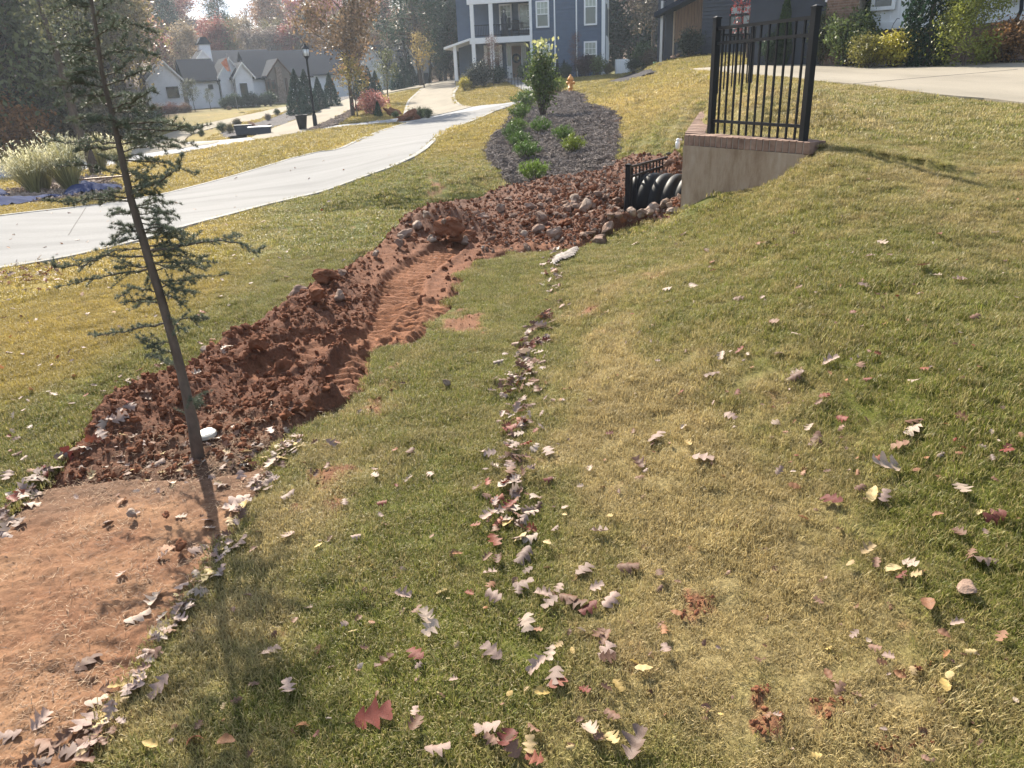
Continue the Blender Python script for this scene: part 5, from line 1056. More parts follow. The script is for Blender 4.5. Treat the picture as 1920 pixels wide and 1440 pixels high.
# porch furniture (chairs) and pots
def stick_chair(name, loc, rot, mat, label):
    e = empty(name, loc, rot, label, 'chair'); mb = MB(); mb.box(-.26, .26, -.25, .25, .40, .44); mb.build('seat', mat, e); mb = MB()
    for i in range(6): mb.box(-.24+i*.09, -.18+i*.09, .24, .27, .44, 1.0)
    mb.box(-.26, .26, .235, .275, .96, 1.04); mb.build('backrest', mat, e)
    for x_ in (-.24, .24):
        for y_ in (-.23, .25):
            mb = MB(); mb.box(x_-.02, x_+.02, y_-.02, y_+.02, 0, .4); mb.build('leg', mat, e)
def onh(H, lx, ly, lz): p = H.o[:2]+H.cx*lx+H.cy*ly; return (p[0], p[1], H.o[2]+lz)
stick_chair('porch_chair', onh(H, sx0-.75, 1.1, .285), H.r, M['black'], 'dark slatted chair on the lower porch left of the brown door')
stick_chair('porch_chair', onh(H, xW-1.2, 1.2, zB1), H.r, M['black'], 'dark chair on the upper porch near its right end')
e = empty('halloween_figure', onh(H, xL+2.15, .9, zB1), H.r, 'dark hooded statue standing on the upper porch beside the column', 'statue')
mb = MB(); mb.lathe([(.26, 0), (.23, .5), (.17, 1.0), (.2, 1.25), (.11, 1.42), (.13, 1.55), (.10, 1.68), (.02, 1.74)], 12); mb.build('cloak', M['dark'], e, True)
mb = MB(); mb.lathe([(.05, 1.46), (.075, 1.54), (.06, 1.62), (.01, 1.66)], 8, Matrix.Translation((.0, -.07, 0))); mb.build('face', M['white'], e, True)
for u, ly, nm in ((928, -2.6, 'small dark witch figure at the left on the blue house lawn edge'), (1045, -1.2, 'dark witch figure with a pointed hat against the blue wall, left one of two'), (1058, -1.2, 'dark witch figure with a pointed hat against the blue wall, right one of two'), (1032, -1.1, 'low dark cat figure in front of the blue house beside the shrubs')):
    lx = H.at(u, 138, ly)[0]; p = onh(H, lx, ly, 0); h_ = 1.15 if 'witch' in nm and 'small' not in nm else .75; e = empty('garden_figure', (p[0], p[1], hz(p[0], p[1])-.03), 0, nm, 'figure')
    mb = MB(); mb.lathe([(.22*h_, 0), (.16*h_, .35*h_), (.09*h_, .62*h_), (.10*h_, .7*h_), (.08*h_, .80*h_)], 10); mb.build('body', M['black'], e, True)
    mb = MB(); mb.lathe([(.19*h_, .80*h_), (.19*h_, .82*h_), (.07*h_, .84*h_), (.01, 1.05*h_)], 10); mb.build('hat', M['black'], e, True)
    mb = MB(); mb.bar((-.05*h_, 0, .6*h_), (-.26*h_, -.05, .42*h_), .04); mb.build('arm', M['black'], e); mb = MB(); mb.bar((.05*h_, 0, .6*h_), (.27*h_, -.05, .5*h_), .04); mb.build('arm', M['black'], e)
for i in range(6):     # dark stakes along the walkway
    q = hit(947+i*6.1, 154+i*3.0); mb = MB(); mb.tube([(0, 0, -.1), (0, 0, .62)], .016, 6); mb.tube([(0, 0, .62), (0, 0, .70)], .04, 8); o = mb.build('path_stake', M['black'], loc=q); tag(o, ['first', 'second', 'third', 'fourth', 'fifth', 'sixth'][i]+' from the house of six thin dark stakes along the walkway', 'stake', 'stakes along the walkway')
# white utility box
e = empty('utility_box', v3(P(1172, 128, 53)), 0, 'white utility screen box standing right of the blue house', 'box'); mb = MB(); mb.box(-.62, .5, -.3, .3, -.35, .55); mb.build('cabinet', M['white'], e); mb = MB()
for i in range(7): mb.box(-.6+i*.16, -.56+i*.16, -.33, -.301, -.33, .53)
mb.build('slats', M['whites'], e)
# ---------------- low white house
H = House('white_house', 'long low white farmhouse with dark grey roofs and several gables', 'house', (-27.0, 66.0, -.4), rad(28))
Z10 = lambda a, b: (280+a/6.857, 60+b/6.857); Z2 = lambda a, b: (480+a/5.053, b/5.053)
mw = M['whites']
def gable(zf, l, r, pk, base, ly, depth, name='gable', roofdrop=.12, wallmat=mw, over=.22, roofm='roof', pitchb=.16, trim='white'):
    """zf maps zoomed pixels; l, r, pk, base are pixel pairs"""
    xl, zl = H.at(*zf(*l), ly); xr, zr_ = H.at(*zf(*r), ly); xp, zp = H.at(*zf(*pk), ly); zb = H.at(*zf(*base), ly)[1]-.5; ze = (zl+zr_)/2; xp = (xl+xr)/2*.5+xp*.5
    mb = MB(); mb.prism([(xl+over, zb), (xr-over, zb), (xr-over, ze+over*(zp-ze)/(xr-xl)*2), (xp, zp-.02), (xl+over, ze+over*(zp-ze)/(xr-xl)*2)], ly, ly+depth); H.part('gable_wall', mb, wallmat)
    def fx(z):
        if z < ze+.1: return (xl+over, xr-over)
        t = min(1, (z-ze)/(zp-ze)); return (max(xl+over, xl+(xp-xl)*t), min(xr-over, xr+(xp-xr)*t))
    mb = MB(); siding(mb, 0, 0, zb, zp-.05, ly, pitchb, fx); o = H.part('siding', mb, wallmat); o['kind'] = 'stuff'
    th = .14; mb = MB()
    for (xa, xb) in ((xl, xp), (xp, xr)):
        za, zb2 = (ze, zp) if xa == xl else (zp, ze)
        mb.add([(xa, ly-.25, za), (xb, ly-.25, zb2), (xb, ly+depth, zb2), (xa, ly+depth, za), (xa, ly-.25, za+th), (xb, ly-.25, zb2+th), (xb, ly+depth, zb2+th), (xa, ly+depth, za+th)], [(0, 1, 2, 3), (4, 7, 6, 5), (0, 4, 5, 1), (2, 6, 7, 3), (0, 3, 7, 4), (1, 5, 6, 2)])
    H.part('roof', mb, M[roofm])
    for (xa, xb) in ((xl, xp), (xp, xr)):
        za, zb2 = (ze, zp) if xa == xl else (zp, ze); mb = MB(); mb.add([(xa, ly-.28, za-.06), (xb, ly-.28, zb2-.06), (xb, ly-.28, zb2+th), (xa, ly-.28, za+th), (xa, ly-.24, za-.06), (xb, ly-.24, zb2-.06), (xb, ly-.24, zb2+th), (xa, ly-.24, za+th)], [(0, 1, 2, 3), (4, 7, 6, 5), (0, 4, 5, 1), (3, 2, 6, 7), (0, 3, 7, 4), (1, 5, 6, 2)]); H.part('rake_board', mb, M[trim])
    return xl, xr, xp, ze, zp, zb
def eaveblock(zf, l, r, rl, base, ly, depth, name='wing', wallmat=mw):
    """wall with a roof slope facing the viewer: l, r eave ends, rl a ridge point"""
    xl, z0 = H.at(*zf(*l), ly); xr, z1 = H.at(*zf(*r), ly); ze = (z0+z1)/2; zb = H.at(*zf(*base), ly)[1]-.6; rx, zr_ = H.at(*zf(*rl), ly+depth/2)
    mb = MB(); mb.box(xl+.1, xr-.1, ly, ly+depth, zb, ze); H.part('wall', mb, wallmat); mb = MB(); siding(mb, xl+.1, xr-.1, zb, ze, ly, .16); o = H.part('siding', mb, wallmat); o['kind'] = 'stuff'
    mb = MB(); V = [(xl, ly-.3, ze-.05), (xr, ly-.3, ze-.05), (xr, ly+depth/2, zr_), (xl, ly+depth/2, zr_), (xr, ly+depth, ze-.05), (xl, ly+depth, ze-.05)]; V += [(a, b, c+.12) for a, b, c in V]
    mb.add(V, [(0, 1, 2, 3), (3, 2, 4, 5), (6, 9, 8, 7), (9, 11, 10, 8), (0, 6, 7, 1), (1, 7, 8, 2), (2, 8, 10, 4), (0, 3, 9, 6), (3, 5, 11, 9), (5, 4, 10, 11)]); H.part('roof', mb, M['roof'])
    mb = MB(); mb.box(xl, xr, ly-.36, ly-.302, ze-.06, ze+.06); H.part('gutter', mb, M['dark']); return xl, xr, ze, zr_
eaveblock(Z10, (440, 640), (905, 625), (700, 362), (700, 1000), .8, 5)
eaveblock(Z10, (800, 470), (1640, 470), (1100, 247), (900, 700), 9, 6)
eaveblock(Z10, (1260, 590), (2100, 590), (1640, 365), (1500, 860), 2.4, 4.5)
eaveblock(Z2, (-60, 720), (1180, 700), (400, 485), (600, 880), 4.0, 7)
eaveblock(Z2, (900, 640), (1560, 640), (1200, 436), (1200, 800), 5.5, 6)
gable(Z10, (-50, 640), (440, 640), (195, 385), (300, 1020), 0, 6)
gable(Z10, (870, 625), (1210, 590), (1035, 345), (950, 965), .5, 5)
gx = gable(Z10, (1065, 612), (1362, 606), (1185, 405), (1120, 950), -.8, 4)
gable(Z10, (595, 380), (800, 360), (685, 245), (640, 700), 8, 4)
gable(Z2, (985, 640), (1215, 625), (1080, 450), (1100, 830), 3.2, 5)
gable(Z2, (1345, 590), (1540, 680), (1405, 447), (1500, 790), 3.0, 5)
gable(Z2, (1500, 620), (1675, 655), (1555, 450), (1600, 780), 4.8, 5)
# stone entrance gable with timber
x0, z0 = H.at(*Z10(1545, 600), .8); x1, z1 = H.at(*Z10(1830, 570), .8); xp, zp = H.at(*Z10(1645, 362), .8); zb = H.at(*Z10(1700, 870), .8)[1]
gable(Z10, (1500, 600), (1835, 560), (1645, 362), (1700, 865), .6, 4, wallmat=M['mortar'], trim='woodd')
xs0 = H.at(*Z10(1640, 700), .3)[0]; mb = MB(); mb.prism([(xs0-.0, zb-.5), (xs0+1.0, zb-.5), (xs0+.62, zb+1.0), (xs0+.55, z0+.9), (xs0+.1, z0+.9)], .25, .95)
H.part('stone_chimney_breast', mb, M['rockp']); xd = H.at(*Z10(1490, 700), .9)[0]
mb = MB(); mb.box(xd, xd+.85, .45, .55, zb-.2, z0-.1); d_ = H.part('door', mb, M['woodd']); mb = MB(); mb.box(xd+.12, xd+.72, .43, .449, zb+.9, z0-.25); mb.build('pane', M['glass'], d_)
for a in (1560, 1770): x_ = H.at(*Z10(a, 700), .2)[0]; mb = MB(); mb.box(x_-.09, x_+.09, .1, .28, zb-.3, z0); H.part('timber_post', mb, M['woodd'])
# windows, chimney, downspouts
def wpx(zf, a, b, c, d, ly, **k):
    xa, za = H.at(*zf(a, d), ly); xb, zb_ = H.at(*zf(b, c), ly); window(H, xa, xb, za, zb_, ly-.07, .05, None, dbl=False, trim='dark', **k)
wpx(Z10, 238, 365, 700, 850, 0); wpx(Z10, 760, 812, 675, 738, .8); wpx(Z10, 1190, 1250, 655, 855, -.8)
for a, b in ((855, 640), (1040, 620)):
    xa, za = H.at(*Z10(a+12, b), .3 if a < 900 else -.9); zb_ = -.4; mb = MB(); mb.tube([(xa, -.05 if a < 900 else -1.1, za), (xa+.12, .2 if a < 900 else -.8, za-.3), (xa+.14, .2 if a < 900 else -.84, zb_)], .05, 8); H.part('downspout', mb, M['dark'])
xa, za = H.at(*Z10(635, 160), 10); xb, zb_ = H.at(*Z10(800, 290), 10); mb = MB(); mb.box(xa, xb, 10, 11.4, zb_-1.5, za); ch = H.part('chimney', mb, M['whites']); mb = MB(); mb.box(xa-.12, xb+.12, 9.88, 11.5, za, za+.12); mb.prism([(xa-.05, za+.12), (xb+.05, za+.12), (xb-.25, za+.62), (xa+.25, za+.62)], 9.95, 11.45); mb.build('chimney_cap', M['roof'], ch)
# timber braces in the white gable
xg, zg = H.at(*Z2(1405, 500), 2.7); mb = MB(); mb.bar((xg, 2.7, zg-.5), (xg, 2.7, zg+.35), .1); mb.bar((xg-.55, 2.7, zg-.4), (xg+.65, 2.7, zg-.4), .1); mb.bar((xg-.4, 2.7, zg+.05), (xg, 2.7, zg-.45), .09); mb.bar((xg+.4, 2.7, zg+.05), (xg, 2.7, zg-.45), .09); H.part('gable_truss', mb, M['dark'])
for a in (1547, 1610): xa, za = H.at(*Z2(a, 690), 4.75 if a > 1600 else 2.9); mb = MB(); mb.box(xa-.22, xa+.22, 4.7 if a > 1600 else 2.85, 4.76 if a > 1600 else 2.93, za-1.9, za); H.part('door', mb, M['dark'])
# orange pennant on its pole
q = P(427, 125, 62); e = empty('pennant', (q[0], q[1], q[2]), 0, 'orange and white pennant on a thin pole before the white house', 'flag'); mb = MB(); mb.tube([(.25, 0, -3.2), (.02, 0, .9)], .02, 6); mb.build('pole', M['metal'], e)
mb = MB(); mb.add([(.03, 0, .65), (.17, .03, -.35), (-.45, -.04, .28), (-.1, .03, -.30), (-.2, .05, .45)], [(0, 1, 3), (0, 3, 2), (0, 2, 4)]); mb.build('cloth', simple('orange_cloth', (.75, .16, .06), .8, .3, 3, .1, col2=(.8, .45, .35)), e)
# ---------------- dark modern house on the right
Z7 = lambda a, b: (1200+a/5.333, b/5.333)
H = House('dark_house', 'low charcoal house with a stained wood wing and slatted wood screens', 'house', (8.1, 38.0, 1.5), rad(-34))
xa, _ = H.at(*Z7(330, 300)); xb, _ = H.at(*Z7(650, 300)); zt = 3.6
mb = MB(); mb.box(-.9, xb, .3, 8, -.8, zt); H.part('wall', mb, M['dark'])
# vertical stained boards, each its own piece
nbd = 15; bw = (xb-xa)/nbd; z0 = H.at(*Z7(500, 420))[1]
for i in range(nbd):
    mb = MB(); mb.box(xa+i*bw+.006, xa+(i+1)*bw-.006, .262-.008*(i % 3), .299, z0, zt); H.part('board', mb, M['wood'])
mb = MB(); mb.box(xa, xb, .24, .299, -.8, z0-.01); H.part('base_panel', mb, M['dark'])
mb = MB(); mb.box(xa-.08, xa-.012, .2, .32, .2, zt); H.part('trim_board', mb, simple('tan_trim', (.42, .33, .24), .7, .1)); xq = H.at(*Z7(228, 400))[0]
mb = MB(); mb.box(xq-.06, xq+.06, -.2, .05, -.6, 3.0); H.part('porch_post', mb, M['metal'])
xr2, zr2 = H.at(*Z7(200, 180)); xr3, zr3 = H.at(*Z7(560, -10)); mb = MB(); dz = zr3-zr2
mb.add([(xr2, -.7, zr2), (xr3+3, -.7, zr2+(dz)*(xr3+3-xr2)/(xr3-xr2)), (xr3+3, 8, zr2+(dz)*(xr3+3-xr2)/(xr3-xr2)), (xr2, 8, zr2)]+[(xr2, -.7, zr2+.2), (xr3+3, -.7, zr2+.2+(dz)*(xr3+3-xr2)/(xr3-xr2)), (xr3+3, 8, zr2+.2+(dz)*(xr3+3-xr2)/(xr3-xr2)), (xr2, 8, zr2+.2)], [(0, 1, 2, 3), (4, 7, 6, 5), (0, 4, 5, 1), (2, 6, 7, 3), (0, 3, 7, 4), (1, 5, 6, 2)]); H.part('roof', mb, M['roof'])
# main charcoal wall with the big window
x2 = H.at(*Z7(1140, 300))[0]; mb = MB(); mb.box(xb, x2, -.4, 8, -.8, 5.2); H.part('wall', mb, M['dark']); mb = MB(); siding(mb, xb, x2, -.6, 5.2, -.4, .15); o = H.part('siding', mb, M['dark']); o['kind'] = 'stuff'
wa, wz1 = H.at(*Z7(912, 58), -.4); wb, _ = H.at(*Z7(1130, 58), -.4); wz0 = H.at(*Z7(960, 370), -.4)[1]; wm_ = H.at(*Z7(1035, 100), -.4)[0]; wh = H.at(*Z7(960, 152), -.4)[1]
M['glassb'] = simple('glass_painted_reflection', (.22, .25, .25), .1, .4, .8, 0, spec=.9)  # paler base colour stands in for bright reflections in the panes
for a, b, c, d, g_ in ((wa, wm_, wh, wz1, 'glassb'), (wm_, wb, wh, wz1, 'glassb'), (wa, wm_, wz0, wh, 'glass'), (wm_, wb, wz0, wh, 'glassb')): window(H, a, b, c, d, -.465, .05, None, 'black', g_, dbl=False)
x3 = H.at(*Z7(1285, 300), -.4)[0]; mb = MB(); mb.box(x2, x3, -.35, 3, -.6, 5.2); H.part('wall', mb, M['dark']); n_ = 11
for i in range(n_): xx = x2+(x3-x2)*(i+.5)/n_; mb = MB(); mb.box(xx-.035, xx+.035, -.50, -.352, -.3, 5.2); H.part('slat', mb, M['woodd'])
x4 = H.at(*Z7(1640, 300), 1)[0]; mb = MB(); mb.box(x3, x4, 1.6, 8, -.6, 4.6); H.part('wall', mb, M['dark']); zs = H.at(*Z7(1400, 10), -.5)[1]
mb = MB(); mb.box(x3-.1, x4+2.2, -.6, 2, zs-.04, zs+.14); H.part('canopy', mb, M['metal']); xd0, zd0 = H.at(*Z7(1290, 80), 1.5); xd1 = H.at(*Z7(1540, 80), 1.5)[0]; mb = MB(); mb.box(xd0, xd1, 1.52, 1.598, .2, zd0); dd_ = H.part('door', mb, M['woodd'])
for i in range(3): a = xd0+(xd1-xd0)*i/3; mb = MB(); mb.box(a+.06, a+(xd1-xd0)/3-.06, 1.50, 1.519, .4, zd0-.12); mb.build('pane', M['glass'], dd_)
x5 = H.at(*Z7(1870, 300), 0)[0]; n_ = 13
mb = MB(); mb.box(x4, x5+3, .1, 3, -.6, 4.4); H.part('wall', mb, M['dark'])
for i in range(n_): xx = x4+(x5-x4)*(i+.5)/n_; mb = MB(); mb.box(xx-.03, xx+.03, -.05, .098, -.3, 4.4); H.part('slat', mb, M['woodd'])
mb = MB(); mb.box(-1.2, x5+3, 8, 12, -.6, 4.8); H.part('wall', mb, M['dark'])
# ---------------- brick and white board-and-batten house
Z8 = lambda a, b: (1520+a/4.8, b/4.8)
H = House('brick_white_house', 'white board-and-batten house wall on a brown brick base at the upper right', 'house', (9.2, 23.0, 1.2), rad(-38))
xw0, zs0 = H.at(*Z8(530, 275)); xw1 = H.at(*Z8(2100, 120))[0]+3
zsk = H.at(*Z8(620, 205))[1]; zbt = zs0
mb = MB(); mb.box(xw0, xw1, .02, 6, zbt, 5.5); H.part('wall', mb, M['white'])
mb = MB(); mb.box(xw0-.03, xw1, -.035, .018, zbt, zsk); H.part('skirt_board', mb, M['white'])
i = 0; x = xw0+.05
while x < xw1-.1:
    mb = MB(); mb.box(x-.022, x+.022, -.012, .019, zsk, 5.5); H.part('batten', mb, M['white']); x += .205
for a, b, c, ly in ((560, 628, 100, 0), (965, 1000, 20, 0), (1780, 1850, 10, 0)):
    xa, za = H.at(*Z8(a, c)); xb = H.at(*Z8(b, c))[0]; window(H, xa-.05, max(xb, xa+.5)+.05, za, za+1.5, -.035, .09, None, dbl=False)
def brickwall(x0, x1, z0, z1, y0, y1, name='brick_base', L_=.20, hh=.066, jn=.011):
    mb = MB(); mb.box(x0+.006, x1-.006, y0+.008, y1, z0, z1); w = H.part(name, mb, M['mortar']); b_ = MB(); b_.box(0, L_-jn, 0, .05, 0, hh-jn); bm_ = b_.mesh('brick'); bm_.materials.append(M['brick']); return w, bm_
def laybricks(x0, x1, z0, z1, y, bm_, par, side=False, n0=[0]):
    r_ = 0; z = z0
    while z < z1-.03:
        x = x0-(.1 if r_ % 2 else 0)
        while x < x1-.02:
            a = max(x, x0); b = min(x+.189, x1)
            if b-a > .03:
                o = mk('brick', bm_, par); o.scale = ((b-a)/.189, 1, 1)
                if side: o.location = (y+random.uniform(-.001, .003), a, z); o.rotation_euler = (0, 0, rad(90))
                else: o.location = (a, y-random.uniform(0, .003), z)
                n0[0] += 1
            x += .2
        z += .066; r_ += 1
w, bm_ = brickwall(xw0, xw1, -.4, zbt-.002, .03, 6)
mbb = MB(); z = .15; rr2 = 0; 
while z < zbt-.05:
    x = xw0-(.1 if rr2 % 2 else 0)
    while x < xw1: mbb.box(max(x, xw0), x+.189, .012-.003*random.random(), .036, z, z+.055); x += .2
    z += .066; rr2 += 1
o = mbb.build('brick', M['brick'], H.e); o['kind'] = 'stuff'
for k, (a, b) in enumerate(((140, 172), (250, 290))):
    xp0 = H.at(*Z8(a, 100), -.6)[0]; xp1 = xp0+.52; mb = MB(); mb.box(xp0+.008, xp1-.008, -.6+.008, .1, -.3, 3.2); pr = H.part('pier', mb, M['mortar'])
    laybricks(xp0, xp1, .3, 2.7, -.6-.002, bm_, pr)
    mb = MB(); mb.box(xp0-.05, xp1+.05, -.65, .12, 3.2, 3.3); mb.build('capstone', M['white'], pr)
mb = MB(); zz_ = H.at(*Z8(235, 5), -.6)[1]; mb.box(H.at(*Z8(120, 5), -.6)[0], xw0, -.5, .3, zz_, zz_+.3); H.part('beam', mb, M['white'])
mb = MB(); mb.box(H.at(*Z8(60, 5), 0)[0]-2, xw0, .3, 6, -.3, 4.4); H.part('wall', mb, M['dark'])
# black downspout and thin pipe at the right
pts = [H.at(*Z8(a, b), -.35) for a, b in ((1905, -60), (1895, 90), (1850, 190), (1780, 240), (1685, 272))]; mb = MB(); mb.tube([(a, -.35, b) for a, b in pts], .045, 8); H.part('downspout', mb, M['black'], None, True)
pts = [H.at(*Z8(a, b), -.3) for a, b in ((1745, 10), (1725, 130), (1700, 250))]; mb = MB(); mb.tube([(a, -.3, b) for a, b in pts], .012, 6); H.part('thin_pipe', mb, M['metal'])
pts = [H.at(*Z8(a, b), -.5) for a, b in ((720, 280), (745, 215), (780, 165), (800, 170))]; mb = MB(); mb.tube([(a, -.5, b) for a, b in pts], .008, 5); o = mb.build('path_lamp', M['black']); o.location = tuple(H.o); o.rotation_euler = (0, 0, H.r); tag(o, 'thin curved black garden stem lamp in front of the white wall', 'lamp')
# ================================================================== street furniture
q = hit(592, 239); e = empty('street_lamp', v3(q), 0, 'black street lamp with a glass lantern beside the far driveway', 'street lamp')
hp = 2.75*38/36; mb = MB(); mb.lathe([(.13, -.1), (.13, .0), (.10, .06), (.09, .5), (.06, .6), (.05, .7), (.042, hp-.1), (.06, hp-.05)], 10); mb.build('pole', M['black'], e, True)
mb = MB(); mb.lathe([(.05, hp-.05), (.12, hp+.02), (.14, hp+.05)], 8); mb.build('lantern_base', M['black'], e); mb = MB(); mb.lathe([(.18, hp+.33), (.15, hp+.38), (.06, hp+.47), (.012, hp+.55)], 8); mb.build('lantern_cap', M['black'], e)
mb = MB()
for k in range(6): a = k*math.pi/3; mb.bar((.13*math.cos(a), .13*math.sin(a), hp+.04), (.165*math.cos(a), .165*math.sin(a), hp+.34), .014)
mb.build('lantern_cage', M['black'], e); mb = MB(); mb.lathe([(.115, hp+.05), (.15, hp+.33)], 12); mb.build('lantern_glass', simple('frosted_lantern', (.7, .72, .74), .2, .1, 5, 0), e, True)
q = hit(568, 243); e = empty('planter_pot', v3(q), 0, 'tall black planter pot at the end of the far driveway', 'pot'); mb = MB(); mb.lathe([(.16, -.03), (.2, .25), (.25, .55), (.28, .58), (.27, .62), (.22, .62), (.2, .5)], 18); mb.build('pot_body', M['black'], e, True)
mb = MB(); mb.lathe([(.21, .53), (.15, .58), (.02, .60)], 14); mb.build('potting_soil', M['bark'], e)
q = P(1070, 171, 37); q[2] = hz(q[0], q[1]); MH = simple('faded_orange_paint', (.62, .27, .055), .5, .2, 14, .1); e = empty('fire_hydrant', v3(q)-Vector((0, 0, .02)), rad(20), 'faded orange fire hydrant at the top of the mulch bed', 'fire hydrant')
mb = MB(); mb.lathe([(.12, -.1), (.12, .04), (.085, .05), (.085, .16), (.13, .165), (.13, .2), (.10, .205), (.10, .52)], 14); mb.build('barrel', MH, e, True)
mb = MB(); mb.lathe([(.145, .52), (.145, .56), (.12, .6), (.09, .67), (.035, .71), (.03, .76), (.0, .765)], 14); mb.build('bonnet', MH, e, True)
for a in (0, 180, 270):
    Mx = Matrix.Rotation(rad(a), 4, 'Z') @ Matrix.Translation((0, 0, .40)) @ Matrix.Rotation(rad(90), 4, 'Y'); mb = MB(); mb.lathe([(.055, .06), (.055, .14), (.07, .145), (.07, .19), (.03, .195), (.025, .22)], 10, Mx); mb.build('hose_outlet', MH, e, True)
e = empty('utility_pedestal', v3(P(1230, 137, 40)), 0, 'green utility pedestal by the black mulch strip', 'box'); mg = simple('utility_green', (.12, .22, .15), .5, .1, 5, .05); mb = MB(); mb.box(-.12, .12, -.12, .12, -.1, .46); mb.build('cabinet', mg, e); mb = MB(); mb.box(-.135, .135, -.135, .135, .46, .52); mb.build('lid', mg, e)
# dark planter trough and box in the island bed
for x_, nm, sc in ((458, 'dark trough planter in the island bed, left one', (.75, .35, .38)), (489, 'dark long trough with a pale lid in the island bed, right one', (.95, .4, .3))):
    q = hit(x_, 252); e = empty('planter_trough', v3(q), rad(10), nm, 'planter'); a, b, c = sc; mb = MB(); mb.prism([(-a/2+.05, 0), (a/2-.05, 0), (a/2, c), (-a/2, c)], -b/2, b/2); mb.build('trough', M['dark'], e); mb = MB(); mb.box(-a/2-.02, a/2+.02, -b/2-.02, b/2+.02, c, c+.04); mb.build('rim', M['metal'] if 'pale' in nm else M['dark'], e)
# big entrance boulders
for u, v, s, lab, k in ((764, 224, 38, 'big rust-brown boulder at the driveway junction, rightmost of three', 'r'), (738, 218, 28, 'upright rust-brown boulder at the driveway junction, middle of three', 'r'), (676, 210, 24, 'rust-brown boulder with a pale face under the pink shrub', 'r')):
    rock(u, v-8, s, k, lab, None, 'boulder', .2)
rock(506, 236, 10, 'p', 'pale boulder in the island bed'); rock(430, 203, 10, 'p', 'pale boulder before the white house'); rock(1238, 122, 8, 'c', 'brown stone at the corner post of the dark house')
for u, v in ((1262, 110), (1272, 106), (1282, 103)): rock(u, v, 10, 'c', {1262: 'left', 1272: 'middle', 1282: 'right'}[u]+' of three edging stones by the dark house wall', 'edging stones by the dark house', Y=37)
# blue tarpaulins on the stony bed
tb = simple('blue_tarpaulin', (.018, .03, .085), .85, .2, 3, .3, 12, spec=.04)
crumple('tarpaulin', [(118,367),(130,356),(150,348),(168,346),(190,352),(228,352),(232,356),(190,361),(150,366),(125,370)], .2, tb, 'crumpled blue tarpaulin heaped beside the pale ornamental grass', 'tarpaulin', 3, .09)
crumple('tarpaulin', [(-40,386),(0,382),(60,374),(110,368),(118,370),(70,378),(30,386),(-40,394)], .12, tb, 'strip of blue tarpaulin lying along the front edge of the stony bed', 'tarpaulin', 9, .07)
crumple('tarpaulin', [(-60,372),(-10,364),(14,364),(22,368),(0,373),(-60,380)], .2, tb, 'blue tarpaulin corner at the far left of the stony bed', 'tarpaulin', 12, .08)
e = empty('fallen_board', v3(hit(192, 341)), rad(25), 'pale weathered board lying in the stony bed', 'board'); mb = MB(); mb.box(-.7, .7, -.06, .06, .08, .12); mb.build('plank', M['wood'], e)
# ================================================================== vegetation
def rhombs(C_, size, seed, up=0., asp=.55, fold=True):
    r = np.random.default_rng(seed); n = len(C_); d = r.normal(size=(n, 3)); d[:, 2] += up; d /= np.linalg.norm(d, axis=1)[:, None]; s_ = np.cross(d, r.normal(size=(n, 3))); s_ /= np.linalg.norm(s_, axis=1)[:, None]
    L_ = (size*r.uniform(.6, 1.35, n))[:, None]; V = np.stack([C_-d*L_*.5, C_+s_*L_*asp*.5, C_+d*L_*.5, C_-s_*L_*asp*.5], 1).reshape(-1, 3); return V, np.arange(4*n).reshape(-1, 4)
def limbs(r, h, n1, spread, start, up, jag=.12, wob=.06, r0=None, sec=3, droop=0, cone=False):
    """returns tube list and twig end points"""
    tubes = []; ends = []; r0 = r0 or h*.014; tp = [Vector((0, 0, -.2))]; n = 9
    for i in range(1, n+1): tp.append(Vector((tp[-1].x+r.gauss(0, wob*h/n), tp[-1].y+r.gauss(0, wob*h/n), h*i/n)))
    tubes.append((tp, [r0*(1-.88*i/n)+.004 for i in range(n+1)]))
    for k in range(n1):
        t = start+(1-start)*(k+r.random())/n1*.97; i = min(n-1, int(t*n)); a = tp[i].lerp(tp[i+1], t*n-i); an = k*2.4+r.uniform(-.5, .5)
        L_ = spread*h*((1-t)*.95+.12 if cone else (1-.62*((t-start)/(1-start))**1.4))*r.uniform(.7, 1.15); d = Vector((math.cos(an), math.sin(an), up+r.uniform(-.2, .2))).normalized(); P_ = [a]; m_ = 4
        for j in range(m_): d = (d+Vector((r.gauss(0, jag), r.gauss(0, jag), r.gauss(0, jag)-droop))).normalized(); P_.append(P_[-1]+d*L_/m_)
        rb = max(.008, r0*(1-.85*t)*.5); tubes.append((P_, [rb*(1-.8*j/m_) for j in range(m_+1)]))
        for s_ in range(sec):
            tt = r.uniform(.35, 1); j = min(m_-1, int(tt*m_)); b = P_[j].lerp(P_[j+1], tt*m_-j); d2 = (d+Vector((r.gauss(0, .7), r.gauss(0, .7), r.gauss(0, .5)))).normalized(); e_ = b+d2*L_*r.uniform(.25, .45); tubes.append(([b, b.lerp(e_, .5)+Vector((0, 0, .03*L_)), e_], [rb*.45, rb*.3, rb*.12])); ends += [b.lerp(e_, .6), e_]
        ends.append(P_[-1]); ends.append(P_[-2])
    return tubes, ends, tp
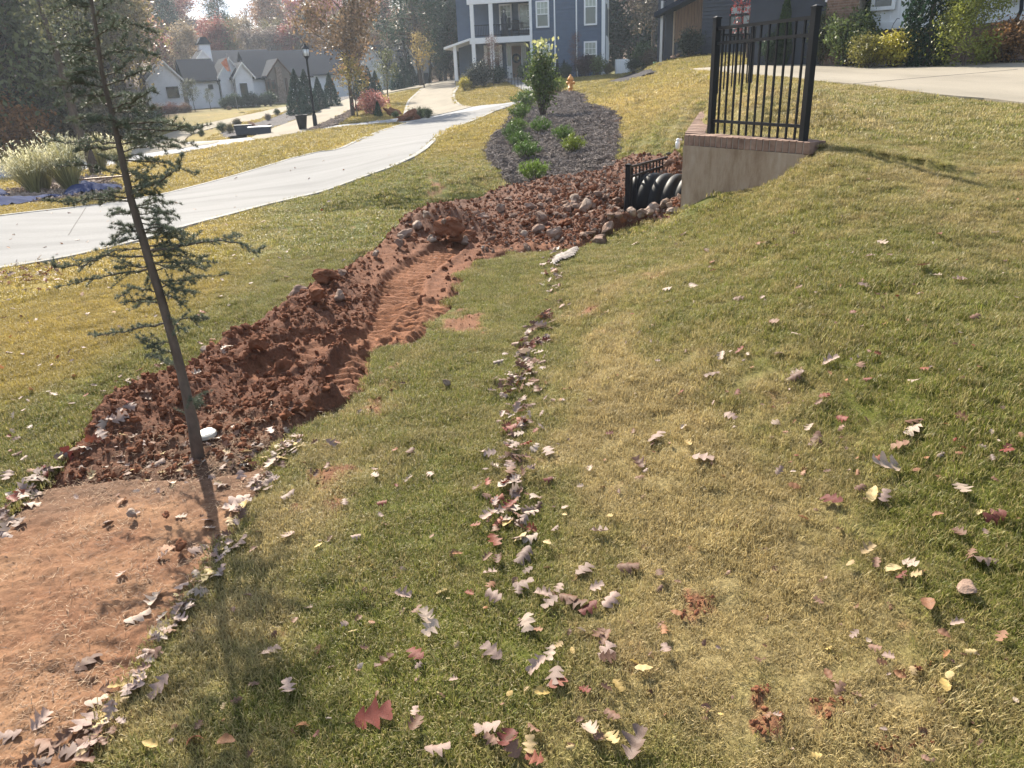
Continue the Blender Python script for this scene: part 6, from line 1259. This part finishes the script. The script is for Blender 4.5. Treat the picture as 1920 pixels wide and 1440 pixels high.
def tree_kind(seed, h, n1, spread, start, up, nl, ls, clump, sec=4, droop=0, cone=False, sides=6, asp=.55, upn=0, flat=1., r0=None):
    r = random.Random(seed); tubes, ends, tp = limbs(r, h, n1, spread, start, up, sec=sec, droop=droop, cone=cone, r0=r0); mb = MB()
    for P_, R_ in tubes: mb.tube(P_, R_, sides if R_[0] > .05 else 4, False)
    tm = mb.mesh('trunk', True); tm.materials.append(M['bark']); g = np.random.default_rng(seed); E_ = np.array([list(e) for e in ends]); keep = g.random(len(E_)) < .92; E_ = E_[keep]; w = g.random(len(E_))**.6; w /= w.sum()
    c = E_[g.choice(len(E_), nl, p=w)]+g.normal(size=(nl, 3))*clump*np.array([1, 1, flat]); V, F_ = rhombs(c, ls, seed, upn, asp); cm = npmesh('crown', V, F_); cm.materials.append(M['foliage']); return tm, cm
KIND = {
 'oak': [tree_kind(i, 12, 26, .30, .22, .7, 9000, .26, .42, 4) for i in range(1, 5)],
 'thin': [tree_kind(10+i, 12, 22, .22, .25, 1.1, 2600, .20, .45, 5) for i in range(3)],
 'pine': [tree_kind(20+i, 13, 34, .26, .22, .15, 9000, .30, .34, 4, .05, True, asp=.2) for i in range(3)],
 'dense': [tree_kind(30+i, 10, 34, .30, .05, .6, 12000, .24, .45, 4) for i in range(3)],
 'young': [tree_kind(40+i, 3, 14, .30, .28, .9, 900, .11, .14, 3) for i in range(3)],
 'cone': [], 'bush': [], 'blade': [], 'col': []}
def cone_kind(seed, h, w, n, ls, colr=False):
    r = np.random.default_rng(seed); t = r.random(n)**(1.3 if not colr else 1.); a = r.uniform(0, 6.283, n); prof = (np.sin(np.pi*np.clip(t*.86+.14, 0, 1))**.55*(1-t)**.35 if colr else (1-t)**.8*(.25+.75*np.minimum(1, t/.10+.4)))*w; rr_ = prof*(.62+.42*r.random(n)**.5)*(1+.12*np.sin(a*5+t*11)+.10*np.sin(a*9-t*23)); C_ = np.c_[rr_*np.cos(a), rr_*np.sin(a), t*h+.02]
    V, F_ = rhombs(C_, ls, seed, 1.6, .5); cm = npmesh('crown', V, F_); cm.materials.append(M['foliage']); mb = MB(); mb.tube([(0, 0, -.1), (0, 0, h*.9)], [w*.12, w*.02], 6); tm = mb.mesh('trunk'); tm.materials.append(M['bark']); return tm, cm
KIND['cone'] = [cone_kind(50+i, 3, .85, 5500, .13) for i in range(3)]; KIND['col'] = [cone_kind(56+i, 3, .42, 9000, .07, True) for i in range(2)]
def bush_kind(seed, n, ls, stems=16, loose=.1, up=.6, spread=.5, asp=.5, hh=1.):
    r = random.Random(seed); mb = MB(); pts = []
    for k in range(stems):
        an = k*2.4+r.random(); sp_ = spread*math.sqrt((k+.5)/stems); e_ = Vector((math.cos(an)*sp_, math.sin(an)*sp_, hh*(1-.45*(sp_/spread)**2)*r.uniform(.8, 1.08))); m_ = Vector((e_.x*.6, e_.y*.6, e_.z*.55)); mb.tube([(e_.x*.1, e_.y*.1, -.06), m_, e_], [.014, .009, .003], 4, False)
        for j in range(7): pts.append((m_.lerp(e_, j/6) if j else Vector((e_.x*.5, e_.y*.5, e_.z*.4))))
    g = np.random.default_rng(seed); P_ = np.array([list(q) for q in pts]); c = P_[g.integers(0, len(P_), n)]+g.normal(size=(n, 3))*loose; c[:, 2] = np.abs(c[:, 2]); V, F_ = rhombs(c, ls, seed, up, asp); cm = npmesh('foliage', V, F_); cm.materials.append(M['foliage']); tm = mb.mesh('stems', True); tm.materials.append(M['bark']); return tm, cm
KIND['bush'] = [bush_kind(60+i, 3200, .075) for i in range(4)]; KIND['blade'] = [bush_kind(70+i, 1500, .14, 26, .05, 2.2, .55, .16) for i in range(4)]; KIND['under'] = [bush_kind(80+i, 5200, .085, 18, .17, .3, .8) for i in range(3)]
def plant(kind, i, loc, s, col, label, cat, group=None, name=None, names=('trunk', 'crown'), rz=None, sz=1.):
    tm, cm = KIND[kind][i % len(KIND[kind])]; e = empty(name, loc, random.uniform(0, 6.28) if rz is None else rz, label, cat, group); e.scale = (s, s, s*sz)
    mk(names[0], tm, e); c = mk(names[1], cm, e); j = random.uniform(.85, 1.15); c.color = (col[0]*j, col[1]*j, col[2]*j, 1); return e
def lt(c, k=1.4): return tuple(min(.6, v*k) for v in c)
GREEN = (.045, .075, .022); DKG = (.022, .042, .022); OLV = (.115, .10, .05); RUST = (.20, .12, .07); ORNG = (.27, .13, .05); RED = (.21, .085, .07); TANL = (.22, .17, .105); GREY = (.15, .12, .105); YEL = (.36, .28, .08); LIME = (.10, .17, .03)
def tree(u, v, Y, kind, i, h, col, label, group='trees of the surrounding wood', name=None, sz=1., s0=None):
    q = P(u, v, Y); z = hz(q[0], q[1]); base = {'oak': 12, 'thin': 12, 'pine': 13, 'dense': 10, 'young': 3, 'cone': 3, 'col': 3}[kind]
    return plant(kind, i, (q[0], q[1], z-.1), h/base, col, label, 'tree', group, name or {'pine': 'pine_tree', 'cone': 'cypress_tree', 'col': 'cypress_tree', 'young': 'young_tree'}.get(kind, 'woodland_tree'), sz=sz)
# the far wood behind the white house
cols = [(GREY, 'grey-brown thin-leaved'), (TANL, 'tan autumn'), (RUST, 'rust-coloured autumn'), (OLV, 'olive'), (GREY, 'grey-brown thin-leaved'), (RED, 'dull red autumn'), (TANL, 'tan autumn')]
def wl_(cn, kd): return f'{cn} tree'
rw = random.Random(11)
for k in range(58):
    u = -60+k*17.5+rw.uniform(-9, 9); Y = rw.uniform(96, 125); c, cn = rw.choice(cols); kd = rw.choice(['oak', 'thin', 'oak', 'oak']); tree(u, 170, Y, kd, k, rw.uniform(8.2, 11.2)*Y/110*(1.0 if u > 330 else 1.6), lt(c), f'{cn} tree in the far wood behind the white house roofs')
for k in range(34):
    u = 300+k*17+rw.uniform(-9, 9); Y = rw.uniform(84, 95); c, cn = rw.choice(cols); tree(u, 165, Y, rw.choice(['oak', 'thin', 'dense']), k, rw.uniform(5.8, 7.5), lt(c), f'low {cn} tree just behind the white house roofs')
# named ones
tree(790, 150, 66, 'pine', 0, 13, DKG, 'tall dark leaning pine right of the gables', None, sz=1.1); tree(765, 150, 78, 'pine', 1, 13, (.05, .055, .045), 'tall grey-green pine just left of the dark pine', None)
tree(708, 160, 96, 'thin', 1, 11.5, GREY, 'almost bare tree against the sky above the white gables', None); tree(722, 160, 90, 'oak', 2, 8.4, RED, 'dull red tree above the ridge of the white gables', None); tree(583, 165, 92, 'pine', 2, 8.6, DKG, 'small dark evergreen above the middle of the long roof', None)
tree(430, 150, 100, 'pine', 0, 12.5, DKG, 'dark pine top rising over the chimney', None); tree(340, 150, 98, 'pine', 2, 12.5, DKG, 'dark pine left of the chimney skyline', None)
for u, Y, h, c, cn, kd in ((805, 82, 11, RUST, 'rust-brown', 'oak'), (835, 74, 11, OLV, 'olive', 'oak'), (862, 80, 12, RUST, 'rust-orange', 'oak'), (848, 70, 6, DKG, 'low dark green', 'dense'), (825, 90, 13, TANL, 'tan', 'oak'), (875, 92, 13, GREY, 'grey', 'oak')): tree(u, 150, Y, kd, u, h, c, f'{cn} tree between the gables and the blue house')
for u, Y, h, c, cn, kd in ((1165, 78, 13, DKG, 'dark green', 'dense'), (1195, 74, 13, DKG, 'very dark green', 'dense'), (1180, 90, 15, (.05, .05, .035), 'brown-green', 'oak'), (1222, 66, 12, GREY, 'grey-brown', 'oak'), (1245, 62, 11, (.12, .10, .07), 'dull tan', 'oak'), (1210, 86, 15, OLV, 'olive', 'oak'), (1262, 74, 13, GREY, 'grey', 'oak'), (1150, 96, 15, DKG, 'tall dark', 'dense')): tree(u, 140, Y, kd, u, h, c, f'{cn} tree between the blue house and the dark house')
for k in range(14): u = 1130+k*62; Y = rw.uniform(74, 96); tree(u, 120, Y, 'dense', k, rw.uniform(10, 14), rw.choice((DKG, OLV, GREY)), 'tall tree standing far behind the right-hand houses')
for k in range(10): u = 880+k*30; Y = rw.uniform(82, 96); tree(u, 140, Y, 'oak', k, 12, rw.choice((OLV, GREY, RUST)), 'tree standing behind the blue house')
# nearer wood on the left
LW = [(8, 41, 13, OLV, 'olive-green', 'oak'), (28, 37, 12, (.10, .105, .045), 'green', 'dense'), (60, 44, 14, TANL, 'tan-brown', 'oak'), (92, 40, 14, (.13, .11, .05), 'brownish', 'thin'), (120, 47, 14, RUST, 'rust-brown', 'oak'), (150, 43, 12, OLV, 'olive', 'oak'), (178, 50, 14, TANL, 'tan', 'oak'), (205, 46, 12, (.16, .14, .06), 'khaki', 'oak'), (232, 52, 13, (.22, .17, .07), 'golden-brown', 'oak'), (252, 56, 12.5, (.24, .19, .09), 'pale gold', 'oak'), (292, 64, 10.5, (.28, .2, .12), 'sparse tan', 'thin'), (-30, 40, 13, RUST, 'rust', 'oak'), (-70, 44, 14, OLV, 'olive', 'dense'), (-120, 40, 13, TANL, 'tan', 'oak'), (45, 52, 15, (.10, .085, .06), 'dark brown', 'oak'), (105, 56, 15, (.14, .10, .08), 'grey-brown', 'oak'), (160, 60, 15, (.20, .12, .07), 'brown', 'oak'), (215, 64, 14, GREY, 'grey', 'thin'), (258, 70, 13, (.3, .17, .11), 'pinkish-orange', 'oak'), (15, 60, 16, GREY, 'grey', 'oak'), (75, 62, 16, OLV, 'olive', 'oak'), (130, 68, 16, GREY, 'grey', 'oak'), (190, 74, 16, RUST, 'rust', 'oak'), (240, 80, 15, OLV, 'olive', 'oak'), (-50, 56, 16, GREY, 'grey', 'oak'), (-10, 50, 14, (.06, .07, .035), 'dark green', 'dense')]
for i, (u, Y, h, c, cn, kd) in enumerate(LW): tree(u, 260, Y, kd, i, h, tuple(min(.5, k*1.3) for k in c), f'{cn} woodland tree at the left, {"close to the street" if Y < 50 else "deeper in the wood"}, tree number {i+1} in from the near side' if False else f'{cn} tree of the left wood, {"front row" if Y < 50 else "back rows"}')
for i in range(30):
    u = rw.uniform(-80, 270); Y = rw.uniform(36, 50)+max(0, (u-100)*.06); c, cn = rw.choice([(OLV, 'olive'), (GREEN, 'green'), (TANL, 'tan'), ((.10, .08, .045), 'brown'), (DKG, 'dark green')]); q = P(u, 270, Y); plant('under', i, (q[0], q[1], hz(q[0], q[1])-.1), rw.uniform(1.2, 2.9), c, f'{cn} undergrowth shrub at the foot of the left wood', 'shrub', 'undergrowth of the left wood', 'undergrowth_shrub', ('stems', 'foliage'))
for u, Y, s in ((5, 35.5, 2.3), (22, 36, 1.6), (-20, 35, 2.0)): q = P(u, 270, Y); plant('under', u, (q[0], q[1], hz(q[0], q[1])), s, ORNG, {5: 'biggest orange autumn shrub at the far left edge', 22: 'smaller orange shrub at the foot of the left wood', -20: 'orange shrub at the very edge of the left wood'}[u], 'shrub', None, 'autumn_shrub', ('stems', 'foliage'))
for u, v, Y, s, c, lab in ((285, 262, 44, 1.1, GREEN, 'dark green shrub beside the white house drive, right one'), (262, 268, 42, 1.0, (.09, .08, .03), 'brownish shrub beside the white house drive, left one'), (300, 225, 62, .7, RUST, 'low rust ground shrub by the white house corner'), (325, 222, 62, .7, (.25, .12, .1), 'low pinkish shrub by the white house corner'), (350, 222, 62, .6, (.2, .12, .09), 'low brown shrub before the white house wall')): q = P(u, v, Y); plant('under', int(Y), (q[0], q[1], hz(q[0], q[1])), s, c, lab, 'shrub', None, 'low_shrub', ('stems', 'foliage'))
# mid-distance trees
tree(661, 210, 42, 'oak', 1, 8.4, (.20, .13, .07), 'tall rust and green tree standing by the far driveway', None, 'autumn_tree', sz=1.05); tree(668, 205, 41, 'young', 0, 2.9, (.34, .28, .08), 'yellow-green small tree in front of the tall rust tree', None)
tree(728, 174, 50, 'young', 1, 3.0, (.11, .12, .05), 'round olive small tree on the lawn before the gables', None); tree(795, 160, 60, 'young', 2, 3.6, (.40, .30, .11), 'slim yellow tree at the end of the gables', None)
tree(357, 207, 64, 'young', 0, 2.3, (.10, .11, .06), 'small tree before the white wall, left one', None); tree(366, 207, 64, 'young', 1, 2.3, (.10, .11, .06), 'small tree before the white wall, middle one', None); tree(395, 204, 64, 'young', 2, 1.6, (.08, .09, .05), 'small lollipop tree before the white wall, right one', None)
tree(1081, 140, 51, 'thin', 0, 2.6, (.16, .08, .06), 'bare slender young tree before the blue wall', None, 'bare_tree'); tree(925, 150, 51, 'thin', 1, 2.9, (.14, .08, .06), 'bare slender young tree before the blue house porch', None, 'bare_tree')
CYP = [(561, 212, 50, 2.55, 'first cone-shaped evergreen from the left behind the lamp post'), (578, 205, 52, 2.5, 'second cone-shaped evergreen, tucked behind the lamp post'), (600, 196, 55, 2.0, 'third evergreen of the row, rounder than its neighbours'), (622, 190, 57, 2.2, 'fourth evergreen of the row, left of the rust tree'), (677, 172, 62, 2.5, 'tall evergreen just right of the rust tree'), (692, 168, 64, 2.2, 'evergreen before the first white gable'), (705, 166, 64, 1.8, 'low evergreen between the gables'), (745, 162, 67, 2.1, 'evergreen left of the trussed gable'), (758, 160, 68, 2.3, 'evergreen before the trussed gable'), (771, 160, 70, 2.4, 'last evergreen of the row at the trussed gable')]
for i, (u, v, Y, h, lab) in enumerate(CYP): tree(u, v, Y, 'cone', i, h*1.05, (.022, .052, .038), lab, 'evergreens along the white house')
for i in range(9): u = 420+i*11; q = P(u, 196, 64.5+i*.3); plant('bush', i, (q[0], q[1], hz(q[0], q[1])), .8+.15*(i % 3), (.035, .06, .03), f'{["first", "second", "third", "fourth", "fifth", "sixth", "seventh", "eighth", "ninth"][i]} from the left of the clipped shrubs along the white house', 'shrub', 'clipped shrubs along the white house', 'clipped_shrub', ('stems', 'foliage'))
def bush(u, v, s, c, lab, kind='bush', Y=None, sz=1., grp=None, nm='shrub'):
    q = hit(u, v) if Y is None else P(u, v, Y); return plant(kind, int(u), (q[0], q[1], hz(q[0], q[1])-.02), s, c, lab, 'shrub', grp, nm, ('stems', 'foliage'), sz=sz)
bush(700, 214, 1.5, (.42, .19, .16), 'big pink-flowered shrub behind the entrance boulders', sz=.75); bush(690, 212, 1.0, (.30, .26, .13), 'dry tan grass-like shrub in front of the pink shrub', 'blade', sz=.8); bush(711, 229, .55, DKG, 'small dark cone shrub between the boulders', 'cone', sz=.6) if False else tree(711, 230, 40, 'cone', 1, .85, (.02, .06, .03), 'small dark cone-shaped shrub between the boulders', None)
for u, s, lab in ((774, .45, 'low green shrub right of the boulders, nearest them'), (790, .5, 'rounded green shrub right of the boulders, second one'), (803, .45, 'small green shrub furthest right of the boulders'), (742, .35, 'tiny pale tuft before the boulders')): bush(u, 222, s, (.07, .10, .04), lab)
for i, (u, v, s, c) in enumerate([(418, 248, .5, GREEN), (432, 250, .45, OLV), (446, 240, .5, (.09, .08, .05)), (503, 226, .4, GREY), (520, 216, .4, GREEN), (378, 256, .3, GREEN), (472, 244, .4, (.2, .12, .1))]): bush(u, v, s, c, f'low shrub of the island bed, {["first", "second", "third", "fourth", "fifth", "sixth", "seventh"][i]} one counted along the drive')
# evergreens in the mulch bed (strap-leaved shrubs)
LSH = [(1002, 342, 1.0, (.13, .20, .03), 'low bright green shrub nearest the rubble in the mulch bed'), (1075, 288, 1.0, (.17, .22, .03), 'lime green shrub standing alone on the right of the mulch bed'), (1055, 268, .9, (.09, .15, .03), 'darker green shrub right behind the lime green one'), (990, 300, .85, (.08, .14, .03), 'green shrub second from the front in the left row'), (975, 282, .85, (.075, .13, .03), 'green shrub third from the front in the left row'), (962, 266, .75, (.07, .12, .03), 'dark green shrub at the mulch edge, middle of the left row'), (972, 250, .8, (.09, .14, .03), 'green shrub fifth in the left row'), (976, 228, .9, (.09, .15, .03), 'green shrub sixth in the left row below the tall leafy one'), (986, 207, 1.05, (.09, .15, .03), 'broad green shrub at the left of the tall leafy one'), (1014, 252, .95, (.09, .16, .03), 'upright green shrub in the middle of the mulch bed'), (1046, 174, 1.0, (.15, .19, .03), 'yellow-green shrub right of the tall leafy one')]
for i, (u, v, s, c, lab) in enumerate(LSH):
    q = hit(u, v); dep = float((q-CC)@CF); ww = {0: 66, 1: 54, 2: 50, 3: 56, 4: 54, 5: 48, 6: 44, 7: 52, 8: 62, 9: 46, 10: 44}[i]*dep/FPX/1.15; e = plant('blade', i, (q[0], q[1], q[2]+.02), ww, c, lab, 'shrub', 'low evergreens in the mulch bed', 'evergreen_shrub', ('stems', 'foliage'), sz=.72)
q = hit(1018, 222); KIND['tall'] = [bush_kind(95, 3600, .085, 26, .11, .5, .34, .5, 1.9)]; e = plant('tall', 0, tuple(q), 1.0, (.085, .125, .03), 'tall leafy shrub with pale yellow blooms in the mulch bed', 'shrub', None, 'flowering_shrub', ('stems', 'foliage'))
g = np.random.default_rng(4); c = np.c_[g.normal(0, .22, 70), g.normal(0, .22, 70), g.uniform(1.35, 1.98, 70)]; V, F_ = rhombs(c, .11, 4, .3, .8); fm = npmesh('blooms', V, F_); fm.materials.append(M['foliage']); o = mk('blooms', fm, e); o['kind'] = 'stuff'; o.color = (.42, .42, .18, 1)
# right-hand garden
RB = [(1452, 112, 24, .8, (.03, .05, .025), 'dark shrub behind the fence, left of the small columnar tree', 'bush', 1.2), (1545, 112, 22.5, 1.0, (.075, .085, .035), 'thin olive shrub right of the tall fence post', 'bush', 1.4), (1590, 112, 21.5, 1.35, (.10, .13, .04), 'broad loose green shrub before the brick piers', 'bush', 1.0), (1614, 110, 22.0, .8, (.12, .14, .04), 'upper green shrub leaning on the white wall corner', 'bush', 1.6), (1625, 117, 20.3, .9, (.16, .15, .04), 'small olive shrub in front of the brick base', 'bush', .9), (1675, 117, 20.0, 1.05, (.34, .30, .05), 'yellow-green feathery shrub, brightest one by the driveway', 'bush', .8), (1712, 117, 20.2, .95, (.20, .17, .05), 'olive-brown feathery shrub right beside the yellow-green one', 'bush', .85), (1888, 108, 19, 1.2, (.22, .12, .05), 'rusty dry shrub before the brick at the right edge', 'bush', .8), (1855, 104, 19.4, .8, (.24, .18, .06), 'small tan shrub by the downspout', 'bush', .9)]
for u, v, Y, s, c, lab, kd, sz in RB: bush(u, v, s, c, lab, kd, Y, sz)
q = P(1808, 112, 18.6); e = plant('dense', 1, (q[0], q[1], hz(q[0], q[1])-.05), .24, (.20, .22, .04), 'large loose shrub with glossy yellow-green leaves at the upper right', 'shrub', None, 'large_shrub', ('stems', 'foliage'))
def ctree(u, Y, h, c, lab, sz=1., i=0): q = P(u, 115, Y); plant('col', i, (q[0], q[1], hz(q[0], q[1])-.05), h/3/sz*1., c, lab, 'tree', None, 'columnar_tree', sz=sz)
ctree(1735, 19.7, 4.2, (.018, .045, .018), 'tall dark columnar evergreen between the two leafy shrubs', .9); ctree(1600, 22.8, 4.2, (.04, .075, .02), 'tall green columnar evergreen before the brick piers', .9, 1); ctree(1466, 24, 2.0, (.05, .09, .025), 'small green columnar evergreen seen through the fence', 1.1, 1)
q = P(1400, 110, 31); plant('young', 1, (q[0], q[1], hz(q[0], q[1])), .9, (.17, .035, .035), 'small red-leaved tree before the big window of the dark house', 'tree', None, 'red_tree'); bush(1294, 95, 1.2, (.02, .03, .018), 'dark shrub against the stained wood wall', Y=36.5)
for u, Y, s, c, lab in ((1205, 50, 1.6, GREEN, 'green shrub right of the white utility box, larger one'), (1222, 49, 1.1, (.10, .07, .04), 'reddish shrub left of the dark house corner'), (1188, 50, .9, DKG, 'small dark cone shrub beside the white utility box'), (885, 51, 1.2, (.04, .05, .04), 'dark shrub at the foot of the left porch column'), (870, 50, .8, (.35, .30, .05), 'small yellow shrub at the corner of the blue house drive'), (905, 51, 1.5, (.05, .06, .05), 'broad grey-green shrub before the porch'), (935, 52, 1.1, (.02, .05, .03), 'low dark green shrub right of the porch column'), (985, 52, 1.1, GREEN, 'green shrub right of the front door'), (1000, 52, 1.1, (.07, .075, .03), 'olive shrub under the lower left window'), (1022, 52, 1.0, DKG, 'dark shrub under the lower left window'), (1095, 52, 1.3, (.045, .02, .025), 'dark purple shrub before the right part of the blue wall'), (1119, 52, 1.2, (.10, .12, .03), 'yellow-green shrub under the lower right window'), (1140, 52, .7, OLV, 'low olive plant at the right corner of the blue house'), (1060, 52.5, .9, DKG, 'dark shrub between the two witch figures')): bush(u, 142, s, c, lab, Y=Y)
# pale ornamental grasses
def plume(seed, n=420, h=1.):
    r = np.random.default_rng(seed); a = r.uniform(0, 6.283, n); sp = r.random(n)**.7*.75; d = np.c_[np.cos(a)*sp-.18, np.sin(a)*sp, np.ones(n)]; d /= np.linalg.norm(d, axis=1)[:, None]; L_ = h*r.uniform(.65, 1.1, n); b = np.c_[np.cos(a)*.12*r.random(n), np.sin(a)*.12*r.random(n), np.zeros(n)]; V = []; F_ = []
    side = np.cross(d, [0, 0, 1.]); side /= np.linalg.norm(side, axis=1)[:, None]+1e-9; m1 = b+d*L_[:, None]*.5; e_ = m1+(d+np.c_[-.12*np.ones(n), np.zeros(n), -.25*r.random(n)])*L_[:, None]*.5; w = .006
    V = np.stack([b-side*w, b+side*w, m1+side*w, m1-side*w, e_+side*w*.4, e_-side*w*.4], 1).reshape(-1, 3); k = np.arange(n)[:, None]*6; F_ = np.vstack([k+[0, 1, 2, 3], k+[3, 2, 4, 5]]); bl = npmesh('blades', V, F_)
    n2 = n//2*7; i2 = r.integers(0, n//2, n2); t = r.uniform(.25, 1.05, n2)[:, None]; c = m1[i2]*(1-t)+e_[i2]*t+r.normal(size=(n2, 3))*.012; V, F_ = rhombs(c, .075, seed, 1.5, .22); pl = npmesh('plumes', V, F_); bl.materials.append(M['foliage']); pl.materials.append(M['foliage']); return bl, pl
PL = [plume(1), plume(2)]
for i, (u, v, s, lab) in enumerate(((66, 362, 1.05, 'left of the two big pale ornamental grass clumps'), (86, 356, .85, 'pale ornamental grass clump squeezed between the two big ones'), (134, 356, 1.3, 'right and fullest of the big pale ornamental grass clumps'), (190, 318, 1.1, 'pale ornamental grass clump behind the dark trunk'), (232, 316, .9, 'small pale grass clump seen behind the young cedar'))):
    q = hit(u, v); dep = float((q-CC)@CF); e = empty('ornamental_grass', v3(q), random.uniform(-.3, .3), lab, 'grass clump'); e.scale = (s,)*3; b = mk('blades', PL[i % 2][0], e); b.color = (.30, .28, .12, 1); p_ = mk('plumes', PL[i % 2][1], e); p_.color = (.78, .73, .50, 1)
q = hit(181, 326); e = empty('dark_post', v3(q), 0, 'short dark tree trunk standing behind the pale ornamental grasses', 'tree'); mb = MB(); mb.tube([(0, 0, -.1), (-.08, 0, .5), (-.22, 0, 1.3), (-.3, 0, 3.2), (-.5, 0, 5.2)], [.15, .13, .12, .09, .04], 10); mb.build('trunk', M['bark'], e, True); tm, cm = KIND['thin'][2]; c = mk('crown', cm, e, None, (0, 0, 1.5), None, .45); c.color = (.12, .12, .06, 1)
tag(e, 'young tree with a dark leaning trunk behind the pale ornamental grasses', 'tree'); e.name = 'young_tree'
# grass sprigs taller than the turf
spm = bush_kind(90, 60, .05, 7, .01, 2, .25, .08); 
for u, v in ((925, 845), (930, 800), (948, 795), (915, 620)): q = hit(u, v)
# lookalikes that share a label are told apart by their order from the left
bpy.context.view_layer.update(); by = defaultdict(list)
for o in list(COL.objects):
    if o.parent is None and o.get('category') and o['category'] != 'leaf': by[o['label']].append(o)
ORD = ['first', 'second', 'third', 'fourth', 'fifth', 'sixth', 'seventh', 'eighth', 'ninth', 'tenth', 'eleventh', 'twelfth', 'thirteenth', 'fourteenth', 'fifteenth', 'sixteenth', 'seventeenth', 'eighteenth', 'nineteenth', 'twentieth']
def scr(o):
    d = np.array(o.location)-CC; k = d@CF; return (d@CR)/k
for lb_, lst in by.items():
    if 1 < len(lst) <= 20:
        lst.sort(key=scr)
        for i, o in enumerate(lst): o['label'] = f'{ORD[i]} from left, {lb_}'
# haze: faint autumn air, one closed box round everything
if HAZE:
    mb = MB(); mb.box(-330, 330, -60, 340, -9, 34); hm = bpy.data.materials.new('haze_air'); hm.use_nodes = True; t = hm.node_tree; t.nodes.clear(); pv = t.nodes.new('ShaderNodeVolumePrincipled'); pv.inputs['Density'].default_value = HAZE; pv.inputs['Color'].default_value = (.74, .85, 1, 1); pv.inputs['Anisotropy'].default_value = .45
    om = t.nodes.new('ShaderNodeOutputMaterial'); t.links.new(pv.outputs[0], om.inputs['Volume']); o = mb.build('haze', hm); tag(o, 'thin pale autumn haze in the air', kind='stuff')
